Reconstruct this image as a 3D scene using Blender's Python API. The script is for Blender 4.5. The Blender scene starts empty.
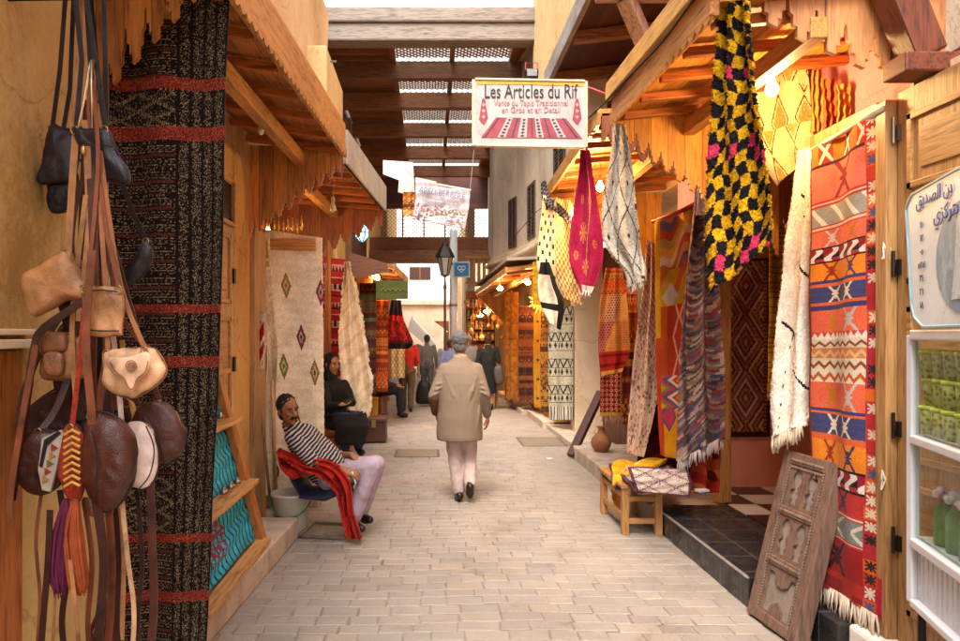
import bpy, bmesh, math, random
from mathutils import Vector, Matrix
from mathutils.geometry import tessellate_polygon
random.seed(7)
R = math.radians
scn = bpy.context.scene
# ------------------------------------------------------------------ camera
F = 693.0; HX = 430.0; HY = 335.0; CAMZ = 1.62
cam_d = bpy.data.cameras.new('camera'); cam = bpy.data.objects.new('camera', cam_d)
scn.collection.objects.link(cam); scn.camera = cam
cam.location = (0, 0, CAMZ); cam.rotation_euler = (R(90), 0, 0)
cam_d.sensor_width = 36; cam_d.lens = 36 * F / 960.0
cam_d.shift_x = (480 - HX) / 960.0
cam_d.shift_y = (HY - 320.5) / 960.0
cam_d.clip_start = 0.05; cam_d.clip_end = 2000
# ------------------------------------------------------------------ sky
W = bpy.data.worlds.new('World'); scn.world = W; W.use_nodes = True
wn = W.node_tree.nodes; wl = W.node_tree.links; wn.clear()
SUN_EL, SUN_ROT = 58, 200
sk = wn.new('ShaderNodeTexSky'); sk.sky_type = 'NISHITA'; sk.sun_disc = False
sk.sun_elevation = R(SUN_EL); sk.sun_rotation = R(SUN_ROT); sk.air_density = 1.0; sk.dust_density = 4.0
hs = wn.new('ShaderNodeHueSaturation'); hs.inputs['Saturation'].default_value = 0.12; hs.inputs['Value'].default_value = 1.0
wm = wn.new('ShaderNodeMix'); wm.data_type = 'RGBA'; wm.blend_type = 'MULTIPLY'; wm.inputs[0].default_value = 1.0
wm.inputs[7].default_value = (0.93, 0.97, 1.0, 1)      # thin overcast
bg = wn.new('ShaderNodeBackground'); bg.inputs['Strength'].default_value = 0.15
wo = wn.new('ShaderNodeOutputWorld')
wl.new(sk.outputs[0], hs.inputs['Color']); wl.new(hs.outputs[0], wm.inputs[6]); wl.new(wm.outputs[2], bg.inputs[0]); wl.new(bg.outputs[0], wo.inputs[0])
# ------------------------------------------------------------------ sun (veiled)
sd = bpy.data.lights.new('sun', 'SUN'); sd.energy = 0.8; sd.angle = R(25); sd.color = (1, 0.94, 0.86)
so = bpy.data.objects.new('sun', sd); scn.collection.objects.link(so)
az = R(SUN_ROT); d = Vector((math.sin(az) * math.cos(R(SUN_EL)), math.cos(az) * math.cos(R(SUN_EL)), math.sin(R(SUN_EL))))
so.rotation_euler = d.to_track_quat('Z', 'Y').to_euler()
vs = scn.view_settings; vs.view_transform = 'Standard'; vs.look = 'None'; vs.gamma = 1; vs.use_curve_mapping = False
vs.exposure = 2.05
# ------------------------------------------------------------------ helpers
def P(px, py, Y): return Vector(((px - HX) / F * Y, Y, CAMZ - (py - HY) / F * Y))
def PL(*a): return [P(*q) for q in a]
def V(*a): return Vector(a)
def lin(c): return c / 12.92 if c <= 0.04045 else ((c + 0.055) / 1.055) ** 2.4
def C(h):
    return tuple(lin(int(h[i:i + 2], 16) / 255.0) for i in (0, 2, 4))
def mixc(a, b, t): return tuple(a[i] * (1 - t) + b[i] * t for i in range(3))
def hsh(i, j=0, k=0):
    v = math.sin(i * 12.9898 + j * 78.233 + k * 37.719) * 43758.5453
    return v - math.floor(v)
def hcol(h, d=0.0): return C(h)
OFF = {}
col = scn.collection
def tag(o, label=None, cat=None, group=None, kind=None):
    if label: o['label'] = label
    if cat: o['category'] = cat
    if group: o['group'] = group
    if kind: o['kind'] = kind
    return o
def thing(name, label, cat, loc, group=None):
    o = bpy.data.objects.new(name, None); col.objects.link(o); o.location = loc; o.empty_display_size = 0.1
    OFF[o] = Vector(loc); return tag(o, label, cat, group)
def link_mesh(name, me, parent=None, root_loc=None):
    o = bpy.data.objects.new(name, me); col.objects.link(o)
    if parent is not None:
        o.parent = parent; off = OFF[parent]; me.transform(Matrix.Translation(-off)); OFF[o] = off
    else:
        xs = [v.co.x for v in me.vertices]; ys = [v.co.y for v in me.vertices]; zs = [v.co.z for v in me.vertices]
        off = Vector(((min(xs) + max(xs)) / 2, (min(ys) + max(ys)) / 2, min(zs)))
        me.transform(Matrix.Translation(-off)); o.location = off; OFF[o] = off
    return o
class MB:
    def __init__(s): s.bm = bmesh.new()
    def box(s, c, size, rz=0, rx=0, ry=0):
        m = Matrix.Translation(c) @ Matrix.Rotation(rz, 4, 'Z') @ Matrix.Rotation(ry, 4, 'Y') @ Matrix.Rotation(rx, 4, 'X') @ Matrix.Diagonal((size[0], size[1], size[2], 1))
        bmesh.ops.create_cube(s.bm, size=1, matrix=m); return s
    def bb(s, a, b):
        return s.box([(a[i] + b[i]) / 2 for i in range(3)], [abs(b[i] - a[i]) for i in range(3)])
    def beam(s, p0, p1, w, h, up=None):
        p0 = Vector(p0); p1 = Vector(p1); d = p1 - p0; L = d.length; d.normalize()
        up = Vector(up) if up else (Vector((0, 0, 1)) if abs(d.z) < 0.9 else Vector((0, 1, 0)))
        r = d.cross(up).normalized(); u = r.cross(d).normalized()
        m = Matrix((r, d, u)).transposed().to_4x4(); m.translation = (p0 + p1) / 2
        bmesh.ops.create_cube(s.bm, size=1, matrix=m @ Matrix.Diagonal((w, L, h, 1))); return s
    def tube(s, pts, r, seg=8, flat=1.0, flatdir=None, close=False, ph=0.0):
        pts = [Vector(p) for p in pts]; n = len(pts); rings = []
        rs = r if isinstance(r, (list, tuple)) else [r] * n
        prev = None
        for i in range(n):
            if close: t = (pts[(i + 1) % n] - pts[i - 1])
            else: t = (pts[min(i + 1, n - 1)] - pts[max(i - 1, 0)])
            t.normalize()
            if prev is None:
                a = Vector(flatdir) if flatdir else (Vector((0, 0, 1)) if abs(t.z) < 0.9 else Vector((1, 0, 0)))
            else: a = prev
            u = (a - t * a.dot(t)).normalized(); prev = u; w = t.cross(u)
            rings.append([s.bm.verts.new(pts[i] + (u * math.cos(2 * math.pi * k / seg + ph) * flat + w * math.sin(2 * math.pi * k / seg + ph)) * rs[i]) for k in range(seg)])
        m = n if close else n - 1
        for i in range(m):
            a = rings[i]; b = rings[(i + 1) % n]
            for k in range(seg): s.bm.faces.new((a[k], a[(k + 1) % seg], b[(k + 1) % seg], b[k]))
        if not close:
            s.bm.faces.new(rings[0][::-1]); s.bm.faces.new(rings[-1])
        return s
    def lathe(s, prof, c=(0, 0, 0), seg=20, axis=None):
        c = Vector(c); rings = []
        q = Vector((0, 0, 1)).rotation_difference(Vector(axis)).to_matrix() if axis else Matrix.Identity(3)
        for r, z in prof:
            rings.append([s.bm.verts.new(c + q @ Vector((max(r, 1e-4) * math.cos(2 * math.pi * k / seg), max(r, 1e-4) * math.sin(2 * math.pi * k / seg), z))) for k in range(seg)])
        for a, b in zip(rings, rings[1:]):
            for k in range(seg): s.bm.faces.new((a[k], a[(k + 1) % seg], b[(k + 1) % seg], b[k]))
        s.bm.faces.new(rings[0][::-1]); s.bm.faces.new(rings[-1]); return s
    def prism(s, pts, ext):
        ext = Vector(ext); a = [s.bm.verts.new(Vector(p)) for p in pts]; b = [s.bm.verts.new(Vector(p) + ext) for p in pts]; n = len(a)
        if n <= 4: s.bm.faces.new(a); s.bm.faces.new(b[::-1])
        else:
            for tri_ in tessellate_polygon([[v.co for v in a]]):
                try: s.bm.faces.new([a[k] for k in tri_]); s.bm.faces.new([b[k] for k in tri_][::-1])
                except ValueError: pass
        for i in range(n): s.bm.faces.new((a[i], b[i], b[(i + 1) % n], a[(i + 1) % n]))
        return s
    def ell(s, c, r, rot=None, seg=16):
        m = Matrix.Translation(c) @ (rot.to_4x4() if rot else Matrix.Identity(4)) @ Matrix.Diagonal((r[0], r[1], r[2], 1))
        bmesh.ops.create_uvsphere(s.bm, u_segments=seg, v_segments=max(6, seg * 2 // 3), radius=1, matrix=m); return s
    def cap(s, p0, p1, r0, r1, seg=12):
        p0 = Vector(p0); p1 = Vector(p1); t = (p1 - p0).normalized(); L = (p1 - p0).length
        prof = [(r0 * math.cos(a), -r0 * math.sin(a)) for a in [R(88), R(60), R(30), R(0)]] + [(r1 * math.cos(a), L + r1 * math.sin(a)) for a in [0, R(30), R(60), R(88)]]
        return s.lathe(prof, p0, seg, t)
    def loft(s, rings, seg=20):
        # ring = (center, right, fwd, rx, ry)
        rr = []
        for c, r, f, rx, ry in rings:
            rr.append([s.bm.verts.new(Vector(c) + Vector(r) * rx * math.cos(2 * math.pi * k / seg) + Vector(f) * ry * math.sin(2 * math.pi * k / seg)) for k in range(seg)])
        for a, b in zip(rr, rr[1:]):
            for k in range(seg): s.bm.faces.new((a[k], a[(k + 1) % seg], b[(k + 1) % seg], b[k]))
        s.bm.faces.new(rr[0][::-1]); s.bm.faces.new(rr[-1]); return s
    def build(s, name, mat, parent=None, smooth=False, bevel=0, remesh=0, sm=0, disp=0, dscale=0.2):
        bmesh.ops.recalc_face_normals(s.bm, faces=s.bm.faces[:])
        me = bpy.data.meshes.new(name); s.bm.to_mesh(me); s.bm.free()
        if smooth:
            for p in me.polygons: p.use_smooth = True
        if isinstance(mat, (list, tuple)):
            for m in mat: me.materials.append(m)
        else: me.materials.append(mat)
        o = link_mesh(name, me, parent)
        if bevel:
            b = o.modifiers.new('bevel', 'BEVEL'); b.width = bevel; b.segments = 2; b.limit_method = 'ANGLE'; b.angle_limit = R(40)
        if remesh:
            m = o.modifiers.new('remesh', 'REMESH'); m.mode = 'VOXEL'; m.voxel_size = remesh; m.use_smooth_shade = True
            if sm:
                k = o.modifiers.new('smooth', 'SMOOTH'); k.iterations = sm; k.factor = 0.5
        if disp:
            tx = bpy.data.textures.get('wr%g' % dscale) or bpy.data.textures.new('wr%g' % dscale, 'CLOUDS'); tx.noise_scale = dscale; tx.noise_depth = 2
            k = o.modifiers.new('wrinkle', 'DISPLACE'); k.texture = tx; k.strength = disp; k.mid_level = 0.5; k.texture_coords = 'GLOBAL'
        return o
# ------------------------------------------------------------------ materials
MC = {}
def nodes(name):
    m = bpy.data.materials.new(name); m.use_nodes = True; nt = m.node_tree; nt.nodes.clear()
    o = nt.nodes.new('ShaderNodeOutputMaterial'); b = nt.nodes.new('ShaderNodeBsdfPrincipled'); nt.links.new(b.outputs[0], o.inputs[0])
    return m, nt, b
def N(nt, t, **k):
    n = nt.nodes.new(t)
    for a, v in k.items():
        if a in n.inputs: n.inputs[a].default_value = v
        else: setattr(n, a, v)
    return n
def coords(nt, scale=(1, 1, 1), rot=(0, 0, 0)):
    g = nt.nodes.new('ShaderNodeNewGeometry'); mp = nt.nodes.new('ShaderNodeMapping'); mp.inputs['Scale'].default_value = scale; mp.inputs['Rotation'].default_value = rot
    nt.links.new(g.outputs['Position'], mp.inputs[0]); return mp.outputs[0]
def ramp(nt, fac, stops):
    r = nt.nodes.new('ShaderNodeValToRGB'); e = r.color_ramp.elements
    while len(e) < len(stops): e.new(0.5)
    for k, (p, c) in enumerate(stops): e[k].position = p; e[k].color = (*c, 1)
    nt.links.new(fac, r.inputs[0]); return r.outputs[0]
def bump(nt, b, h, strength=0.4, dist=0.01):
    n = nt.nodes.new('ShaderNodeBump'); n.inputs['Strength'].default_value = strength; n.inputs['Distance'].default_value = dist
    nt.links.new(h, n.inputs['Height']); nt.links.new(n.outputs[0], b.inputs['Normal'])
def plain(h, rough=0.6, metal=0, var=0.25, scale=18, bmp=0.15, spec=0.4):
    key = ('plain', h, rough, metal, var, scale)
    if key in MC: return MC[key]
    m, nt, b = nodes('surface_' + h); c = C(h)
    t = N(nt, 'ShaderNodeTexNoise', Scale=scale, Detail=6.0, Roughness=0.65); nt.links.new(coords(nt), t.inputs['Vector'])
    nt.links.new(ramp(nt, t.outputs[0], [(0.3, tuple(x * (1 - var) for x in c)), (0.7, tuple(min(1, x * (1 + var)) for x in c))]), b.inputs['Base Color'])
    b.inputs['Roughness'].default_value = rough; b.inputs['Metallic'].default_value = metal; b.inputs['Specular IOR Level'].default_value = spec
    bump(nt, b, t.outputs[0], bmp, 0.004); MC[key] = m; return m
def wood(h, h2=None, axis='Z', rough=0.5, plank=0.0, pax='X', scale=1.0):
    key = ('wood', h, h2, axis, rough, plank, pax)
    if key in MC: return MC[key]
    m, nt, b = nodes('wood_' + h); c = C(h); c2 = C(h2) if h2 else tuple(x * 0.45 for x in c)
    st = {'X': (0.8, 9, 9), 'Y': (9, 0.8, 9), 'Z': (9, 9, 0.8)}[axis]
    v = coords(nt, tuple(x * scale for x in st))
    t = N(nt, 'ShaderNodeTexNoise', Scale=2.2, Detail=8.0, Roughness=0.6, Distortion=1.2); nt.links.new(v, t.inputs['Vector'])
    t2 = N(nt, 'ShaderNodeTexNoise', Scale=9.0, Detail=4.0); nt.links.new(v, t2.inputs['Vector'])
    t3 = N(nt, 'ShaderNodeTexNoise', Scale=1.3, Detail=3.0); nt.links.new(coords(nt), t3.inputs['Vector'])
    mx = N(nt, 'ShaderNodeMath', operation='ADD'); nt.links.new(t.outputs[0], mx.inputs[0]); nt.links.new(t2.outputs[0], mx.inputs[1])
    m2 = N(nt, 'ShaderNodeMath', operation='MULTIPLY'); nt.links.new(mx.outputs[0], m2.inputs[0]); m2.inputs[1].default_value = 0.5
    colr = ramp(nt, m2.outputs[0], [(0.36, c2), (0.5, c), (0.68, tuple(min(1, x * 1.3) for x in c))])
    w = N(nt, 'ShaderNodeMix', data_type='RGBA', blend_type='MULTIPLY'); w.inputs[0].default_value = 0.5
    nt.links.new(colr, w.inputs[6]); nt.links.new(ramp(nt, t3.outputs[0], [(0.3, (0.5, 0.46, 0.44)), (0.5, (1, 1, 1)), (0.72, (1.12, 1.16, 1.22))]), w.inputs[7])
    out = w.outputs[2]; hgt = m2.outputs[0]
    if plank:
        g = nt.nodes.new('ShaderNodeNewGeometry'); s = nt.nodes.new('ShaderNodeSeparateXYZ'); nt.links.new(g.outputs['Position'], s.inputs[0])
        dv = N(nt, 'ShaderNodeMath', operation='DIVIDE'); nt.links.new(s.outputs[pax], dv.inputs[0]); dv.inputs[1].default_value = plank
        fr = N(nt, 'ShaderNodeMath', operation='FRACT'); nt.links.new(dv.outputs[0], fr.inputs[0])
        fl = N(nt, 'ShaderNodeMath', operation='FLOOR'); nt.links.new(dv.outputs[0], fl.inputs[0])
        wn_ = N(nt, 'ShaderNodeTexWhiteNoise', noise_dimensions='1D'); nt.links.new(fl.outputs[0], wn_.inputs['W'])
        q = N(nt, 'ShaderNodeMix', data_type='RGBA', blend_type='MULTIPLY'); q.inputs[0].default_value = 1
        nt.links.new(out, q.inputs[6]); nt.links.new(ramp(nt, wn_.outputs[0], [(0, (0.62, 0.58, 0.55)), (1, (1.15, 1.12, 1.1))]), q.inputs[7])
        q2 = N(nt, 'ShaderNodeMix', data_type='RGBA', blend_type='MULTIPLY'); q2.inputs[0].default_value = 1
        rr = ramp(nt, fr.outputs[0], [(0.0, (0.12, 0.1, 0.08)), (0.06, (1, 1, 1))]); nt.links.new(q.outputs[2], q2.inputs[6]); nt.links.new(rr, q2.inputs[7])
        out = q2.outputs[2]
    nt.links.new(out, b.inputs['Base Color']); b.inputs['Roughness'].default_value = rough
    bump(nt, b, hgt, 0.35, 0.006); MC[key] = m; return m
def plaster(h, h2, scale=1.6, rough=0.9, bm_=0.5):
    key = ('pl', h, h2, scale)
    if key in MC: return MC[key]
    m, nt, b = nodes('plaster_' + h)
    t = N(nt, 'ShaderNodeTexNoise', Scale=scale, Detail=10.0, Roughness=0.62, Distortion=0.4); nt.links.new(coords(nt, (1, 1, 0.55)), t.inputs['Vector'])
    t2 = N(nt, 'ShaderNodeTexNoise', Scale=38.0, Detail=6.0, Roughness=0.7); nt.links.new(coords(nt), t2.inputs['Vector'])
    ad = N(nt, 'ShaderNodeMath', operation='MULTIPLY_ADD'); nt.links.new(t2.outputs[0], ad.inputs[0]); ad.inputs[1].default_value = 0.3; nt.links.new(t.outputs[0], ad.inputs[2])
    c = C(h); c2 = C(h2)
    colr = ramp(nt, ad.outputs[0], [(0.42, c2), (0.56, mixc(c, c2, .35)), (0.68, c), (0.85, tuple(min(1, x * 1.15) for x in c))])
    vo = N(nt, 'ShaderNodeTexVoronoi', feature='DISTANCE_TO_EDGE', Scale=1.1); wv = N(nt, 'ShaderNodeVectorMath', operation='MULTIPLY_ADD'); nt.links.new(t.outputs['Color'], wv.inputs[0]); wv.inputs[1].default_value = (.9, .9, .9); nt.links.new(coords(nt), wv.inputs[2]); nt.links.new(wv.outputs[0], vo.inputs['Vector'])
    cr_ = ramp(nt, vo.outputs['Distance'], [(0.0, (0.42, 0.36, 0.3)), (0.010, (1, 1, 1))])
    ch_ = N(nt, 'ShaderNodeTexNoise', Scale=4.5, Detail=9.0, Roughness=0.7); nt.links.new(coords(nt), ch_.inputs['Vector'])
    chip = ramp(nt, ch_.outputs[0], [(0.34, (0.62, 0.56, 0.5)), (0.37, (1, 1, 1)), (.66, (1, 1, 1)), (0.69, (1.22, 1.2, 1.18))])
    for extra_ in (cr_, chip):
        q = N(nt, 'ShaderNodeMix', data_type='RGBA', blend_type='MULTIPLY'); q.inputs[0].default_value = .55; nt.links.new(colr, q.inputs[6]); nt.links.new(extra_, q.inputs[7]); colr = q.outputs[2]
    nt.links.new(colr, b.inputs['Base Color'])
    b.inputs['Roughness'].default_value = rough; b.inputs['Specular IOR Level'].default_value = 0.2
    bump(nt, b, ad.outputs[0], bm_, 0.02); MC[key] = m; return m
def attrmat(name='woven_textile', rough=0.95, wsc=260, bs=0.5, sheen=0.0, tint=1.0, bd=0.003):
    key = ('attr', name)
    if key in MC: return MC[key]
    m, nt, b = nodes(name)
    a = N(nt, 'ShaderNodeAttribute', attribute_name='Col')
    t = N(nt, 'ShaderNodeTexNoise', Scale=wsc, Detail=3.0); nt.links.new(coords(nt), t.inputs['Vector'])
    t4 = N(nt, 'ShaderNodeTexNoise', Scale=7.0, Detail=5.0); nt.links.new(coords(nt), t4.inputs['Vector'])
    q = N(nt, 'ShaderNodeMix', data_type='RGBA', blend_type='MULTIPLY'); q.inputs[0].default_value = 1
    nt.links.new(a.outputs['Color'], q.inputs[6]); nt.links.new(ramp(nt, t.outputs[0], [(0.3, (0.74, 0.74, 0.74)), (0.65, (1.15, 1.15, 1.15))]), q.inputs[7])
    q2 = N(nt, 'ShaderNodeMix', data_type='RGBA', blend_type='MULTIPLY'); q2.inputs[0].default_value = 1
    nt.links.new(q.outputs[2], q2.inputs[6]); nt.links.new(ramp(nt, t4.outputs[0], [(0.3, (0.82, 0.80, 0.78)), (0.6, (1.06, 1.06, 1.06))]), q2.inputs[7])
    nt.links.new(q2.outputs[2], b.inputs['Base Color']); b.inputs['Roughness'].default_value = rough; b.inputs['Specular IOR Level'].default_value = 0.15
    b.inputs['Sheen Weight'].default_value = sheen * .1
    bump(nt, b, t.outputs[0], bs, bd); MC[key] = m; return m
def emis(h, s):
    key = ('em', h, s)
    if key in MC: return MC[key]
    m, nt, b = nodes('glowing_' + h); b.inputs['Base Color'].default_value = (*C(h), 1); b.inputs['Emission Color'].default_value = (*C(h), 1); b.inputs['Emission Strength'].default_value = s
    MC[key] = m; return m
def glass(name='clear_glass', tint=(0.9, 0.95, 0.93)):
    if name in MC: return MC[name]
    m, nt, b = nodes(name); tr = N(nt, 'ShaderNodeBsdfTransparent'); tr.inputs[0].default_value = (*tint, 1)
    gl = N(nt, 'ShaderNodeBsdfGlossy', Roughness=0.04); mx = N(nt, 'ShaderNodeMixShader'); mx.inputs[0].default_value = .06
    nt.links.new(tr.outputs[0], mx.inputs[1]); nt.links.new(gl.outputs[0], mx.inputs[2])
    nt.links.new(mx.outputs[0], [n for n in nt.nodes if n.type == 'OUTPUT_MATERIAL'][0].inputs[0]); MC[name] = m; return m
def leather(h, rough=0.5):
    key = ('lea', h)
    if key in MC: return MC[key]
    m, nt, b = nodes('leather_' + h); c = C(h)
    t = N(nt, 'ShaderNodeTexNoise', Scale=9.0, Detail=8.0, Roughness=0.6); nt.links.new(coords(nt), t.inputs['Vector'])
    vo = N(nt, 'ShaderNodeTexVoronoi', Scale=240.0); nt.links.new(coords(nt), vo.inputs['Vector'])
    nt.links.new(ramp(nt, t.outputs[0], [(0.3, tuple(x * 0.38 for x in c)), (0.48, c), (0.72, tuple(min(1, x * 1.6) for x in c))]), b.inputs['Base Color'])
    b.inputs['Roughness'].default_value = rough; b.inputs['Specular IOR Level'].default_value = 0.45
    ad = N(nt, 'ShaderNodeMath', operation='MULTIPLY_ADD'); nt.links.new(vo.outputs[0], ad.inputs[0]); ad.inputs[1].default_value = 0.15; nt.links.new(t.outputs[0], ad.inputs[2])
    bump(nt, b, ad.outputs[0], 0.5, 0.012); MC[key] = m; return m
# ------------------------------------------------------------------ rugs
def samp(L, v):
    n = len(L) - 1
    if n == 0: return L[0].copy()
    x = v * n; i = min(int(x), n - 1); f = x - i
    p0 = L[max(i - 1, 0)]; p1 = L[i]; p2 = L[i + 1]; p3 = L[min(i + 2, n)]
    if n < 3: return p1.lerp(p2, f)
    return 0.5 * ((2 * p1) + (p2 - p0) * f + (2 * p0 - 5 * p1 + 4 * p2 - p3) * f * f + (3 * p1 - p0 - 3 * p2 + p3) * f ** 3)
def resamp(L, n=24):
    # arc length resample
    pts = [samp(L, i / 60) for i in range(61)]; acc = [0]
    for a, b in zip(pts, pts[1:]): acc.append(acc[-1] + (b - a).length)
    out = []; j = 0
    for i in range(n + 1):
        s = acc[-1] * i / n
        while j < 59 and acc[j + 1] < s: j += 1
        f = (s - acc[j]) / max(1e-9, acc[j + 1] - acc[j]); out.append(pts[j].lerp(pts[j + 1], min(1, f)))
    return out
def rug(name, label, cat, L, Rr, pat, nx=60, ny=120, fold=(0.0, 4, 0), thick=0.012, mat=None, jit=0.0, group=None, tuft=None,
        fringe=None, parent=None, foldtop=1.0, edge=0.0, ruff=0.0, wn=0.12, sag=0.0, backcol=None, even=True):
    L = resamp([Vector(p) for p in L]) if even else L; Rr = resamp([Vector(p) for p in Rr]) if even else Rr
    rnd = random.Random(len(label) * 7 + nx)
    verts = []; nrm = []
    amp, fq, ph = fold
    for j in range(ny + 1):
        v = j / ny; a = samp(L, v); b = samp(Rr, v)
        dn = (samp(L, min(1, v + .02)) + samp(Rr, min(1, v + .02))) - (samp(L, max(0, v - .02)) + samp(Rr, max(0, v - .02)))
        n = dn.cross(b - a); n = n.normalized() if n.length > 1e-9 else Vector((0, -1, 0))
        dn.normalize()
        for i in range(nx + 1):
            u = i / nx
            p = a.lerp(b, u)
            k = amp * (foldtop + (1 - foldtop) * v)
            off = k * (math.sin(u * fq * 2 * math.pi + ph + 1.1 * math.sin(v * 3.1 + ph)) + 0.45 * math.sin(u * fq * 4.7 + v * 4 + ph * 2)) if amp else 0
            off += sag * math.sin(v * 2.7 + u * 2) + 0.004 * math.sin(u * 9 + v * 23 + ph)
            if ruff: off += ruff * (abs(math.sin(v * 17 + u * 5)) - .4) * (.35 + .65 * u)
            p = p + n * off
            if ruff and i == nx: p = p + (b - a).normalized() * ruff * .5 * abs(math.sin(v * 17 + 5))
            if edge:
                e = (hsh(j // 2, 3) - .5) * edge
                if i == 0: p += (b - a).normalized() * e
                if i == nx: p -= (b - a).normalized() * e
                if j == ny: p += dn * (hsh(i // 2, 9) - .5) * edge
            if jit: p = p + Vector((rnd.uniform(-jit, jit), rnd.uniform(-jit, jit), rnd.uniform(-jit, jit)))
            verts.append(p); nrm.append(n)
    w = nx + 1; nf = len(verts)
    verts += [verts[k] - nrm[k] * thick for k in range(nf)]
    faces = []; cols = []
    for j in range(ny):
        for i in range(nx):
            a = j * w + i
            c = pat((i + .5) / nx, (j + .5) / ny); q = 1 + rnd.uniform(-wn, wn); c = tuple(max(0, x * q) for x in c)
            faces.append((a, a + w, a + w + 1, a + 1)); cols.append(c)
            bc = C(backcol) if backcol else tuple(x * .8 for x in c)
            faces.append((a + nf, a + 1 + nf, a + w + 1 + nf, a + w + nf)); cols.append(bc)
    for i in range(nx):
        for (a, b, ci, cj) in ((i, i + 1, i, 0), (ny * w + i + 1, ny * w + i, i, ny - 1)):
            faces.append((a, b, b + nf, a + nf)); cols.append(tuple(x for x in pat((ci + .5) / nx, (cj + .5) / ny)))
    for j in range(ny):
        for (a, b, ci) in (((j + 1) * w, j * w, 0), (j * w + nx, (j + 1) * w + nx, nx - 1)):
            faces.append((a, b, b + nf, a + nf)); cols.append(tuple(x for x in pat((ci + .5) / nx, (j + .5) / ny)))
    if tuft:
        cnt, tl, tw = tuft
        for k in range(cnt):
            i = rnd.randrange(nx + 1); j = rnd.randrange(ny + 1)
            if k % 6 == 0: i = rnd.choice((0, nx))
            p = verts[j * w + i]; n = nrm[j * w + i]
            c = pat(min(.999, max(0, (i + rnd.uniform(-.4, .4)) / nx)), min(.999, max(0, (j + rnd.uniform(-.4, .4)) / ny)))
            q = rnd.uniform(.86, 1.1); c = tuple(x * q for x in c)
            dr = (n * rnd.uniform(.3, 1) + Vector((rnd.uniform(-.8, .8), rnd.uniform(-.3, .3), rnd.uniform(-1.1, .0)))).normalized()
            sd_ = dr.cross(Vector((rnd.uniform(-1, 1), rnd.uniform(-1, 1), .3))).normalized() * tw
            b0 = len(verts); verts += [p - sd_, p + sd_, p + sd_ * .3 + dr * tl]
            faces.append((b0, b0 + 1, b0 + 2)); cols.append(c)
    me = bpy.data.meshes.new(name); me.from_pydata([tuple(p) for p in verts], [], faces)
    at = me.color_attributes.new('Col', 'FLOAT_COLOR', 'CORNER')
    buf = []
    for p, c in zip(me.polygons, cols): buf += [c[0], c[1], c[2], 1.0] * p.loop_total
    at.data.foreach_set('color', buf); me.polygons.foreach_set('use_smooth', [True] * len(me.polygons))
    me.materials.append(mat or attrmat()); me.update()
    o = link_mesh(name, me, parent)
    if parent is None: tag(o, label, cat, group)
    if fringe:
        n, ln, h = fringe[:3]; fb = MB(); sw = fringe[3] if len(fringe) > 3 else 0
        for k in range(n):
            u = (k + .5 + rnd.uniform(-.3, .3)) / n; a = samp(L, 1).lerp(samp(Rr, 1), u); l = ln * rnd.uniform(.7, 1.15)
            q = a + Vector((rnd.uniform(-.015, .015), rnd.uniform(-.01, .01), -l)); md = a.lerp(q, .5) + Vector((rnd.uniform(-.008, .008), rnd.uniform(-.01, .01), 0))
            fb.tube([a + Vector((0, 0, .01)), md, q], [0.0035, 0.005, 0.0025] if not sw else [sw, sw * 1.3, sw * .5], 5)
        fb.build('fringe', plain(h, .95), o, smooth=True)
    return o
# pattern tools
def dia(u, v, cu, cv, ru, rv): return abs(u - cu) / ru + abs(v - cv) / rv
def tri(x): x = x - math.floor(x); return 2 * x if x < .5 else 2 - 2 * x
# ================================================================== SETTING
M_pl_warm = plaster('c79a5c', '9a6830', 1.3)
M_pl_olive = plaster('c8ac74', '9c7840', 1.5)
M_pl_cream = plaster('d8c0a0', 'b49068', 1.2)
M_pl_ochre = plaster('d9b27a', 'b98a50', 1.0)
M_pl_grey = plaster('cbb59a', 'a08a70', 1.4)
M_pink = plaster('c78088', 'a8656c', 2.5)
M_stone = plaster('bca894', '8c7a68', 3.5)
M_wood_o = wood('b8661c', '7a3c0c', 'X', 0.5, .11, 'Y')
M_wood_oy = wood('b8661c', '7a3c0c', 'Y', 0.5, .10, 'X')
M_wood_z = wood('b5651e', '74390e', 'Z', 0.5, .12, 'X')
M_wood_pine = wood('a67c4c', '7c552e', 'Z', 0.5)
M_wood_pineY = wood('a47846', '7a5028', 'Y', 0.5)
M_wood_dark = wood('94603c', '5e3c24', 'X', 0.6)
M_wood_darkY = wood('5a2a14', '2f140a', 'Y', 0.6, .14, 'X')
M_wood_grey = wood('9a8c80', '6a5a50', 'X', 0.85)
M_wood_greyY = wood('9a8c80', '6a5a50', 'Y', 0.85)
M_wood_mid = wood('8a4c1e', '552b10', 'Z', 0.55)
M_dark = plain('1c120c', .8)
M_iron = plain('2a211c', .5, .6)
# ground sheet
g = MB(); g.bb((-150, -60, -0.30), (150, 200, -0.012)); tag(g.build('ground', plaster('a8927c', '7d6a58', .6)), kind='structure')
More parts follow.
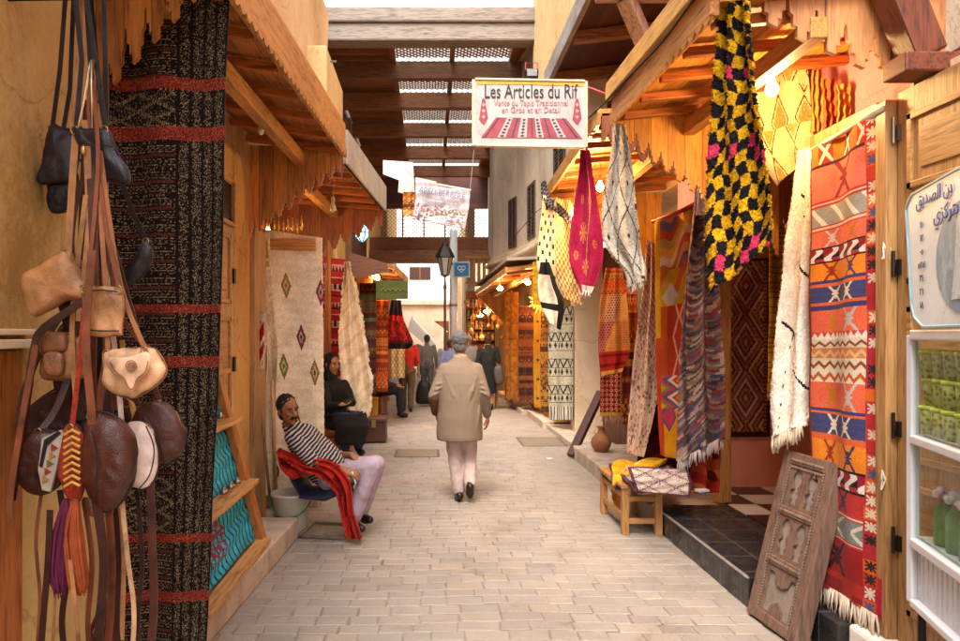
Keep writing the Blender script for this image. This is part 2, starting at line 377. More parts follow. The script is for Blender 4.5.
# paving: each setting stone jittered, one sheet
rnd = random.Random(3)
vs_, fs_, cs_ = [], [], []
base = C('988b80'); y = 1.2
jointc = C('6b5645')
vs_ += [(-2.2, -2, -.0045), (3.0, -2, -.0045), (3.0, 40, -.0045), (-2.2, 40, -.0045)]; fs_.append((0, 1, 2, 3)); cs_.append(C('6e6156'))
while y < 26:
    hgt = rnd.uniform(.11, .135); x = -2.1 + rnd.uniform(-.2, 0)
    while x < 2.9:
        wd = rnd.uniform(.15, .25); gp = rnd.uniform(.0015, .004)
        x0, x1, y0, y1 = x + gp, x + wd - gp, y + gp, y + hgt - gp; b = .006
        wear = .5 + .5 * math.sin(x * 1.7 + y * .35) ; z = rnd.uniform(-.002, .002)
        skx = .012 * math.sin(y * 3.1 + x)
        n = len(vs_)
        q = [(x0, y0), (x1, y0), (x1, y1), (x0, y1)]; qi = [(x0 + b, y0 + b), (x1 - b, y0 + b), (x1 - b, y1 - b), (x0 + b, y1 - b)]
        jj = [(rnd.uniform(-.006, .006), rnd.uniform(-.005, .005)) for _ in range(4)]
        wob = .035 * math.sin(x * 1.3 + 1) + .02 * math.sin(x * 3.7)
        vs_ += [(a + j[0], c + j[1] + wob, -.0045) for (a, c), j in zip(q, jj)] + [(a + j[0], c + j[1] + wob, z) for (a, c), j in zip(qi, jj)]
        k = rnd.uniform(.9, 1.07); tcol = mixc(base, C(rnd.choice(['9c8a76', '8a7e76', '988a7a', '80746a'])), rnd.uniform(.1, .6)); cc = tuple(a * k for a in tcol)
        for f in [(4, 5, 6, 7), (0, 1, 5, 4), (1, 2, 6, 5), (2, 3, 7, 6), (3, 0, 4, 7)]: fs_.append(tuple(n + a for a in f)); cs_.append(cc)
        x += wd
    y += hgt
me = bpy.data.meshes.new('paving'); me.from_pydata(vs_, [], fs_)
at = me.color_attributes.new('Col', 'FLOAT_COLOR', 'CORNER'); buf = []
for p, c in zip(me.polygons, cs_): buf += [*c, 1.0] * p.loop_total
at.data.foreach_set('color', buf)
m, nt, b = nodes('worn_stone_paving')
a_ = N(nt, 'ShaderNodeAttribute', attribute_name='Col'); t = N(nt, 'ShaderNodeTexNoise', Scale=60.0, Detail=8.0, Roughness=.7); nt.links.new(coords(nt), t.inputs['Vector'])
t2 = N(nt, 'ShaderNodeTexNoise', Scale=.9, Detail=6.0); nt.links.new(coords(nt, (1, .5, 1)), t2.inputs['Vector'])
q = N(nt, 'ShaderNodeMix', data_type='RGBA', blend_type='MULTIPLY'); q.inputs[0].default_value = 1
nt.links.new(a_.outputs['Color'], q.inputs[6]); nt.links.new(ramp(nt, t.outputs[0], [(.3, (.75, .73, .7)), (.65, (1.08, 1.08, 1.08))]), q.inputs[7])
q2 = N(nt, 'ShaderNodeMix', data_type='RGBA', blend_type='MIX'); nt.links.new(ramp(nt, t2.outputs[0], [(.42, (.15, .15, .15)), (.62, (.72, .72, .72))]), q2.inputs[0])
nt.links.new(q.outputs[2], q2.inputs[6]); q2.inputs[7].default_value = (*C('9a8e82'), 1)
t5 = N(nt, 'ShaderNodeTexNoise', Scale=2.6, Detail=9.0, Roughness=.68, Distortion=.6); nt.links.new(coords(nt), t5.inputs['Vector'])
q3 = N(nt, 'ShaderNodeMix', data_type='RGBA', blend_type='MULTIPLY'); q3.inputs[0].default_value = 1; nt.links.new(q2.outputs[2], q3.inputs[6])
nt.links.new(ramp(nt, t5.outputs[0], [(.33, (.7, .66, .63)), (.42, (.92, .91, .9)), (.55, (1, 1, 1)), (.7, (1.1, 1.09, 1.07))]), q3.inputs[7])
vd = N(nt, 'ShaderNodeTexVoronoi', Scale=9.0); nt.links.new(coords(nt), vd.inputs['Vector'])
q4 = N(nt, 'ShaderNodeMix', data_type='RGBA', blend_type='MULTIPLY'); q4.inputs[0].default_value = 1; nt.links.new(q3.outputs[2], q4.inputs[6])
nt.links.new(ramp(nt, vd.outputs['Distance'], [(.03, (.55, .5, .46)), (.06, (1, 1, 1))]), q4.inputs[7])
nt.links.new(q4.outputs[2], b.inputs['Base Color']); b.inputs['Roughness'].default_value = .62; b.inputs['Specular IOR Level'].default_value = .35
bump(nt, b, t.outputs[0], .4, .006); me.materials.append(m); tag(link_mesh('paving', me), kind='structure')

def mhole(label, x0, y0, x1, y1):
    t = MB(); t.bb((x0, y0, -.01), (x1, y1, .0035)); o = t.build('drain_cover', plain('7d6c5c', .7), bevel=.004); tag(o, label, 'drain cover')
    f = MB()
    for k in range(2):
        f.bb((x0 - .03 + k * (x1 - x0 + .03), y0 - .03, -.01), (x0 + k * (x1 - x0 + .03), y1 + .03, .005)); f.bb((x0, y0 - .03 + k * (y1 - y0 + .03), -.01), (x1, y0 + k * (y1 - y0 + .03), .005))
    f.build('frame', plain('5d4e42', .7), o)
mhole('square paved drain cover near the foot of the leaning dark plank', 1.38, 10.1, 1.98, 10.9)
mhole('square paved drain cover in mid alley left of the walking man', -.45, 9.2, .1, 9.75)
def ledge(name, mat, boxes, bev=.012):
    t = MB()
    for a, b in boxes: t.bb(a, b)
    return tag(t.build(name, mat, bevel=bev), kind='structure')
# left stone step, slightly crooked
t = MB(); t.prism([(-1.20, 1.2, 0), (-1.16, 3.5, 0), (-1.05, 5.52, 0), (-2.6, 5.52, 0), (-2.6, 1.2, 0)], (0, 0, .17)); tag(t.build('stone_step', M_stone, bevel=.015), kind='structure')
ledge('stone_step', M_stone, [((1.88, 5.86, -.02), (2.75, 9.2, .17))], .02)
ledge('stone_step', plaster('d8cfc4', 'b5a698', 3), [((2.06, 2.0, -.02), (2.9, 3.42, .20)), ((1.98, 1.4, -.02), (2.6, 3.0, .1))], .02)
ledge('kerb', M_stone, [((2.02, 9.6, -.02), (2.5, 12, .08)), ((1.95, 12, -.02), (2.5, 14, .12)), ((1.85, 14.0, -.02), (2.5, 19, .10)), ((-1.4, 9.4, -.02), (-1.12, 16, .06))], .015)
# black tiled step and chequered shop floor
m, nt, b = nodes('black_tile'); v = coords(nt); br = N(nt, 'ShaderNodeTexBrick', Scale=1.0); br.offset = 0
for k_, v_ in (('Brick Width', .3), ('Row Height', .3), ('Mortar Size', .004), ('Color1', (.012, .011, .012, 1)), ('Color2', (.022, .02, .02, 1)), ('Mortar', (.12, .1, .09, 1))): br.inputs[k_].default_value = v_
nt.links.new(v, br.inputs['Vector']); nt.links.new(br.outputs[0], b.inputs['Base Color']); b.inputs['Roughness'].default_value = .22
nz = N(nt, 'ShaderNodeTexNoise', Scale=12.0, Detail=5.0); nt.links.new(v, nz.inputs['Vector']); nt.links.new(ramp(nt, nz.outputs[0], [(.35, (.15, .15, .15)), (.65, (.5, .5, .5))]), b.inputs['Roughness'])
M_btile = m
ledge('tiled_step', M_btile, [((1.885, 4.10, -.02), (2.52, 5.855, .185)), ((2.02, 3.43, -.02), (2.52, 4.10, .184))], .006)
t = MB(); t.bb((1.876, 4.10, .178), (1.888, 5.855, .190)); tag(t.build('tile_edge_strip', plain('c8c0b8', .3, .6)), kind='structure')
m, nt, b = nodes('chequered_tile'); ck = N(nt, 'ShaderNodeTexChecker', Scale=2.9); ck.inputs[1].default_value = (.62, .56, .5, 1); ck.inputs[2].default_value = (.015, .013, .013, 1)
nt.links.new(coords(nt), ck.inputs[0]); nt.links.new(ck.outputs[0], b.inputs['Base Color']); b.inputs['Roughness'].default_value = .25
ledge('shop_floor', m, [((2.525, 3.5, -.02), (4.6, 6.6, .189))], .003)

# ------------------------------------------------------------------ tooth profile for scalloped boards
def teeth(a, b, n, hgt, inv=False):
    """points from a to b (2-D, running edge) with tower-shaped notches cut upwards"""
    a = Vector(a); b = Vector(b); pts = []
    for k in range(n):
        for (f, h) in ((0, 0), (.16, 0), (.16, .28), (.30, .28), (.30, .55), (.42, .60), (.455, 1.0), (.545, 1.0), (.58, .60), (.70, .55), (.70, .28), (.84, .28), (.84, 0)):
            p = a.lerp(b, (k + f) / n); pts.append((p[0], p[1] + h * hgt))
    pts.append((b[0], b[1])); return pts
def end_board(name, Y, xe, xw, ze, zw, ztop, n, mat, parent, th=.025, hg=.16, dy=0.0):
    e = teeth((xe, ze), (xw, zw), n, hg); e = [(p[0], min(p[1], ztop - .01)) for p in e]
    t = MB(); rows = []
    for p in e: rows.append([t.bm.verts.new(q) for q in ((p[0], Y, p[1]), (p[0], Y, ztop), (p[0], Y + th, ztop), (p[0], Y + th, p[1]))])
    for a, b in zip(rows, rows[1:]):
        if abs(a[0].co.x - b[0].co.x) < 1e-6:
            t.bm.faces.new((a[0], b[0], b[3], a[3]))
        else:
            for k in range(4): t.bm.faces.new((a[k], b[k], b[(k + 1) % 4], a[(k + 1) % 4]))
    t.bm.faces.new(rows[0]); t.bm.faces.new(rows[-1][::-1])
    return t.build(name, mat, parent)
def awning(label, s, y0, y1, xw, xe0, xe1, z, near, far, roofmat, fh=.22, trim=True, rafters=5, extra=None, thick=.05, rise=0.1):
    """wooden canopy on one side of the alley. near/far = (ze, zw, teeth count, material) or None"""
    a = thing('wooden_awning', label, 'awning', (s * xw, (y0 + y1) / 2, z))
    xe = lambda Y: xe0 + (xe1 - xe0) * (Y - y0) / (y1 - y0)
    t = MB(); t.prism([(s * xe(y0), y0, z), (s * xe(y1), y1, z), (s * xw, y1, z + rise), (s * xw, y0, z + rise)], (0, 0, thick)); t.build('roof', roofmat, a)
    for k in range(rafters):
        Y = y0 + .12 + (y1 - y0 - .24) * k / max(1, rafters - 1)
        t = MB(); t.beam((s * (xe(Y) + .03), Y, z - .045), (s * xw, Y, z - .045 + rise), .045, .05); t.build('rafter', M_wood_mid2, a, bevel=.006)
    t = MB(); t.beam((s * (xe(y0) + .45 * (xw - xe0)), y0 + .03, z - .1), (s * (xe(y1) + .45 * (xw - xe1)), y1 - .03, z - .1), .08, .1); t.build('purlin', M_wood_oY2, a, bevel=.006)
    # eave board with a scalloped lower trim
    t = MB(); t.beam((s * xe(y0), y0, z + fh / 2 - .06), (s * xe(y1), y1, z + fh / 2 - .06), .03, fh, up=(0, 0, 1)); t.build('eave_board', M_wood_oY2, a, bevel=.004)
    if trim:
        n = int((y1 - y0) / .085); pts = []
        for k in range(n):
            for f, h in ((0, 0), (.25, -.022), (.5, -.03), (.75, -.022)):
                Y = y0 + (y1 - y0) * (k + f) / n; pts.append((s * (xe(Y) - .028), Y, z - .055 + h))
        pts += [(s * (xe(y1) - .028), y1, z - .055), (s * (xe(y1) - .028), y1, z + .0), (s * (xe(y0) - .028), y0, z + .0)]
        t = MB(); t.prism(pts, (s * .014, 0, 0)); t.build('scalloped_trim', M_wood_oY2, a)
    if near: end_board('end_board', y0, s * (xe(y0) + .02), s * xw, near[0], near[1], z + .02, near[2], near[3], a, hg=near[4] if len(near) > 4 else .16)
    if far: end_board('end_board', y1 - .03, s * (xe(y1) + .02), s * xw, far[0], far[1], z + .02, far[2], far[3], a, hg=far[4] if len(far) > 4 else .16)
    return a
M_wood_mid2 = wood('a85a1c', '70380e', 'X', .5)
M_wood_oY2 = wood('bc8240', '86521e', 'Y', .5)
M_board_o = wood('c08038', '8a521c', 'Z', .5, .115, 'X')
M_board_y = wood('dc9430', 'b06c14', 'Z', .5, .115, 'X')  # yellower copy of the board wood, lamplight put into its colour
M_board_r = wood('8c4a24', '5c2c12', 'Z', .5, .13, 'X')
M_board_p = wood('bf8250', '94603a', 'Z', .5, .3, 'X')
M_roof_o = wood('b0703a', '7c481c', 'Y', .5, .13, 'X')
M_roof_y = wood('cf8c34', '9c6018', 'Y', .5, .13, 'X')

# ------------------------------------------------------------------ LEFT BUILDINGS
lb = thing('shop_building', 'yellow plastered shop building behind the hanging leather bags on the left', 'building', (-1.7, 3.5, 0))
t = MB(); t.bb((-1.9, -4.0, 0), (-1.40, 3.35, 6.2)); t.build('wall', M_pl_olive, lb, bevel=.01)
t = MB(); t.bb((-1.9, 3.35, 0), (-1.47, 3.9, 3.2)); t.bb((-1.9, 3.35, 2.75), (-1.47, 5.18, 6.2)); t.bb((-1.9, 5.18, 0), (-1.46, 5.62, 6.2)); t.build('pillar', M_pl_warm, lb, bevel=.01)
t = MB(); t.bb((-1.398, 1.0, .1), (-1.375, 2.34, 1.57)); t.build('dado', wood('a05c20', '6a3510', 'Z', .45), lb, bevel=.004)
t = MB(); t.bb((-1.398, 1.0, 1.575), (-1.35, 2.40, 1.605)); t.bb((-1.398, 1.0, 1.62), (-1.36, 2.40, 1.64)); t.build('moulding', M_pl_cream, lb, bevel=.004)
d = MB(); d.bb((-1.52, 3.95, .17), (-1.47, 5.14, 2.42)); dr = d.build('door', M_wood_pine, lb)
d = MB()
for (z0, z1) in ((.3, 1.0), (1.1, 1.75), (1.85, 2.35)):
    for y0 in (4.02, 4.6):
        d.bb((-1.472, y0, z0), (-1.455, y0 + .48, z0 + .03)); d.bb((-1.472, y0, z1 - .03), (-1.455, y0 + .48, z1)); d.bb((-1.472, y0, z0), (-1.455, y0 + .03, z1)); d.bb((-1.472, y0 + .45, z0), (-1.455, y0 + .48, z1)); d.bb((-1.472, y0 + .09, z0 + .09), (-1.46, y0 + .39, z1 - .09))
d.build('door_panel', M_wood_pineY, lb, bevel=.003)
for z in (.7, 1.35, 2.0):
    d = MB(); d.bb((-1.456, 5.10, z), (-1.44, 5.15, z + .11)); d.build('hinge', M_iron, lb)
d = MB(); d.bb((-1.50, 4.2, 2.44), (-1.468, 5.12, 2.73)); d.build('window', plain('120c0a', .25), lb)
d = MB(); d.bb((-1.47, 4.15, 2.415), (-1.44, 5.16, 2.445)); d.bb((-1.47, 5.12, 2.445), (-1.44, 5.16, 2.75)); d.build('window_frame', M_wood_pineY, lb, bevel=.004)
# cream parapet above the eave
t = MB(); t.prism([(-1.25, 2.4, 3.34), (-1.02, 2.4, 3.45), (-.98, 2.4, 4.5), (-1.25, 2.4, 4.6)], (.12, 3.5, -.15)); t.build('parapet', plaster('e0c596', 'bd9a62', 1.2), lb, bevel=.01)
aw1 = awning('orange wooden awning with scalloped boards over the left shop door', -1, 2.86, 5.62, 1.46, .87, .70, 3.13, (3.10, 2.50, 7, M_board_o, .17), (2.95, 2.40, 9, M_board_o, .11), M_roof_o, fh=.26, rafters=7)
t = MB(); t.beam((-.90, 2.9, 3.36), (-.745, 5.65, 3.36), .03, .10); t.beam((-.93, 2.9, 3.43), (-.775, 5.65, 3.43), .05, .03); t.build('cornice', wood('d8a452', 'a87428', 'Y', .5), aw1, bevel=.006)
t = MB(); t.bb((-.92, 5.1, 3.38), (-.76, 6.05, 3.76)); o = t.build('gutter_box', plaster('dcc08a', 'b8955a', 2), bevel=.02); tag(o, 'pale yellow box at the end of the left awning eave', 'gutter box')
t = MB(); rr_ = random.Random(5)
for k in range(5):
    c0 = P(322, 66, 5.3); t.tube([c0 + Vector((rr_.uniform(-.03, .03), 0, rr_.uniform(-.12, 0))), c0 + Vector((rr_.uniform(-.02, .05), -.04, .02)), c0 + Vector((rr_.uniform(.0, .12), -.02, rr_.uniform(-.03, .05)))], .006, 6)
o = t.build('tied_cable', plain('6a6460', .6), smooth=True); tag(o, 'knot of grey cable tied around the left eave', 'cable')
# second left shop
lb2 = thing('shop_building', 'shop with dark open front behind the seated woman on the left', 'building', (-2, 8, 0))
t = MB(); t.bb((-2.4, 5.63, 0), (-1.9, 10.0, 3.4)); t.build('wall', plaster('7a4a26', '4a2a14', 2), lb2)
t = MB(); t.bb((-2.4, 6.2, 3.4), (-2.1, 10.0, 6.6)); t.build('upper_wall', wood('6a2e14', '3c180b', 'X', .6, .3, 'Z'), lb2)
t = MB(); t.bb((-1.9, 6.35, 0), (-1.55, 6.5, 3.0)); t.bb((-1.9, 8.95, 0), (-1.28, 9.1, 3.4)); t.build('partition', M_wood_z, lb2)
t = MB(); t.bb((-1.9, 6.5, 0), (-1.05, 8.95, .17)); t.build('step', M_stone, lb2, bevel=.015)
t = MB(); t.bb((-1.9, 9.1, 0), (-1.22, 10.0, 3.2)); t.build('pillar', M_pl_warm, lb2)
awning('brown wooden awning with pale grey eave board above the seated woman', -1, 6.0, 8.3, 1.85, .74, .55, 3.16, (3.0, 2.4, 9, M_board_r, .11), (2.93, 2.3, 9, M_board_r, .14), M_roof_o, fh=.05, trim=False, rafters=6)
t = MB(); t.beam((-.735, 6.0, 3.25), (-.545, 8.3, 3.25), .05, .30); o = t.build('eave_panel', plaster('b8b0a4', '8c8078', 2.5), bevel=.01); tag(o, 'weathered grey panel along the eave of the second left awning', 'panel')
# third left shop row
lb3 = thing('shop_building', 'row of narrow shops at the far left beyond the wooden chest', 'building', (-2, 13, 0))
t = MB(); t.bb((-2.6, 10.0, 0), (-1.5, 22.5, 3.1)); t.build('wall', plaster('8a6038', '5e3c20', 2), lb3)
t = MB(); t.bb((-2.6, 10.0, 3.1), (-2.06, 22.5, 7.6)); t.build('upper_wall', wood('6a2e14', '3c180b', 'X', .6, .3, 'Z'), lb3)
for y in (11.9, 14.2, 17):
    t = MB(); t.bb((-1.5, y, 0), (-1.0, y + .18, 2.9)); t.build('partition', M_wood_z, lb3)
awning('small brown wooden awning over the far left shop behind the green sign', -1, 11.5, 14.2, 1.5, .60, .46, 2.74, None, (2.6, 2.3, 6, M_board_r, .1), M_roof_o, fh=.12, trim=False, rafters=4)
t = MB(); t.prism([(-1.33, 11.35, 2.98), (-.72, 11.35, 2.80), (-.66, 11.35, 2.66), (-1.33, 11.35, 2.52)], (0, .05, 0)); o = t.build('awning_board', wood('6a3a1a', '40200e', 'X', .6)); tag(o, 'dark brown sloping board above the green sign on the left', 'board')

# ------------------------------------------------------------------ RIGHT BUILDINGS
rb = thing('shop_building', 'pink and cream shop building behind the red kilim on the right', 'building', (2.6, 3, 0))
t = MB(); t.bb((2.23, -4, 0), (2.95, 3.22, 2.8)); t.bb((2.45, 3.22, 0), (2.95, 3.42, 2.72)); t.build('wall', M_pl_cream, rb)
t = MB(); t.bb((2.36, -4, 2.81), (2.95, 6.6, 6.5)); t.build('upper_wall', M_pink, rb)
t = MB(); t.bb((2.352, 2.0, 2.9), (2.361, 3.35, 3.9)); t.build('plaster_patch', plaster('d8ccb8', 'b8a488', 3), rb)
t = MB(); t.bb((2.95, 3.42, .18), (4.6, 3.5, 3)); t.bb((4.5, 3.4, .18), (4.6, 6.6, 3)); t.bb((2.4, 3.4, 2.95), (4.6, 6.6, 3.05)); t.build('shop_interior', plaster('a86a30', '7a4618', 2), rb)
t = MB(); t.bb((2.55, 6.52, .18), (4.6, 6.6, 1.16)); t.build('pink_wall', plaster('e89c90', 'd0847a', 2), rb)  # pink brightened, lamplight inside the shop put into the colour
t = MB(); t.bb((2.55, 6.52, 1.16), (4.6, 6.6, 3.0)); t.build('panelling', M_wood_z, rb)
t = MB(); t.bb((2.45, 5.93, .18), (2.58, 6.04, 3.0)); t.build('door_post', wood('c88a4a', '946028', 'Z', .5), rb, bevel=.006)
t = MB(); t.bb((2.125, 3.23, .2), (2.20, 3.31, 2.72)); t.bb((2.135, 3.312, 2.66), (2.20, 3.9, 2.735)); t.build('door_jamb', M_wood_pine, rb, bevel=.006)
d = MB(); d.bb((2.172, 2.1, .2), (2.222, 3.215, 2.74)); d.build('door', M_wood_pine, rb)
d = MB()
for (z0, z1) in ((.35, .95), (1.05, 1.75), (1.85, 2.2), (2.28, 2.62)):
    for y0 in (2.16, 2.68):
        d.bb((2.157, y0, z0), (2.174, y0 + .46, z0 + .03)); d.bb((2.157, y0, z1 - .03), (2.174, y0 + .46, z1)); d.bb((2.157, y0, z0), (2.174, y0 + .03, z1)); d.bb((2.157, y0 + .43, z0), (2.174, y0 + .46, z1)); d.bb((2.164, y0 + .08, z0 + .08), (2.174, y0 + .38, z1 - .08))
d.build('door_panel', M_wood_pineY, rb, bevel=.003)
for z in (.62, 1.15, 1.9, 2.52):
    d = MB(); d.bb((2.16, 3.19, z), (2.174, 3.215, z + .07)); d.tube([(2.15, 3.216, z - .01), (2.15, 3.216, z + .11)], .008, 8); d.build('hinge', plain('8a7a68', .35, .8) if z > 2 else M_iron, rb)
t = MB(); t.beam((2.17, 3.05, 2.84), (1.86, 3.05, 3.62), .14, .13); t.build('bracket', wood('6a3420', '3c1a10', 'Z', .5), rb, bevel=.01)
t = MB(); t.bb((2.04, 2.97, 2.755), (2.40, 3.13, 2.84)); t.build('bracket_block', wood('6a3420', '3c1a10', 'Y', .5), rb, bevel=.008)
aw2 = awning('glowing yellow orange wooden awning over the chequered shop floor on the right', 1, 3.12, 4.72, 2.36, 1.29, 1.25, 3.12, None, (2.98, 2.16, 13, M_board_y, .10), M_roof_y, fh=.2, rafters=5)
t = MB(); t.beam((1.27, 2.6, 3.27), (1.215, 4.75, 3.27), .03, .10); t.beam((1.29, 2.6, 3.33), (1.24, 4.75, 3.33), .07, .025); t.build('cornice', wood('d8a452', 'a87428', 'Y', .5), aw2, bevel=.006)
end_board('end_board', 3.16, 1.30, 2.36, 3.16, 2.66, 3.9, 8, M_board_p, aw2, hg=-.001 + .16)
# middle right: behind the rugs
rb2 = thing('shop_building', 'ochre shop building with plaster pillar behind the hanging scarves on the right', 'building', (2.8, 8, 0))
t = MB(); t.bb((2.75, 6.6, 0), (3.2, 12.0, 3.0)); t.build('wall', wood('6a3a1c', '3e1e0e', 'Z', .6, .14, 'Y'), rb2)
t = MB(); t.bb((2.62, 4.9, 3.22), (3.2, 11.9, 5.2)); t.build('upper_wall', M_pl_ochre, rb2)
t = MB(); t.bb((1.78, 6.8, 5.2), (3.2, 11.98, 9.0)); t.build('overhanging_storey', M_pl_ochre, rb2)
t = MB(); t.bb((2.30, 11.0, 0), (2.75, 11.35, 3.25)); t.build('pillar', M_pl_cream, rb2, bevel=.015)
t = MB(); t.bb((2.29, 10.99, 2.02), (2.5, 11.0, 2.05)); t.build('ledge_mark', M_pl_grey, rb2)
t = MB(); t.bb((2.58, 6.7, .17), (2.66, 6.78, 2.9)); t.bb((2.60, 7.9, .17), (2.66, 7.96, 2.9)); t.build('post', M_wood_mid, rb2)
awning('orange wooden awning lit by a bulb behind the magenta scarf', 1, 5.0, 7.8, 2.6, 1.22, 1.30, 3.2, (3.02, 2.36, 14, M_board_r, .08), (3.02, 2.4, 14, M_board_y, .08), M_roof_y, fh=.12, trim=False, rafters=6)  # board colours carry the light: near one toned as shaded, far one as lit
# upper canopy
uc = thing('upper_canopy', 'weathered plank canopy with grey fascia high above the right shops', 'canopy', (2.2, 6.5, 5))
t = MB(); t.prism([(1.58, 4.9, 4.98), (1.58, 9.3, 4.98), (2.62, 9.3, 5.12), (2.62, 4.9, 5.12)], (0, 0, .06)); t.build('boarding', M_wood_darkY, uc)
t = MB(); t.beam((1.56, 4.9, 5.03), (1.56, 9.3, 5.03), .06, .24); t.build('fascia', M_wood_greyY, uc, bevel=.01)
for y in (5.3, 6.5, 7.7, 8.9):
    t = MB(); t.beam((1.6, y, 4.92), (2.62, y, 5.04), .1, .12); t.build('rafter', M_wood_dark, uc)
t = MB(); t.beam((1.35, 5.6, 4.42), (2.62, 5.6, 4.42), .16, .17); t.build('cross_beam', M_wood_grey, uc, bevel=.01)
t = MB(); t.beam((1.58, 5.6, 4.34), (1.98, 5.9, 3.75), .13, .1); t.build('strut', wood('a08068', '6c5040', 'Z', .7), uc, bevel=.008)
# far right building with windows
fb = thing('town_house', 'cream plastered house with dark narrow windows above the far right shops', 'house', (2.2, 16, 0))
def wall_windows(x, y0, y1, z0, z1, wins, th=.3):
    ys = sorted(set([y0, y1] + [w[0] for w in wins] + [w[1] for w in wins])); t = MB()
    for a, b in zip(ys, ys[1:]):
        w = [q for q in wins if q[0] <= a and q[1] >= b]
        if w: t.bb((x, a, z0), (x + th, b, w[0][2])); t.bb((x, a, w[0][3]), (x + th, b, z1))
        else: t.bb((x, a, z0), (x + th, b, z1))
    bmesh.ops.remove_doubles(t.bm, verts=t.bm.verts[:], dist=1e-4)
    return t
CV = [(1.92, 9.0), (1.92, 12.3), (1.87, 13.0), (1.75, 14.0), (1.58, 14.8), (1.42, 15.5), (1.40, 16.2), (1.92, 16.3), (1.92, 23.0)]
def curve_wall(z0, z1, off=0.0, pts=None, th=.3):
    t = MB(); p = [(x - off, y) for x, y in (pts or CV)]; q = [(2.3, p[-1][1]), (2.3, p[0][1])]
    t.prism([(x, y, z0) for x, y in p + q], (0, 0, z1 - z0)); return t
curve_wall(2.9, 5.15).build('wall', M_pl_grey, fb)
curve_wall(5.15, 7.1, 0, [c for c in CV if c[1] > 12] if False else [(1.92, 12.0)] + CV[2:]).build('wall', M_pl_grey, fb)
curve_wall(3.16, 3.24, .10, CV[:7]).build('cornice', M_pl_cream, fb, bevel=.02); curve_wall(3.245, 3.33, .055, CV[:7]).build('cornice', M_pl_cream, fb, bevel=.02)
curve_wall(2.86, 2.94, .06, CV[:7]).build('cornice', M_pl_grey, fb, bevel=.02)
for (xa, ya), (xb, yb), z0, z1 in (((1.914, 12.5), (1.862, 13.1), 3.42, 4.42), ((1.752, 13.98), (1.655, 14.45), 3.42, 4.42), ((1.92, 9.8), (1.92, 10.65), 3.60, 4.5), ((1.92, 18), (1.92, 18.8), 3.5, 4.6)):
    dd = V(xb - xa, yb - ya, 0).normalized(); nn = V(-dd.y, dd.x, 0)
    def wp(u, z, o): return V(xa, ya, z).lerp(V(xb, yb, z), u) + nn * o
    f = MB(); f.prism([wp(0, z0, .012), wp(1, z0, .012), wp(1, z1, .012), wp(0, z1, .012)], nn * -.05); wf = f.build('window', plain('3a2e26', .5), fb)
    f = MB(); L_ = (V(xb, yb, 0) - V(xa, ya, 0)).length
    for (u0, u1, a0, a1) in ((0, .07, z0, z1), (.93, 1, z0, z1), (.07, .93, z1 - .05, z1), (.07, .93, z0, z0 + .04), (.48, .52, z0 + .04, z1 - .05)): f.prism([wp(u0, a0, .03), wp(u1, a0, .03), wp(u1, a1, .03), wp(u0, a1, .03)], nn * -.016)
    for k in range(14): zz = z0 + .07 + (z1 - z0 - .14) * k / 13; f.prism([wp(.08, zz, .024), wp(.92, zz, .024), wp(.92, zz + .02, .024), wp(.08, zz + .02, .024)], nn * -.01)
    f.build('shutter', plain('5a4434', .6), wf)
t = MB(); t.bb((2.15, 12.0, 0), (2.5, 23, 2.95)); t.build('lower_wall', M_pl_warm, fb)
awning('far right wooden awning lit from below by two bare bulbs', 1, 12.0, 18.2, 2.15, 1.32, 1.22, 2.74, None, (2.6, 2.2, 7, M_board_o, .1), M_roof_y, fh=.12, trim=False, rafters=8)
t = MB(); t.prism([(1.18, 18.3, 2.95), (1.32, 11.9, 2.95), (2.3, 11.9, 3.0), (2.3, 18.3, 3.0)], (0, 0, -.05)); o = t.build('awning_cover', plaster('a09080', '7c6c5c', 3)); tag(o, 'grey felt cover on top of the far right awning', 'roof cover')
t = MB(); t.prism([(1.20, 18.0, 2.66), (2.1, 18.0, 2.60), (2.1, 18.0, 1.75)], (0, .04, 0)); o = t.build('side_board', M_board_o); tag(o, 'triangular orange plank board closing the far right awning', 'board')

# ------------------------------------------------------------------ PERGOLA over the alley
pg = thing('street_pergola', 'timber lattice roof with cross beams spanning high over the alley', 'pergola', (0, 17, 6.6))
t = MB(); t.bb((-2.05, 11.8, 6.64), (1.98, 12.15, 6.94)); t.bb((-2.05, 11.75, 6.94), (1.98, 12.15, 7.2)); t.build('front_beam', wood('8c7c6e', '5e5046', 'X', .85), pg, bevel=.03)
BY = [13.64, 15.4, 17.6, 19.75, 22.0]
for y in BY:
    t = MB(); t.bb((-2.0, y - .09, 6.64), (1.92, y + .09, 6.98)); t.build('cross_beam', M_wood_dark if y != 13.64 else wood('7a5636', '4a2e1a', 'X', .6), pg, bevel=.01)
for x in (-.72, .43, 1.6):
    t = MB(); t.bb((x - .05, 12.16, 6.985), (x + .05, 23, 7.08)); t.build('runner', M_wood_dark, pg)
t = MB(); t.bb((-2.0, 12.16, 7.1), (-.74, 23, 7.14)); t.bb((1.62, 12.16, 7.1), (1.92, 23, 7.14)); t.build('boarding', wood('a0623a', '684024', 'X', .6, .16, 'Y'), pg)
def lattice(x0, x1, a0, a1, pitch, wbar, f):
    t = MB(); L = (x1 - x0) + (a1 - a0)
    for sgn in (1, -1):
        k = 0.0
        while k < L:
            # line x+sgn*a = const
            if sgn == 1:
                p = (x0 + max(0, k - (a1 - a0)), a0 + min(k, a1 - a0)); q = (x0 + min(k, x1 - x0), a0 + max(0, k - (x1 - x0)))
            else:
                p = (x1 - max(0, k - (a1 - a0)), a0 + min(k, a1 - a0)); q = (x1 - min(k, x1 - x0), a0 + max(0, k - (x1 - x0)))
            if abs(p[0] - q[0]) > 1e-3: t.beam(f(p[0], p[1], sgn), f(q[0], q[1], sgn), wbar, .012)
            k += pitch
    return t
yy = [12.16, 13.55] + [None]
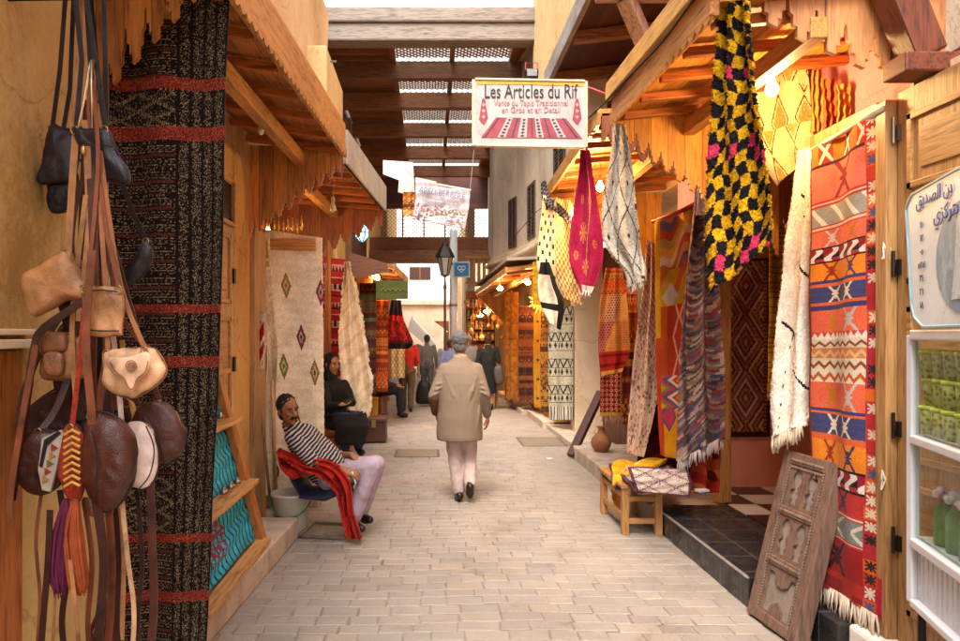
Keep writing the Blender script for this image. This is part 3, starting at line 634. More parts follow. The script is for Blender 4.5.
segs = [(12.16, 13.54), (13.74, 15.30), (15.5, 17.5), (17.7, 19.65), (19.85, 21.9)]
for (ya, yb) in segs:
    for (xa, xb) in ((-.66, .37), (.49, 1.54)):
        lattice(xa, xb, ya, yb, .125, .042, lambda x, y, s: (x, y, 7.05 + s * .008)).build('lattice_panel', wood('a88c70', '745a44', 'Y', .7), pg)
t = MB(); t.bb((-2.0, 23.0, 5.82), (1.92, 23.1, 7.15)); t.build('end_boarding', wood('5a2812', '38160a', 'X', .6, .3, 'Z'), pg)
for k in range(5):
    xa = -1.6 + k * .7; 
    t = lattice(xa + .02, xa + .66, 4.86, 5.82, .12, .04, lambda x, z, s: (x, 23.0 + s * .008, z)); t.build('lattice_screen', wood('6a4a34', '3c281c', 'Y', .7), pg)
    t = MB(); t.bb((xa - .03, 22.96, 4.86), (xa + .02, 23.06, 5.82)); t.build('mullion', M_wood_dark, pg)
t = MB(); t.bb((-2.0, 22.9, 4.40), (1.95, 23.15, 4.86)); t.build('lintel', wood('7a4420', '4a2410', 'X', .6), pg, bevel=.01)
t = MB(); t.bb((-2.0, 22.6, 4.0), (1.95, 23.1, 4.38)); t.build('lintel', M_wood_dark, pg, bevel=.01)
for (x0, x1, y0) in ((-1.98, -1.78, 13.2), (-1.98, -1.82, 16)):
    t = MB(); t.bb((x0, y0, 3.2), (x1, y0 + .15, 6.64)); t.build('post', wood('a0805a', '6c5030', 'Z', .7), pg)
# railing pieces behind the blue sign (wood brackets)
t = MB()
for k in range(5): t.bb((1.15 + k * .16, 21.4, 3.25), (1.24 + k * .16, 21.5, 4.0))
t.bb((1.1, 21.35, 3.98), (1.92, 21.5, 4.06)); t.bb((1.1, 21.35, 3.2), (1.92, 21.5, 3.27)); t.build('wood_rail', wood('b07a48', '7c4e28', 'Z', .6), pg)

# ------------------------------------------------------------------ far end of the alley
fe = thing('distant_house', 'bright white house closing the far end of the alley', 'house', (0, 34, 0))
t = MB(); t.bb((-5, 34, 0), (2.4, 38, 9)); t.build('wall', plain('e8ddd4', .9), fe)
t = MB(); t.bb((-5, 33.7, 3.1), (1.6, 34, 3.3)); t.bb((-5, 33.85, 0), (1.6, 34, 3.1)); t.build('cornice', plaster('dcc0a4', 'bd9c80', 1), fe)
f = MB(); f.bb((-1.0, 33.96, 4.35), (.02, 34.0, 4.95)); w_ = f.build('window', plain('4a3028', .4), fe); f = MB(); f.bb((-.52, 33.93, 4.36), (-.46, 33.96, 4.94)); f.build('frame', M_wood_mid, w_)
fe2 = thing('distant_house', 'sunlit cream house at the far right bend of the alley', 'house', (3, 27, 0))
t = MB(); t.bb((1.25, 23.2, 0), (1.5, 33, 6)); t.bb((.9, 27, 0), (3, 30, 5)); t.build('wall', M_pl_cream, fe2)
t = MB(); t.bb((-6, 23.2, 0), (-1.45, 30, 9)); o = t.build('tall_house', M_pl_warm); tag(o, 'shadowed plaster house wall beyond the far left shops', 'house')

# unseen canopy over the bags, added to darken the near left wall
awning('unseen wooden awning added above the leather bags to shade the near left wall', -1, 1.5, 2.80, 1.40, .92, .88, 3.22, None, None, M_roof_o, fh=.26, rafters=6)
# ================================================================== TEXTILES
A_wool = attrmat('woven_wool', .95, 300, .5, .3)
A_pile = attrmat('shaggy_pile', 1.0, 220, .7, .5, bd=.006)
A_silk = attrmat('soft_scarf', .75, 500, .2, .4)
# --- black berber rug, upper left
RB = [(.143, .161), (.212, .232), (.460, .472), (.533, .549), (.782, .794), (.862, .876), (.975, 1.0)]
def p_black(u, v):
    i, j = int(u * 190), int(v * 760)
    for a, b in RB:
        if a <= v <= b: return C('74241a') if hsh(i, j) > .45 else C('9c402a') if hsh(j, i) > .4 else C('241010') if hsh(j, i, 3) > .3 else C('8c6c50')
    w = C(['84745a', '665840', '968466', '4c3e2c'][int(hsh(i, j, 2) * 4)])
    dk = C('120c0b') if hsh(i, j, 5) > .2 else C('2a1812')
    if u > .62:
        cx = tri(u * 11); k = (.36 if cx > .55 else .24)
        if abs(cx - .1) < .1: return dk
        return w if hsh(i, j) < k * .9 else dk
    if .165 < v < .21 or .70 < v < .78:
        q = abs(tri(u * 3.2) - tri(v * 42)); return w if q < .18 and hsh(i, j) < .6 or hsh(i, j) < .16 else dk
    r = j % 14; blk = j // 14
    if r in (0, 6): return w if hsh(i // 3, j) < .72 else dk
    if r in (2, 3, 4):
        m_ = blk % 3
        if m_ == 0: return w if abs(tri(i / 9) * 3 - (r - 2)) < .6 and hsh(i, j) < .85 else dk
        if m_ == 1: return w if (i // 3 + r) % 3 == 0 and hsh(i, j) < .85 else dk
        return w if (i // 2) % 4 == r % 2 and hsh(i, j) < .8 else dk
    if r in (9, 10, 11): return (C('44201a') if hsh(i, j) < .75 else C('6c3826')) if blk % 2 else (w if hsh(i // 2, j // 2) < .22 else dk)
    return w if hsh(i, j) < .06 else dk
rug('berber_rug', 'tall black and white speckled berber rug with thin red bands hanging behind the leather bags', 'rug',
    PL((96, -25, 3.02), (98, 160, 3.02), (104, 330, 3.02), (112, 500, 3.02), (118, 690, 3.02)), PL((230, -25, 3.0), (225, 100, 3.0), (221, 300, 3.0), (213, 480, 3.0), (203, 690, 3.0)),
    p_black, 190, 760, fold=(.016, 1.8, 1), thick=.012, mat=A_wool, fringe=(40, .05, '7a1c14'))
# --- white rug with coloured diamonds
DM = [(.38, .20, '6a9030', 'b04038'), (.62, .39, '8a2c58', '4a3030'), (.30, .505, '5c8c28', '7a6030'), (.85, .52, 'a88830', '503828'), (.50, .715, 'b87828', '7a2c28'), (.78, .90, '7a2038', 'a05048'), (.97, .21, '8a3060', '6a3040'), (.03, .40, '50402c', '7a6030'), (.10, .90, '6a5020', '4a3020')]
def p_white(u, v):
    for (a, b, h1, h2) in DM:
        q = dia(u, v, a, b, .085, .052)
        if q < 1:
            if q > .78: return C(h2)
            if q > .5: return C(h1)
            if q > .28: return C('c8b08c')
            return C(h2)
    n = hsh(int(u * 60), int(v * 160)); return mixc(C('f4e2c4'), C('e0c8a2'), n * .5 + .25 * (int(v * 60) % 2))
rug('diamond_rug', 'cream wool rug with small coloured diamonds hanging behind the seated man', 'rug', PL((262, 229, 6.3), (264, 300, 6.3), (268, 400, 6.3), (270, 498, 6.3)), PL((322, 238, 6.32), (323, 330, 6.32), (324, 420, 6.32), (325, 498, 6.32)),
    p_white, 90, 240, fold=(.010, 1.3, 0), thick=.03, mat=A_wool, edge=.006)
rug('rolled_rug', 'folded cream rug edge with a yellow tag hanging on the plaster pillar', 'rug', PL((252, 230, 6.05), (256, 290, 6.1), (266, 350, 6.15), (264, 420, 6.2), (262, 495, 6.2)), PL((268, 232, 6.2), (272, 300, 6.2), (276, 350, 6.2), (276, 420, 6.2), (274, 495, 6.2)),
    lambda u, v: C('b8a030') if .03 < v < .14 and .3 < u < .9 and hsh(int(u * 20), int(v * 90)) > .4 else mixc(C('f0dcb8'), C('d8bf98'), hsh(int(u * 20), int(v * 90))), 24, 90, fold=(.03, 1, .5), thick=.04, mat=A_pile)
def p_redk(u, v):
    r = v * 26; i = int(r); f = r - i
    k = i % 6
    if k == 1: return C('b8746c') if tri(u * 9) > f else C('5a1010')
    if k == 4: return C('1c1014') if tri(u * 6) < .4 + .2 * f else C('a87868')
    if f < .12: return C('c09078') if k % 2 else C('40100e')
    return C('8c1a14') if k % 2 else C('a0241c')
rug('red_kilim', 'bright red striped kilim hanging between the cream rug and the shaggy shawl', 'rug', PL((320, 257, 8.95), (320, 420, 8.95)), PL((350, 260, 9.0), (351, 420, 9.0)), p_redk, 50, 140, fold=(.01, 2, 0), mat=A_wool)
# shaggy shawl with ruffles
def p_shawl(u, v): return mixc(C('f6e6ca'), C('dcc09a'), .3 * hsh(int(u * 30), int(v * 90)) + .5 * (tri(v * 9 + u * 1.3) < .25))
rug('ruffled_shawl', 'fluffy cream wool shawl with ruffled edge hanging right of the red kilim', 'shawl',
    PL((345, 262, 8.5), (341, 300, 8.45), (338, 345, 8.4), (342, 390, 8.4), (350, 425, 8.4)), PL((349, 262, 8.5), (358, 300, 8.5), (366, 345, 8.5), (372, 390, 8.5), (366, 424, 8.5)),
    p_shawl, 50, 200, fold=(.035, 2.2, 1), thick=.02, mat=A_wool, edge=.02, jit=.002, ruff=.035, sag=.03)
rug('hanging_bag', 'white and red cloth hanging by a cord on the plaster pillar', 'cloth', PL((249, 311, 5.75), (248, 340, 5.75), (250, 372, 5.75)), PL((266, 312, 5.8), (267, 340, 5.8), (264, 370, 5.8)),
    lambda u, v: C('8c1c18') if .45 < u < .85 and .15 < v < .9 and tri(v * 3 + u * 2) > .3 else mixc(C('c8b4a0'), C('a08c78'), hsh(int(u * 12), int(v * 30))), 20, 40, fold=(.015, 1.5, 0), thick=.02, mat=A_wool)
# far left textiles
def kil(cols, n, seed=0, zz=5):
    cc = [C(c) for c in cols]
    def f(u, v):
        r = v * n; i = int(r); g = r - i; a = cc[int(hsh(i, seed) * len(cc)) % len(cc)]; b = cc[int(hsh(i, seed + 9) * len(cc)) % len(cc)]
        m = int(hsh(i, seed + 4) * 4)
        if m == 0: return b if abs(tri(u * zz) - g) < .3 else a
        if m == 1: return b if dia(tri(u * zz), g, .5, .5, .4, .4) < 1 else a
        if m == 2: return b if (int(u * zz * 2) + int(g * 2)) % 2 else a
        return b if g < .2 else a
    return f
def band(name, label, cat, x0, x1, y0, y1, Y, pat, Y2=None, fold=(.012, 2, 0), mat=None, nx=36, ny=90, **k):
    Y2 = Y2 or Y
    return rug(name, label, cat, PL((x0, y0, Y), (x0, (y0 + y1) / 2, Y), (x0, y1, Y)), PL((x1, y0, Y2), (x1, (y0 + y1) / 2, Y2), (x1, y1, Y2)), pat, nx, ny, fold=fold, mat=mat or A_wool, **k)
band('patterned_rug', 'dark brown patterned rug at the mouth of the far left shop', 'rug', 360, 376, 283, 395, 11.9, kil(['4a2418', '6c3420', '2c1a14', '70502c', '5a6030'], 26, 3), 11.7)
band('patterned_rug', 'narrow burnt orange rug with zigzags under the green sign', 'rug', 375, 388, 300, 392, 11.9, kil(['9c3c14', 'b8501c', '7c2c10', 'c06c28'], 22, 5, 3), 11.9)
rug('tiered_dress', 'black and red tiered dress hanging at the corner beneath the green sign', 'dress', PL((391, 300, 12.3), (388, 320, 12.3), (384, 342, 12.3), (388, 349, 12.3)), PL((401, 300, 12.3), (404, 320, 12.3), (413, 342, 12.3), (408, 349, 12.3)),
    lambda u, v: C('1a1212') if v < .3 or v > .84 else (C('a01c14') if v < .8 and hsh(int(u * 20), int(v * 30)) > .3 else C('5a100e')), 30, 40, fold=(.05, 3, 0), mat=A_wool, foldtop=.3)
band('lattice_cloth', 'cream cloth with yellow lattice hanging low beside the man in dark clothes', 'cloth', 391, 405, 340, 378, 14.2, lambda u, v: C('b08820') if min(abs(tri(u * 2) - tri(v * 3)), abs(tri(u * 2) + tri(v * 3) - 1)) < .14 else C('d8c8ac'))
band('shirt_stack', 'small red and brown garments hanging at the very back of the left shop', 'garments', 364, 377, 345, 372, 12.9, kil(['7c2c1c', '402018', '90582c'], 8, 2))
for k, (x0, x1, y0, y1, Y, cs, lb_) in enumerate([(352, 362, 300, 380, 9.9, ['3c2014', '5c3018', '8c5020'], 'brown runner hanging just right of the ruffled shawl'),
        (405, 412, 352, 382, 17.5, ['d0b8a0', 'a88068'], 'pale garment on a rail beyond the man in the red shirt')]):
    band('textile', lb_, 'textile', x0, x1, y0, y1, Y, kil(cs, 14, k))

# --- RIGHT SIDE ---------------------------------------------------
def p_check(u, v):
    a = u * 7.2; b = v * 24; a += .22 * math.sin(b * 1.7); b += .25 * math.sin(a * 1.9 + v * 7); i, j = int(a), int(b)
    if (i + j) % 2 == 0:
        return mixc(C('0e0b0a'), C('1c1218'), hsh(i, j))
    if (i * 7 + j * 5) % 13 == 0 or hsh(i, j, 3) < .05: return C('d0385c')
    return mixc(C('e0ae10'), C('c8920c'), hsh(i, j))
rug('chequered_rug', 'shaggy yellow and black chequered rug with pink squares hanging from the right eave', 'rug',
    PL((726, -30, 3.2), (722, 30, 3.2), (716, 90, 3.2), (709, 160, 3.2), (706, 230, 3.2), (711, 292, 3.2)), PL((746, -30, 3.1), (750, 30, 3.08), (757, 90, 3.05), (766, 160, 3.05), (772, 220, 3.05), (768, 244, 3.05)),
    p_check, 90, 240, fold=(.03, 2, 1), thick=.03, mat=A_pile, jit=.003, tuft=(20000, .009, .003), edge=.012)
def p_grey(u, v):
    a = u * 1.7 + v * 3.4; b = -u * 1.9 + v * 2.6
    if min(tri(a), 1e9) < .055 or tri(b) < .05: return C('3a332e')
    fa, fb2 = a - math.floor(a), b - math.floor(b)
    if abs(fa - .5) < .07 and abs(fb2 - .5) < .06: return C('2c2622')
    return mixc(C('d4c8b8'), C('b4a898'), hsh(int(u * 40), int(v * 90)))
rug('diamond_rug', 'pale grey rug with black diamond lines hanging from the far corner of the glowing awning', 'rug',
    PL((617, 124, 4.65), (610, 165, 4.65), (603, 210, 4.65), (606, 245, 4.65), (624, 270, 4.65), (629, 288, 4.65)), PL((625, 124, 4.6), (632, 165, 4.6), (637, 210, 4.55), (641, 245, 4.55), (644, 268, 4.5), (643, 281, 4.5)),
    p_grey, 70, 180, fold=(.025, 2, .6), thick=.02, mat=A_pile, tuft=(5000, .012, .003), fringe=(12, .05, 'b8a890'))
def p_mag(u, v):
    for (cu, cv, r) in ((.4, .58, .13), (.5, .82, .11), (.7, .36, .07), (.3, .34, .06), (.78, .66, .06), (.2, .74, .06)):
        du = (u - cu); dv = (v - cv) * 1.8; d_ = math.hypot(du, dv)
        if d_ < r:
            an = math.atan2(dv, du)
            if d_ < r * .3: return C('c06028')
            if math.cos(an * 8) > 0: return C('c8743c')
    if v > .93 and u > .3: return C('c0a090') if v > .95 else C('8c1030')
    if abs(u - .62 - .1 * math.sin(v * 6)) < .012: return C('c89060')
    return mixc(C('a81640'), C('8c0f34'), hsh(int(u * 30), int(v * 60)))
rug('floral_scarf', 'magenta scarf with orange flowers hanging in a long point beside the painted sign', 'scarf',
    PL((583, 150, 5.4), (577, 190, 5.4), (571, 230, 5.4), (570, 262, 5.4), (580, 290, 5.4)), PL((588, 150, 5.35), (595, 190, 5.35), (601, 230, 5.3), (602, 262, 5.3), (590, 293, 5.3)),
    p_mag, 60, 150, fold=(.02, 1.6, .3), thick=.006, mat=A_silk, fringe=(10, .05, 'c8b0a0'))
def p_dots(u, v):
    if u < .42:
        i, j = int(u * 12), int(v * 13); fu, fv = u * 12 - i, v * 13 - j
        if (i + j) % 2 == 0 and abs(fu - .5) < .28 and abs(fv - .5) < .26: return C('2a1c14')
        return C('d4c094')
    i, j = int(u * 22), int(v * 26); return C('8c6838') if (i + j) % 2 else C('d0b480')
rug('dotted_rug', 'cream rug with black dots and tan chequers hanging left of the magenta scarf', 'rug',
    PL((544, 196, 7.4), (540, 230, 7.4), (537, 265, 7.4), (545, 290, 7.4)), PL((572, 200, 7.3), (576, 235, 7.3), (581, 270, 7.3), (582, 306, 7.3)),
    p_dots, 80, 90, fold=(.03, 2.2, 1), mat=A_wool)
rug('black_border_cloth', 'black cord edged cloth with a white and black tail hanging from the dotted rug corner', 'cloth',
    PL((541, 262, 7.2), (538, 285, 7.2), (541, 305, 7.2), (548, 322, 7.2)), PL((549, 262, 7.15), (557, 285, 7.15), (564, 305, 7.15), (560, 330, 7.15)),
    lambda u, v: C('1c1614') if u > .75 or abs(v - .7) < .04 or v < .2 else C('d0c4b0'), 24, 40, fold=(.03, 1.5, 0), mat=A_wool)
rug('black_trim', 'black braided trim running from the awning corner along the dotted rug', 'trim', PL((541, 182, 7.38), (543, 200, 7.38), (556, 212, 7.3), (572, 228, 7.2)), PL((546, 180, 7.38), (550, 197, 7.38), (560, 204, 7.3), (573, 218, 7.2)),
    lambda u, v: C('1e1a1c') if (int(v * 30) + int(u * 3)) % 2 else C('5a5058'), 6, 60, mat=A_wool, jit=.004)
# orange patterned cloth and red lower cloth
def p_orl(u, v):
    if v < .25: return kil(['8c2c14', 'b05a20', '703018', 'a07030'], 14, 4, 6)(u, v * 2)
    i, j = int(u * 11), int(v * 44)
    if v < .78: 
        o = (j % 2) * .5; fu = (u * 11 + o) % 1; fv = v * 44 - j
        base_ = [C('8c2a18'), C('a86820'), C('5c3450'), C('c08c28')][min(3, int((u * .8 + v) * 3.2)) % 4]
        return base_ if math.hypot(fu - .5, fv - .5) < .36 else mixc(C('c8a070'), C('a85030'), .35 + .5 * (v > .5))
    if v > .96: return C('c08c30')
    return C('9c2014') if tri(v * 11) > .3 else C('6a1410')
rug('patterned_shawl', 'orange and purple lattice patterned shawl hanging above the terracotta jug', 'shawl',
    PL((606, 268, 6.9), (600, 300, 6.9), (598, 335, 6.9), (599, 360, 6.9), (601, 376, 6.9)), PL((622, 268, 6.85), (627, 300, 6.85), (629, 335, 6.85), (629, 352, 6.85), (622, 372, 6.85)),
    p_orl, 80, 160, fold=(.028, 2, .4), mat=A_wool)
def p_reddi(u, v):
    if u > .82 or v > .93: return C('b88838')
    return C('c8a078') if dia(tri(u * 2.6), tri(v * 6), .5, .5, .42, .42) < 1 and dia(tri(u * 2.6), tri(v * 6), .5, .5, .25, .25) > 1 else C('8c1818')
band('rust_runner', 'rust coloured runner in shade between the lattice shawl and the pointed pink rug', 'rug', 622, 637, 262, 424, 7.3, kil(['a04a20', '7c2c18', 'b8702c', '5c2018'], 20, 6, 3), 7.2)
band('red_runner', 'deep red runner with cream diamonds hanging just above the terracotta jug', 'rug', 600, 624, 360, 416, 7.6, p_reddi, fold=(.012, 1.5, 0), fringe=(14, .09, 'a87c58'))
# cream/pink tall rug
def p_cp(u, v):
    q = tri(u * 3 + v * 9)
    if v < .45 and abs(tri(v * 16 - u * 2.2) - .5) < .13: return C('a8644c')
    if hsh(int(u * 22), int(v * 80)) > .86: return C('a86458')
    if hsh(int(u * 20), int(v * 70), 4) > .94: return C('6c5048')
    return mixc(C('d8bea6'), C('bc9e86'), hsh(int(u * 40), int(v * 120)))
rug('patterned_rug', 'tall dusty pink and cream patterned rug with a pointed top on the stone step', 'rug',
    PL((648, 240, 6.3), (643, 290, 6.3), (636, 345, 6.3), (630, 400, 6.3), (626, 452, 6.3)), PL((655, 240, 6.25), (658, 290, 6.25), (659, 345, 6.2), (657, 400, 6.2), (644, 458, 6.2)),
    p_cp, 60, 200, fold=(.028, 2, .2), mat=A_wool)
# patchwork
def p_patch(u, v):
    if u < .13: return C('c8901c') if v < .5 else C('b03c18')
    if v < .22:
        return mixc(C(['b0502c', 'c09068', '4c5078', 'b83024', 'a88a40', 'd09030', 'd0b890'][int((u * 3.3 + v * 17 + .5 * math.sin(u * 11)) * 1.6) % 7]), C('c07838'), .2)
    if v < .37: return C('b8a898') if dia(u, v, .38, .33, .22, .06) < 1 else C(['c08420', 'b05828', 'b88a28'][int(u * 6 + v * 14) % 3])
    if v < .66:
        q = abs((u - .55) - .16 * (tri(v * 6) - .5)); q2 = abs((u - .75) + .16 * (tri(v * 6) - .5))
        return C('d09878') if q < .03 or q2 < .03 else C('a83418') if u > .3 else C('b04c1c')
    if v < .8: return [C('c03018'), C('c89018'), C('7c8040'), C('b83c58'), C('5c5068'), C('d8c0a0')][int(u * 7 + tri(v * 14) * 3) % 6]
    if dia(u, v, .35, .83, .2, .05) < 1: return C('b83c50')
    if dia(u, v, .35, .83, .26, .065) < 1: return C('5c4070')
    if dia(u, v, .8, .97, .15, .08) < 1: return C('c8a078')
    return C('cc8c10') if u > .2 else C('b43418')
rug('patchwork_rug', 'orange and yellow patchwork rug with zigzags hanging under a red rail', 'rug',
    PL((655, 222, 5.95), (656, 300, 5.95), (657, 380, 5.95), (660, 455, 5.95)), PL((696, 208, 5.8), (693, 300, 5.8), (690, 380, 5.8), (686, 462, 5.8)), p_patch, 90, 220, fold=(.02, 1.4, .2), mat=A_wool)
def p_str(u, v):
    w = v * 120 + 3.0 * u + 2.0 * math.sin(u * 6 + v * 5) + 1.2 * math.sin(u * 13); i = int(w); h = hsh(i, int(u * 7 + .5 * math.sin(i)))
    cc = ['5c4450', '7c6868', '8c2c38', '3c4058', 'a08070', '6c5048', '402c38', '8c6c40', '7c4858', 'b09a88']
    if v < .2: cc = ['4c3c60', '6c5878', '8c6078', '383850', '80504c']
    return mixc(C(cc[int(h * len(cc))]), C('7a6866'), .12)
rug('striped_rug', 'heavy rug of fine purple grey and red stripes with long white fringe', 'rug',
    PL((698, 150, 5.4), (692, 210, 5.4), (684, 280, 5.4), (679, 360, 5.4), (678, 420, 5.4), (678, 462, 5.4)), PL((712, 150, 5.4), (714, 210, 5.4), (717, 280, 5.4), (720, 350, 5.4), (722, 400, 5.4), (722, 438, 5.4)),
    p_str, 80, 260, fold=(.05, 2.1, .4), thick=.02, mat=A_wool, fringe=(46, .10, 'c8b8b4'))
band('pale_cloth', 'pale pink bunched cloth tied high between striped rug and chequered rug', 'cloth', 697, 711, 95, 215, 5.0, lambda u, v: mixc(C('c8a898'), C('a88474'), hsh(int(u * 12), int(v * 30))), fold=(.03, 2, 0))
# brown diamond rug on the pink wall
def p_brown(u, v):
    if u < .07 or u > .93 or v < .02 or v > .97: return C('3c1c18')
    if u < .13 or u > .87: return C('8c5c44') if int(v * 90) % 2 else C('5c2c24')
    k = v * 3.2; f = k - int(k); q = abs(u - .5) / .37 + abs(f - .5) / .5
    w = int(q * 7)
    cs = ['b88464', '6c4032', '9c5a44', '56302a', 'b89074', '744454', '94503c', '4c2c28']
    if hsh(int(u * 50), int(v * 120)) > .93: return C('a88468')
    return C(cs[w % 8])
band('brown_rug', 'brown rug with large stepped diamonds hanging over the pink wall', 'rug', 722, 770, 258, 437, 6.45, p_brown, nx=90, ny=260, fold=(.006, 1, 0))
def p_yel(u, v):
    if abs(tri(v * 22) - .5) < .1 or (abs(tri(u * 3 + v * 14) - .5) < .08 and v < .5): return C('6c4a10')
    return mixc(C('b88a1c'), C('9c7014'), hsh(int(u * 20), int(v * 90)))
band('yellow_rug', 'mustard yellow rug with thin dark lines between chequered rug and white shaggy rug', 'rug', 768, 800, 180, 400, 5.2, p_yel, fold=(.02, 1.5, 0), ny=160)
def p_crd(u, v):
    q = dia((u * 2.2 + (int(v * 3) % 2) * .5) % 1, (v * 2.4) % 1, .5, .5, .36, .46)
    if .94 < q < 1.08: return C('5c3c28')
    if q < .8: return mixc(C('a07830'), C('c09a58'), hsh(int(u * 40), int(v * 60)))
    return C('dcc28c')
rug('cream_rug', 'cream rug with golden brown diamonds lit brightly inside the right shop awning', 'rug',
    PL((748, 20, 4.3), (752, 90, 4.3), (758, 150, 4.3), (776, 186, 4.3)), PL((806, 50, 4.1), (809, 90, 4.1), (812, 125, 4.1), (812, 154, 4.1)), p_crd, 80, 120, fold=(.02, 1.5, .4), thick=.02, mat=A_pile)
for k, (x0, x1, y0, y1, Y, h, lb_) in enumerate([(770, 782, 178, 190, 4.4, '201410', ''), (812, 822, 70, 132, 3.95, 'b87830', 'folded ochre cloth hanging beside the cream diamond rug'), (824, 836, 78, 128, 3.9, 'b05028', 'narrow rust cloth hanging near the door jamb'), (838, 850, 84, 125, 3.85, 'c89048', 'narrow honey cloth hanging against the door jamb')]):
    if lb_: band('hanging_cloth', lb_, 'cloth', x0, x1, y0, y1, Y, lambda u, v, h=h: mixc(C(h), C('805028'), .4 * hsh(int(u * 8), int(v * 30))), fold=(.012, 2, k))
# white shaggy rug
def p_shag(u, v):
    for (a, b, c, d_) in ((.35, .38, .80, .46), (.1, .60, .55, .68), (.5, .78, .98, .88), (.2, .16, .7, .25)):
        if a < u < c and abs(v - (b + (d_ - b) * (u - a) / (c - a))) < .006: return C('1c1816')
    if abs(u - .35 - .1 * math.sin(v * 5)) < .02 and hsh(int(v * 80)) > .5: return C('5c544c')
    return mixc(C('f6e8d8'), C('e0d0be'), .6 * hsh(int(u * 30), int(v * 100)))
rug('shaggy_rug', 'white shaggy rug with short black strokes hanging left of the red kilim', 'rug',
    PL((806, 150, 4.05), (798, 200, 4.05), (786, 280, 4.05), (776, 350, 4.05), (771, 400, 4.05), (772, 438, 4.05)), PL((814, 148, 3.9), (816, 200, 3.88), (816, 280, 3.88), (814, 350, 3.88), (811, 400, 3.88), (802, 425, 3.88)),
    p_shag, 60, 170, fold=(.03, 1.6, .3), thick=.03, mat=A_pile, jit=.003, tuft=(4000, .007, .003), fringe=(34, .09, 'c8b49c', .006))
# --- main red kilim
def bandv(y): return (y - 120) / 490.0
KB = [(120, 'cross'), (143, 'line'), (146, 'pinkstar'), (184, 'stripes'), (191, 'grey'), (212, 'stripes'), (218, 'pink2'), (236, 'ess'), (254, 'or2'), (273, 'bl'), (277, 'rd'), (280, 'blue'), (298, 'rd'), (301, 'bl'), (306, 'red2'), (331, 'wave'), (339, 'zig'), (348, 'zigo'), (360, 'zig'), (372, 'zigr'), (386, 'redm'), (415, 'bl'), (418, 'rd'), (421, 'blue'), (443, 'rd'), (450, 'or2'), (476, 'ess'), (499, 'redb'), (521, 'stripes'), (527, 'green'), (549, 'stripes'), (553, 'dred'), (588, 'dred2'), (611, 'end')]
def motif(u, f, cu, s=1.0):
    x = abs(u - cu) / (.055 * s); y = (f - .5) / .30
    return abs(x - abs(y) * .8) < .28 or (x < .25 and abs(y) < .9) or (abs(y) < .16 and x < .9)
def p_kil(u, v):
    y = 120 + v * 490
    k = 0
    while k < len(KB) - 2 and KB[k + 1][0] <= y: k += 1
    y0, t = KB[k]; y1 = KB[k + 1][0]; f = (y - y0) / (y1 - y0)
    
    if u > .80:
        if u > .95: return C('a01c30')
        j = int(y / 13); g = y / 13 - j; x = (u - .875) / .075
        bc = C(['b0341c', 'c0581c', '9c2430', 'b84a1c', 'a02828'][int(hsh(j, 4) * 5)])
        if hsh(j, 2) > .22 and (abs(abs(x) - abs(g - .5) * 2) < .22 or (abs(g - .5) < .08) or abs(x) < .14) and abs(x) < .75 and abs(g - .5) < .38: return C(['c8b8a8', 'c0a890', '48486c', 'd0b89c', '28201c'][int(hsh(j, 8) * 5)])
        return bc
    if u < .03: return C('7a2018')
    if t == 'cross':
        x = u * 7; i = int(x); g = x - i; return C('c8b4a0') if abs(abs(g - .5) - abs(f - .5)) < .13 and i % 2 else C(['c0601c', 'a82c20'][i % 2])
    if t == 'line': return C('40202c')
    if t == 'pinkstar': return C('7c2430') if motif(u, f, .45, 1.8) else C('cc6854')
    if t == 'stripes': return C('c8b0a0') if int(f * 3) % 2 else C('a83830')
    if t == 'grey': return C('d0c8bc') if abs(((u * 4) % 1) - f * .7 - .1) < .13 else C('8c8c84')
    if t == 'pink2': return C('c8b0a0') if motif(u, f, .28) else C('b06818') if motif(u, f, .62) else C('cc6448')
    if t == 'ess':
        if f < .12 or f > .88: return C('1c1818')
        g = (u * 5.5) % 1; s = .5 + .28 * math.sin(f * 6.28)
        return C('d4cac0') if abs(g - s) < .2 else C('8c1828') if g < .5 else C('1c1a1c') if abs(f - .5) < .2 else C('a02830')
    if t == 'or2': return C('8c2c10') if motif(u, f, .26) else C('3c3450') if motif(u, f, .62) else C('d2781e')
    if t == 'bl': return C('3a3460')
    if t == 'rd': return C('c85a2c')
    if t == 'blue': return C('d0c0a8') if motif(u, f, .3) or motif(u, f, .58) else C('3c3c64') if int(y) % 7 else C('4a4468')
    if t == 'red2' or t == 'redm': return C('b06c1c') if motif(u, f, .28, 1.2) else C('a8a098') if motif(u, f, .62, 1.2) else C('cc5a3c')
    if t == 'wave': return C('d0c4b4') if f > tri(u * 14) * .7 else C('b43c34')
    if t in ('zig', 'zigo', 'zigr'):
        g = tri(u * 8) * .5 + .15; a_, b_ = {'zig': ('c4b49c', '7c3c20'), 'zigo': ('b87040', 'c8a070'), 'zigr': ('c8b8a0', 'a84c1c')}[t]
        return C(b_) if g < f < g + .35 else C(a_)
    if t == 'redb': return C('30304c') if motif(u, f, .5, 1.2) else C('a82c28')
    if t == 'green': return C('b8b0a0') if abs(((u * 3) % 1) - abs(f - .5)) < .1 else C('70746c')
    if t == 'dred': return C('3c1418') if motif(u, f, .4, 1.8) else C('8c1c1c')
    return C('a0281c') if hsh(int(u * 6), int(y / 6)) > .3 else C('7c1a18')
rug('red_kilim', 'large red kilim with indigo and orange bands hanging from the door jamb on the right', 'rug',
    PL((814, 150, 3.82), (813, 260, 3.82), (812, 380, 3.82), (812, 480, 3.80), (812, 578, 3.78)), PL((882, 110, 3.26), (882, 230, 3.26), (881, 370, 3.26), (879, 500, 3.26), (877, 618, 3.26)),
    p_kil, 170, 560, fold=(.014, 1.7, .3), thick=.012, mat=A_wool, wn=.18, fringe=(46, .12, 'c4b09a', .0045), edge=.004)
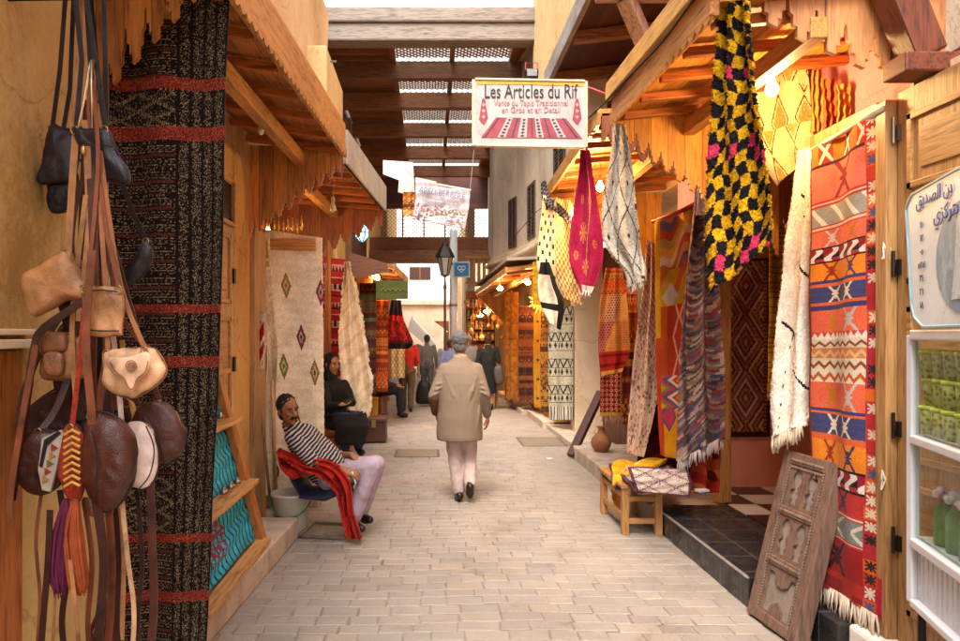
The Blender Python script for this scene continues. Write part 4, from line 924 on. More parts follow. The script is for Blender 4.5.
t = MB(); t.tube(PL((812, 150, 3.83), (884, 108, 3.24)), .012, 8); o = t.build('hanging_rail', plain('c8bca8', .5), smooth=True); tag(o, 'thin pale rail carrying the large red kilim', 'rail')
t = MB(); t.tube(PL((652, 222, 5.97), (697, 205, 5.78)), .016, 8); o = t.build('hanging_rail', plain('a82c20', .5), smooth=True); tag(o, 'red rail above the patchwork rug', 'rail')
# loose tassels on the kilim edge
for k, (x, y) in enumerate([(886, 240), (884, 470)]):
    t = MB(); c0 = P(x - 2, y, 3.25)
    for q in range(7): t.tube([c0, c0 + V(random.uniform(-.01, .02), random.uniform(-.02, .01), -.04), c0 + V(random.uniform(-.015, .03), random.uniform(-.02, .01), -.09)], .003, 5)
    tag(t.build('tassel', plain('c8b8a8', .9)), 'white wool tassel on the kilim edge, %s of the two' % ('upper' if k == 0 else 'lower'), 'tassel', 'tassels on the kilim edge')
# red cloth pile under the striped rug, dark cloth behind
def p_rp(u, v): return C(['9c2010', '7a100c', 'b04018', '5c1010', 'b05a28'][int(hsh(int(u * 7 + 1.3 * math.sin(v * 5)), int(v * 6 + math.sin(u * 6))) * 5)])
rug('red_blanket', 'crumpled red and orange blanket hanging below the fringed striped rug', 'blanket', PL((690, 430, 5.75), (688, 460, 5.7), (690, 493, 5.6)), PL((724, 425, 5.75), (722, 460, 5.72), (718, 493, 5.65)), p_rp, 40, 50, fold=(.04, 2.5, 0), mat=A_wool)
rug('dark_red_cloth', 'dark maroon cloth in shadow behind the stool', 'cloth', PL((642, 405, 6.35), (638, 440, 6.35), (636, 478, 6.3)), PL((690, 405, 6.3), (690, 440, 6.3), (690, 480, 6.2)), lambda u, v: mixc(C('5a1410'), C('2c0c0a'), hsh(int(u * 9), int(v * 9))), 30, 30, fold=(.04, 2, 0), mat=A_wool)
# far right textiles
def p_bw(u, v):
    i = int(v * 13); f = v * 13 - i
    if v > .88: return C('c8c0ac') if tri(u * 9) > .4 else C('4c463c')
    if i % 3 == 0 and abs(tri(u * 4) - f) < .2: return C('2c2822')
    if i % 3 == 1 and dia(tri(u * 3), f, .5, .5, .3, .4) < 1: return C('2a2620')
    if f < .08: return C('5a5040')
    return mixc(C('c4b89c'), C('a09478'), hsh(int(u * 30), int(v * 80)))
band('moroccan_rug', 'grey cream rug with black tribal signs hanging left of the plaster pillar', 'rug', 549, 573, 306, 420, 11.6, p_bw, 11.0, ny=160, nx=50)
band('gold_cloth', 'bright golden cloth hanging at the start of the far right shop row', 'cloth', 505, 518, 292, 400, 15.2, lambda u, v: mixc(C('c87a1c'), C('8c4c10'), hsh(int(u * 9), int(v * 40))), 14.4)
band('brown_carpet', 'long reddish brown carpet hanging beside the golden cloth', 'rug', 519, 534, 306, 404, 14.3, kil(['5a2814', '7c3c1c', '3c1c10', '8c5028'], 24, 7, 4), 13.4)
band('yellow_drape', 'yellow drape under the star lamp with dark spots', 'drape', 534, 541, 312, 408, 13.3, lambda u, v: C('4c2c10') if dia(u, (v * 5) % 1, .5, .5, .3, .12) < 1 else C('b8801c'), 13.0)
band('ornate_door_cloth', 'ornate golden brown hanging between the yellow drape and the grey rug', 'rug', 541, 549, 312, 412, 12.9, kil(['8c5c20', '6a3c14', 'a87830', '4c2810'], 20, 8, 3), 12.4)
band('yellow_shawl', 'bright yellow crocheted shawl hanging high near the second bulb', 'shawl', 533, 544, 262, 305, 11.4, lambda u, v: mixc(C('c8981c'), C('9c6c10'), hsh(int(u * 8), int(v * 20))), 11.3, fringe=(9, .12, 'b88a1c', .006))
# ================================================================== OBJECTS
def text(s, size, mat, name='lettering', parent=None, loc=(0, 0, 0), rot=None, sx=1.0, align='CENTER', ext=.0015):
    cu = bpy.data.curves.new('txt', 'FONT'); cu.body = s; cu.size = size; cu.align_x = align; cu.extrude = ext; cu.resolution_u = 3
    to = bpy.data.objects.new('txt', cu); col.objects.link(to); bpy.context.view_layer.update()
    me = bpy.data.meshes.new_from_object(to.evaluated_get(bpy.context.evaluated_depsgraph_get())); bpy.data.objects.remove(to)
    M = Matrix.Translation(loc) @ (rot.to_4x4() if rot else Matrix.Rotation(R(90), 4, 'X')) @ Matrix.Diagonal((sx, 1, 1, 1))
    me.transform(M); me.materials.clear(); me.materials.append(mat); return link_mesh(name, me, parent)
def poly_panel(t, pts, th, dirn=(0, 1, 0)): t.prism(pts, Vector(dirn) * th)
# ---- painted sign "Les Articles du Rif"
YS = 5.2
s_ = thing('hanging_sign', 'white painted sign reading Les Articles du Rif held out on a red iron bracket', 'sign', P(531, 146, YS))
def Q(px, py, dy=0.0): return P(px, py, YS) + Vector((0, dy, 0))
# drop: the panel sags slightly to the right
t = MB(); t.prism([Q(475, 79), Q(585, 81), Q(585, 147), Q(475, 145)], (0, .03, 0)); t.build('panel', plaster('b8aea8', 'a09288', 5, .6, .05), s_)
t = MB()
for a, b in (((475, 79), (585, 81)), ((585, 81), (585, 147)), ((585, 147), (475, 145)), ((475, 145), (475, 79))): t.beam(Q(*a, .012), Q(*b, .012), .045, .016)
t.build('frame', plain('c8b898', .5), s_, bevel=.003)
t = MB(); t.prism([Q(476.5, 80.5, -.003), Q(583.5, 82.5, -.003), Q(583.5, 86.5, -.003), Q(530, 84.6, -.003), Q(476.5, 84.2, -.003)], (0, .002, 0)); t.build('painted_border', plain('c8982c', .6), s_)
ink = plain('28222a', .6); pinkink = plain('b47c7a', .7); rugink = plain('944048', .7)
px2m = YS / F
text('Les Articles du Rif', 20 * px2m, ink, 'lettering', s_, Q(530.5, 98, -.004), sx=.63)
text('Vente du Tapis Traditionnel', 8.2 * px2m, pinkink, 'lettering', s_, Q(531, 105.5, -.004), sx=.80)
text('en Gros et en Detail', 8.2 * px2m, pinkink, 'lettering', s_, Q(531, 112.5, -.004), sx=.86)
t = MB(); t.prism([Q(496, 117.5, -.004), Q(566, 118.5, -.004), Q(582, 138.5, -.004), Q(481, 137.5, -.004)], (0, .002, 0)); t.build('painted_rug', rugink, s_)
t = MB()
for k, (f0, f1) in enumerate(((.16, .24), (.36, .45), (.55, .62), (.76, .84))):
    a0 = 496 + 70 * f0; a1 = 496 + 70 * f1; b0 = 481 + 101 * f0; b1 = 481 + 101 * f1
    t.prism([Q(a0, 118, -.006), Q(a1, 118, -.006), Q(b1, 137.6, -.006), Q(b0, 137.6, -.006)], (0, .002, 0))
t.build('painted_stripe', plain('b4a29c', .7), s_)
t = MB()
for f0 in (.20, .405, .585, .80):
    for j in range(6):
        v = (j + .5) / 6; cx = (496 + 70 * f0) * (1 - v) + (481 + 101 * f0) * v; cy = 118.5 + 19 * v; r = 1.6 + .8 * v
        t.prism([Q(cx - r, cy, -.008), Q(cx, cy - 1.3, -.008), Q(cx + r, cy, -.008), Q(cx, cy + 1.3, -.008)], (0, .002, 0))
for f0 in (.03, .30, .5, .68, .94):
    a0 = 496 + 70 * f0; b0 = 481 + 101 * f0
    t.prism([Q(a0, 118, -.007), Q(a0 + 1, 118, -.007), Q(b0 + 1.4, 137.4, -.007), Q(b0, 137.4, -.007)], (0, .002, 0))
t.build('painted_pattern', plain('4c3840', .7), s_)
for cx in (483.5, 577):
    t = MB(); t.prism([Q(cx, 98.5, -.004), Q(cx + 1.5, 99.5, -.004), Q(cx + 4.5, 118, -.004), Q(cx + .5, 125, -.004), Q(cx - 4.5, 119.5, -.004), Q(cx - 1.5, 99.5, -.004)], (0, .002, 0)); t.build('painted_rug', rugink, s_)
    t = MB(); [t.prism([Q(cx - 2, y, -.006), Q(cx, y - 2, -.006), Q(cx + 2, y, -.006), Q(cx, y + 2, -.006)], (0, .002, 0)) for y in (105, 111, 117)]; t.build('painted_pattern', plain('d08c84', .7), s_)
redm = plain('c03a3c', .45)
t = MB(); t.tube([Q(587, 86, .015), Q(617, 95, .05), P(640, 95, 5.3)], .008, 8); t.tube([Q(587, 134, .015), P(640, 137, 5.3)], .008, 8); t.tube([P(613, 78, 5.3), P(613, 140, 5.3)], .008, 8); t.tube([Q(587, 80, .015), Q(587, 150, .015)], .009, 8)
t.build('bracket', redm, s_, smooth=True)
fl = thing('floodlight', 'small black floodlight clamped on top of the painted shop sign', 'floodlight', P(532, 79, YS))
t = MB(); t.box(P(532, 73, YS) + V(0, .04, 0), (.10, .07, .085), rx=.2); t.build('housing', plain('1c1a1a', .4), fl, bevel=.01)
t = MB(); t.box(P(532, 72.5, YS) + V(0, -.002, 0), (.075, .008, .05)); t.build('lens', plain('8c8480', .15), fl)
t = MB(); t.tube([P(526, 79, YS) + V(0, .03, 0), P(526, 61, YS) + V(0, .03, 0), P(538, 61, YS) + V(0, .03, 0), P(538, 79, YS) + V(0, .03, 0)], .005, 6); t.build('yoke', redm, fl)
# ---- white canvas banner
YB = 8.4
b_ = thing('canvas_banner', 'white canvas banner with faint flowers and blue lettering hanging askew from the left awning', 'banner', P(443, 222, YB))
def Qb(px, py, dy=0.0): return P(px, py, YB) + Vector((0, dy, 0))
rug('canvas', '', '', [Qb(415.5, 180), Qb(415.5, 200), Qb(412.5, 219)], [Qb(470.5, 189.5), Qb(469, 208), Qb(465, 229)],
    lambda u, v: (C('b07880') if hsh(int(u * 26), int(v * 22), 7) > .72 else C('7c8060') if hsh(int(u * 30), int(v * 26), 3) > .72 else C('6c6480') if hsh(int(u * 22), int(v * 20), 1) > .85 else C('d0c4c0')) if v > .52 and abs(v - .75 - .06 * math.sin(u * 9)) < .2 and .04 < u < .95 else C('b8aeae'),
    60, 40, fold=(.008, 1.3, 0), thick=.004, mat=attrmat('printed_canvas', .8, 40, .05, 0), parent=b_)
rt = Matrix.Rotation(R(90), 3, 'X'); tilt = Matrix.Rotation(R(9.5), 3, 'Y')
k2 = YB / F
text('ABELI BERBERE', 8.6 * k2, plain('6c6c88', .7), 'lettering', b_, Qb(441.5, 196.5, -.035), rot=tilt @ rt, sx=.82, ext=.001)
for j, (sx_, tx) in enumerate(((441.5, 'TAPIS BERBERE FAIT MAIN'), (440.6, 'ARTISANAT ET COUVERTURES'), (439.8, 'VENTE TAPIS ET COUSSINS'))):
    text(tx, 3.3 * k2, plain('7c7480', .7), 'lettering', b_, Qb(sx_, 201.5 + j * 3.9, -.035), rot=tilt @ rt, sx=.85, ext=.001)
t = MB(); t.beam(Qb(415, 180, .01), Qb(471, 190, .01), .02, .02); t.beam(Qb(436, 183.5, .02), Qb(415.5, 179, .02), .03, .05); t.build('top_rod', plain('c8b8a0', .6), b_)
MB().tube([Qb(416, 180), P(405, 168, 8.3)], .004, 5).build('cord', plain('8a8078', .8), b_); MB().tube([Qb(470, 190), P(474, 150, 9)], .003, 5).build('cord', plain('8a8078', .8), b_)
wp = MB(); wp.prism([P(383, 160, 8.6), P(413, 162, 8.6), P(415, 196, 8.6), P(398, 192, 8.6), P(399, 180, 8.6), P(383, 174, 8.6)], (0, .03, 0)); tag(wp.build('white_board', plaster('cfc4b8', 'a89c90', 3)), 'pale blank board behind the left end of the canvas banner', 'board')
band('orange_cloth', 'small orange brown cloth tucked beside the left end of the canvas banner', 'cloth', 403, 415, 192, 216, 8.5, kil(['a85c20', 'c89050', '6c3414'], 8, 2, 3), nx=20, ny=30)
# ---- blue square sign and white pole, street lamp
YP = 17.7
t = MB(); t.tube([(.60, YP, 0), (.60, YP, 4.3)], .10, 16); o = t.build('white_pole', plain('e4e0dc', .4), smooth=True); tag(o, 'tall white pipe rising behind the walking man', 'pole')
t = MB(); [t.tube([(.60, YP, z), (.60, YP, z + .06)], .112, 16) for z in (1.3, 2.35, 3.4)]; t.build('clamp', plain('8c8480', .4), o)
bs = thing('blue_sign', 'square blue sign with a white looped symbol mounted beside the street lamp', 'sign', P(461, 277, YP - .2))
def Qs(px, py, dy=0.0): return P(px, py, YP - .2) + Vector((0, dy, 0))
t = MB(); t.prism([Qs(453, 261.5), Qs(470, 261.5), Qs(470, 277.5), Qs(453, 277.5)], (0, .03, 0)); t.build('border', plain('b8c4c8', .5), bs)
t = MB(); t.prism([Qs(454.4, 262.8, -.006), Qs(468.6, 262.8, -.006), Qs(468.6, 276.2, -.006), Qs(454.4, 276.2, -.006)], (0, .005, 0)); t.build('panel', plain('1c6c9c', .45), bs)
t = MB()
for cx in (459.7, 463.3):
    t.tube([Qs(cx + 1.9 * math.cos(a * R(30)), 268 + 1.9 * math.sin(a * R(30)), -.01) for a in range(12)], .011, 6, close=True)
t.tube([Qs(459, 269.5, -.01), Qs(461.5, 272.4, -.01), Qs(464, 269.5, -.01)], .012, 6); t.build('symbol', plain('d8e0e4', .5), bs)
text('BMCI', .07, plain('d8e0e4', .5), 'lettering', bs, Qs(457, 275.6, -.01), ext=.001) if False else None
YL = 17.0
lp = thing('street_lamp', 'tapered glass street lantern on a thin post in the middle of the alley', 'street lamp', (P(445, 300, YL).x, YL, 0))
LX = P(445, 300, YL).x
t = MB(); t.lathe([(.10, 0), (.10, .12), (.05, .2), (.035, .5), (.03, 2.75), (.05, 2.78), (.03, 2.85), (.02, 3.03), (.05, 3.06)], (LX, YL, 0), 12); t.build('post', plain('6c5c54', .5, .3), lp, smooth=True)
t = MB()
for k in range(6):
    a = k * R(60); a2 = a + R(60)
    t.tube([(LX + .09 * math.cos(a), YL + .09 * math.sin(a), 3.08), (LX + .19 * math.cos(a), YL + .19 * math.sin(a), 3.52)], .011, 6)
    t.tube([(LX + .19 * math.cos(a), YL + .19 * math.sin(a), 3.52), (LX + .19 * math.cos(a2), YL + .19 * math.sin(a2), 3.52)], .013, 6)
    t.tube([(LX + .09 * math.cos(a), YL + .09 * math.sin(a), 3.08), (LX + .09 * math.cos(a2), YL + .09 * math.sin(a2), 3.08)], .012, 6)
t.build('frame', plain('3c3430', .5, .5), lp)
t = MB(); t.lathe([(.085, 3.09), (.18, 3.51)], (LX, YL, 0), 6); t.build('lantern_glass', plain('c8c0b4', .3, var=.05), lp)
t = MB(); t.lathe([(.24, 3.52), (.23, 3.57), (.13, 3.76), (.08, 3.80), (.08, 3.86), (.03, 3.90), (.03, 3.97), (.005, 4.0)], (LX, YL, 0), 6); t.build('cap', plain('4c443e', .5, .4), lp)
# ---- green sign, dark green, hanging
gs = thing('green_sign', 'dark green hanging sign with faded lettering under the far left awning', 'sign', P(392, 299, 11.4))
t = MB(); t.bb(P(376, 299, 11.4), P(408, 281, 11.43)); t.build('panel', plaster('4c5020', '34360f', 3, .5, .1), gs, bevel=.004)
t = MB(); t.tube([P(380, 281, 11.41), P(380, 270, 11.41)], .006, 6); t.tube([P(404, 281, 11.41), P(404, 272, 11.41)], .006, 6); t.build('hanger', M_iron, gs)
t = MB()
for k in range(5): t.tube([P(381 + k * 5, 291 + (k % 2), 11.39), P(383 + k * 5, 288, 11.39), P(385 + k * 5, 291, 11.39)], .008, 5)
t.build('painted_mark', plain('7c7c34', .6), gs)
# ---- bulbs
def bulb(label, p, w, r=.035, cord=.25, lit=True, group=None):
    o = thing('light_bulb', label, 'light bulb', p, group); p = Vector(p)
    t = MB(); t.lathe([(.010, .05), (.014, .035), (r * .8, .012), (r, -.012), (r * .8, -.035), (r * .35, -.048)], p, 14)
    t.build('glass', emis('ffc878', 25) if lit else plain('c8c0b0', .2), o, smooth=True)
    t = MB(); t.lathe([(.018, .045), (.018, .085), (.012, .1)], p, 12); t.build('socket', plain('c0a888', .5), o)
    t = MB(); t.tube([p + V(0, 0, .09), p + V(.01, 0, .09 + cord * .5), p + V(0, 0, .09 + cord)], .003, 5); t.build('cord', plain('b8ac9c', .7), o)
    if lit:
        l = bpy.data.lights.new('bulb_light', 'POINT'); l.energy = w * .55; l.color = (1, .62, .26); l.shadow_soft_size = .05
        lo = bpy.data.objects.new('bulb_light', l); col.objects.link(lo); lo.parent = o; lo.location = (0, -.0, -.09)
    return o
bulb('bare glowing bulb under the orange awning between magenta scarf and grey rug', P(600, 186, 6.3), 26)
bulb('small glowing bulb behind the magenta scarf', P(574, 212, 7.2), 12, .028)
bulb('glowing bulb hidden high inside the yellow awning above the cream diamond rug', V(1.85, 3.75, 2.96), 17, cord=.12)
bulb('glowing bulb at the far edge of the far right awning, left of its neighbour', P(500, 288, 13.6), 22, .06, .1)
bulb('glowing bulb near the dotted rug under the far right awning', P(528, 282, 12.6), 22, .055, .1)
bulb('glowing bulb under the far left awning above the green sign', P(377, 277, 11.9), 18, .05, .12)
bulb('low glowing bulb deep in the far right shops, left one of the pair', P(480, 315, 18.6), 18, .09, .2)
bulb('low glowing bulb deep in the far right shops, right one of the pair', P(487, 311, 18.4), 18, .09, .2)
bulb('small unlit bulb hanging on a cord under the far end of the second left awning', P(333, 207, 6.6), 0, .03, .3, False)
bulb('small unlit bulb hanging on a cord inside the first left awning', P(261, 128, 4.6), 0, .02, .35, False)
# inside left shops a warm bulb is visible through the brass ornaments
bulb('warm bulb tucked behind the brass ornaments over the cream rug', P(268, 232, 6.9), 12, .03, .3)
# ---- brass ornaments row
for k in range(7):
    c0 = P(274 + k * 4.6, 216 + (k % 3) * 1.5, 6.05); t = MB()
    t.tube([c0, c0 + V(0, 0, -.03)], .003, 5); t.lathe([(.004, -.03), (.012, -.04), (.008, -.06), (.016, -.09), (.006, -.12 - .02 * (k % 2)), (.001, -.14)], c0, 10)
    o = t.build('brass_pendant', plain('d8a848', .25, .9), smooth=True); tag(o, 'brass pendant above the cream diamond rug, %s' % ('leftmost in its row', 'second from the left in its row', 'third from the left in its row', 'middle one of its row', 'third from the right in its row', 'second from the right in its row', 'rightmost in its row')[k], 'pendant', 'brass pendants above the cream rug')
t = MB(); t.bb(P(270, 250, 6.28), P(318, 240, 6.4)); tag(t.build('shop_lintel', wood('c88a48', '946024', 'X', .5), bevel=.005), 'pale wooden lintel above the cream diamond rug', 'lintel')
# ---- Moroccan lantern left
lc = P(362, 232, 9.0)
ml = thing('moroccan_lantern', 'small hanging lantern with blue glass panes under the left awnings', 'lantern', lc)
t = MB(); t.lathe([(.02, .10), (.085, .04), (.085, -.06), (.02, -.13)], lc, 6); t.build('glass', emis('7ab8c0', 1.2), ml)
t = MB()
for k in range(6):
    a = k * R(60); t.tube([lc + V(.022 * math.cos(a), .022 * math.sin(a), .10), lc + V(.09 * math.cos(a), .09 * math.sin(a), .04), lc + V(.09 * math.cos(a), .09 * math.sin(a), -.06), lc + V(.022 * math.cos(a), .022 * math.sin(a), -.13)], .008, 5)
    t.tube([lc + V(.09 * math.cos(a), .09 * math.sin(a), -.01), lc + V(.09 * math.cos(a + R(60)), .09 * math.sin(a + R(60)), -.01)], .006, 5)
t.lathe([(.03, .10), (.02, .14), (.004, .18)], lc, 8); t.lathe([(.02, -.13), (.012, -.17), (.002, -.22)], lc, 8); t.build('frame', plain('2c241c', .4, .6), ml)
t = MB(); t.tube([lc + V(0, 0, .17), lc + V(0, 0, .5)], .004, 5); t.build('chain', M_iron, ml)
# ---- star lamp right
sc = P(540, 302, 12.6)
t = MB()
for k in range(16):
    a = k * R(22.5); dd = V(math.cos(a), -.25 * (k % 2), math.sin(a)); t.lathe([(.05, 0), (.004, .24 if k % 2 else .18)], sc, 4, dd)
t.ell(sc, (.09, .09, .09)); o = t.build('star_lamp', emis('e8a030', 1.5)); tag(o, 'golden star lamp hanging among the far right drapes', 'lamp')
# ---- pillow maker for bags
def pillow(t, pts, Y, depth, K=6, cx=None, yaw=0.0, flat=1.0):
    """pts px outline -> inflated closed shape"""
    q = [P(a, b, Y) for a, b in pts]; n = len(q)
    # densify
    q2 = []
    for i in range(n):
        for f in (0, .17, .33, .5, .67, .83):
            p0, p1, p2, p3 = q[i - 1], q[i], q[(i + 1) % n], q[(i + 2) % n]
            q2.append(.5 * ((2 * p1) + (p2 - p0) * f + (2 * p0 - 5 * p1 + 4 * p2 - p3) * f * f + (3 * p1 - p0 - 3 * p2 + p3) * f ** 3))
    c = sum(q2, Vector()) / len(q2); n = len(q2)
    for side in (-1, 1):
        prev = None
        t.outline = [p.copy() for p in q2]
        for k in range(K + 1):
            th = k / K * R(90); s = math.cos(th) ** (.6 if k < K else 1); dz = depth * math.sin(th) ** .8 * side
            if k == K:
                vc = t.bm.verts.new(c + V(0, dz, 0)); [t.bm.faces.new((prev[i], prev[(i + 1) % n], vc)) for i in range(n)]; break
            ring = [t.bm.verts.new(c + (p - c) * s + V(0, dz + yaw * (p.x - c.x), 0)) for p in q2]
            if prev: [t.bm.faces.new((prev[i], prev[(i + 1) % n], ring[(i + 1) % n], ring[i])) for i in range(n)]
            prev = ring
    bmesh.ops.remove_doubles(t.bm, verts=t.bm.verts[:], dist=1e-5); return t
def strap(t, pts, w=.012, th=.13):
    """leather ribbon; pts (px,py,Y)"""
    pp = [P(*a) for a in pts]
    if len(pp) > 2: pp = [samp(pp, i / 24) for i in range(25)]
    return t.tube(pp, w * 1.12, 4, flat=th * 1.3, flatdir=(0, -1, 0), ph=math.pi / 4)
def bag(label, outl, Y, depth, mat, straps=(), flap=None, flapmat=None, sw=.010, strapmat=None, extra=None, seam=None, cat='bag', name='leather_bag'):
    o = thing(name, label, cat, P(sum(a for a, b in outl) / len(outl), max(b for a, b in outl), Y))
    pillow(MB(), outl, Y, depth).build('body', mat, o, smooth=True, disp=.012, dscale=.06) if False else None
    t = pillow(MB(), outl, Y, depth * .8, K=12); ol = t.outline; bo = t.build('body', mat, o, smooth=True, disp=.026, dscale=.07)
    if flap: pillow(MB(), flap, Y - depth * .75, max(.010, depth * .45)).build('flap', flapmat or mat, o, smooth=True)
    MB().tube(ol, .003, 6, close=True).build('piping', plain('7c5434' if mat in (L_tan, L_tan2, L_lt) else '24120c', .6), o, smooth=True)
    for s in straps:
        e = P(*s[0]); t = MB(); t.tube([e + V(.011 * math.cos(R(a)), -.012, .013 * math.sin(R(a))) for a in range(0, 360, 40)], .0022, 6, close=True); t.build('ring', plain('a88850', .3, .9), o, smooth=True)
    if seam:
        t = MB()
        for s in seam:
            pp = [P(a, b, Y - depth * .9 - .006) for a, b in s]; pp = [samp(pp, i / 16) for i in range(17)] if len(pp) > 2 else pp; t.tube(pp, .0022, 5)
        t.build('seam', plain('2c1810', .6), o)
    for s in straps:
        strap(MB(), s, sw).build('strap', strapmat or mat, o)
    if extra: extra(o)
    return o
L_tan = leather('96663e'); L_tan2 = leather('a4744a'); L_lt = leather('be946e'); L_br = leather('32160f', .4); L_br2 = leather('421f16', .36); L_dk = leather('20161a', .45); L_bk = leather('18141a', .38); L_mid = leather('6e3a20')
def ring_pts(cx, cy, rx, ry, n=10, rot=0): return [(cx + rx * math.cos(2 * math.pi * k / n) * math.cos(rot) - ry * math.sin(2 * math.pi * k / n) * math.sin(rot), cy + rx * math.cos(2 * math.pi * k / n) * math.sin(rot) + ry * math.sin(2 * math.pi * k / n) * math.cos(rot)) for k in range(n)]
bag('soft black bag hanging highest against the yellow wall', [(50, 126), (62, 128), (78, 132), (80, 150), (74, 178), (58, 182), (40, 182), (42, 165)], 2.46, .03, L_dk, [[(52, 130, 2.46), (60, 70, 2.4), (66, -10, 2.35)], [(77, 134, 2.46), (80, 60, 2.42), (78, -10, 2.35)]])
bag('long dark bag hanging just below the soft black bag', [(52, 172), (75, 170), (78, 190), (74, 208), (52, 212), (49, 192)], 2.5, .03, L_bk, [[(56, 174, 2.5), (70, 90, 2.45), (74, -10, 2.4)]])
bag('flat black leather pouch with a zip hanging tilted', [(74, 128), (90, 130), (108, 130), (116, 148), (128, 180), (112, 180), (94, 184), (84, 160)], 2.2, .022, L_bk, [[(76, 131, 2.2), (82, 60, 2.2), (74, -15, 2.2)], [(106, 131, 2.2), (96, 60, 2.2), (84, -15, 2.2)]], seam=[[(83, 146), (98, 144), (114, 147)]],
    extra=lambda o: MB().ell(P(83, 150, 2.17), (.008, .006, .014)).build('zip_pull', plain('c8a060', .3, .9), o))
bag('curved black bag hanging over the speckled rug', [(112, 268), (122, 278), (140, 262), (146, 238), (152, 250), (146, 272), (128, 286), (114, 280)], 2.5, .03, L_bk, [[(114, 272, 2.5), (104, 220, 2.5), (96, 150, 2.45), (88, 20, 2.4), (85, -20, 2.4)], [(147, 242, 2.5), (128, 200, 2.52), (104, 120, 2.5), (90, -10, 2.45)]], sw=.011)
bag('tan slouchy shoulder bag bulging to the left', [(24, 278), (44, 264), (66, 250), (74, 262), (88, 286), (86, 298), (66, 300), (42, 314), (34, 314), (28, 300)], 2.15, .045, L_tan, [[(68, 256, 2.15), (72, 190, 2.18), (78, 90, 2.22), (80, -15, 2.25)], [(84, 290, 2.14), (90, 220, 2.16), (86, 120, 2.2)]], sw=.014)
bag('flat square tan pouch in the middle of the bag cluster', [(84, 287), (100, 287), (121, 289), (123, 300), (122, 330), (120, 335), (100, 335), (86, 333), (84, 310)], 2.10, .016, L_tan2, [[(86, 289, 2.1), (94, 220, 2.13), (98, 150, 2.16), (92, 80, 2.2)], [(120, 290, 2.1), (106, 230, 2.13), (98, 170, 2.16)]], seam=[[(87, 291), (103, 290), (118, 292)], [(87, 330), (103, 331), (119, 331)]], sw=.008, strapmat=L_mid)
bag('small boxy tan bag with a brown flap and pocket', [(44, 334), (62, 333), (83, 338), (83, 360), (81, 378), (62, 380), (42, 377), (42, 356)], 2.2, .04, L_tan, [[(80, 340, 2.2), (86, 300, 2.2), (90, 230, 2.2)], [(46, 336, 2.2), (66, 310, 2.2), (82, 260, 2.22)]],
    flap=[(43, 333), (56, 332), (66, 335), (67, 350), (54, 353), (42, 352)], flapmat=leather('7c4a28'), extra=lambda o: pillow(MB(), [(45, 354), (62, 354), (62, 374), (46, 374)], 2.155, .015).build('pocket', leather('8a5632'), o, smooth=True))
def saddle(o):
    pillow(MB(), [(107, 358), (128, 357), (146, 352), (151, 360), (146, 374), (138, 380), (133, 391), (126, 386), (122, 378), (110, 370)], 2.045, .010).build('engraved_flap', leather('d2a886'), o, smooth=True)
    t = MB()
    for r in (5.5, 3.6, 1.8): t.tube([P(131 + r * math.cos(a * R(30)), 366 + r * math.sin(a * R(30)), 2.030) for a in range(12)], .0016, 5, close=True)
    t.tube([samp([P(a, b, 2.031) for a, b in [(110, 362), (116, 372), (124, 378), (128, 387), (133, 389), (137, 379), (145, 372), (148, 361)]], i / 20) for i in range(21)], .0018, 5); t.build('engraving', leather('8a5a3a'), o)
bag('pale tan saddle bag with a round engraved flap', [(104, 370), (104, 352), (118, 350), (140, 348), (156, 350), (166, 366), (164, 378), (150, 390), (132, 398), (116, 394), (106, 384)], 2.1, .04, L_lt, [[(108, 354, 2.1), (106, 300, 2.12), (100, 200, 2.15)], [(146, 351, 2.08), (122, 290, 2.12), (108, 210, 2.15), (98, 130, 2.2)]], sw=.009, extra=saddle, strapmat=leather('8a5634'))
bag('dark brown leather bag behind the boxy tan bag', [(20, 436), (26, 412), (50, 392), (74, 382), (92, 392), (96, 420), (80, 440), (50, 438), (30, 444)], 2.32, .05, L_br, [[(70, 388, 2.32), (84, 330, 2.3), (92, 240, 2.28)]])
def zig(o):
    t = MB(); y0 = 2.088
    t.prism([P(42, 438, y0), P(60, 430, y0), P(63, 434, y0), P(56, 470, y0), P(50, 492, y0), P(42, 490, y0), P(38, 470, y0)], (0, .01, 0)); z = t.build('woven_panel', plain('9c8c7c', .9), o)
    t = MB()
    t.prism([P(44, 440, y0 - .003), P(58, 431, y0 - .003), P(61, 433, y0 - .003), P(47, 446, y0 - .003), P(42, 468, y0 - .003), P(39, 466, y0 - .003)], (0, .002, 0))
    t.build('black_stripe', plain('18120f', .9), z)
    for k in range(5):
        a = 462 - k * 6 if False else 448 + k * 8; x = 56 - k * 2.2
        t = MB(); t.prism([P(x - 5, a - 4, y0 - .003), P(x + 2, a, y0 - .003), P(x - 5, a + 4, y0 - .003)], (0, .002, 0)); t.build('woven_triangle', plain(['7c2418', '8c6a20', '5c5030'][k % 3], .9), z)
bag('round brown leather bag with a woven triangle panel', ring_pts(42, 462, 27, 33, 10, .25), 2.15, .05, L_br, [[(40, 432, 2.15), (60, 400, 2.18), (84, 320, 2.2), (90, 200, 2.2)], [(18, 460, 2.16), (22, 400, 2.16), (46, 340, 2.18), (72, 300, 2.2)]], sw=.013, extra=zig)
bag('large round glossy brown bag at the bottom centre of the cluster', [(86, 424), (98, 412), (118, 418), (134, 440), (134, 478), (122, 502), (104, 512), (92, 498), (84, 470)], 2.08, .055, L_br2, [[(92, 416, 2.08), (92, 360, 2.1), (94, 260, 2.12), (90, 150, 2.2)]], seam=[[(92, 430), (98, 462), (94, 498)]], sw=.017)
bag('round cream and pink bag peeping out behind the glossy brown bag', ring_pts(138, 455, 21, 35, 10, -.1), 2.2, .035, leather('d4bcae'), [[(122, 424, 2.2), (118, 380, 2.2), (104, 250, 2.22)]], seam=[[(146, 426), (154, 448), (150, 474), (138, 490)]])
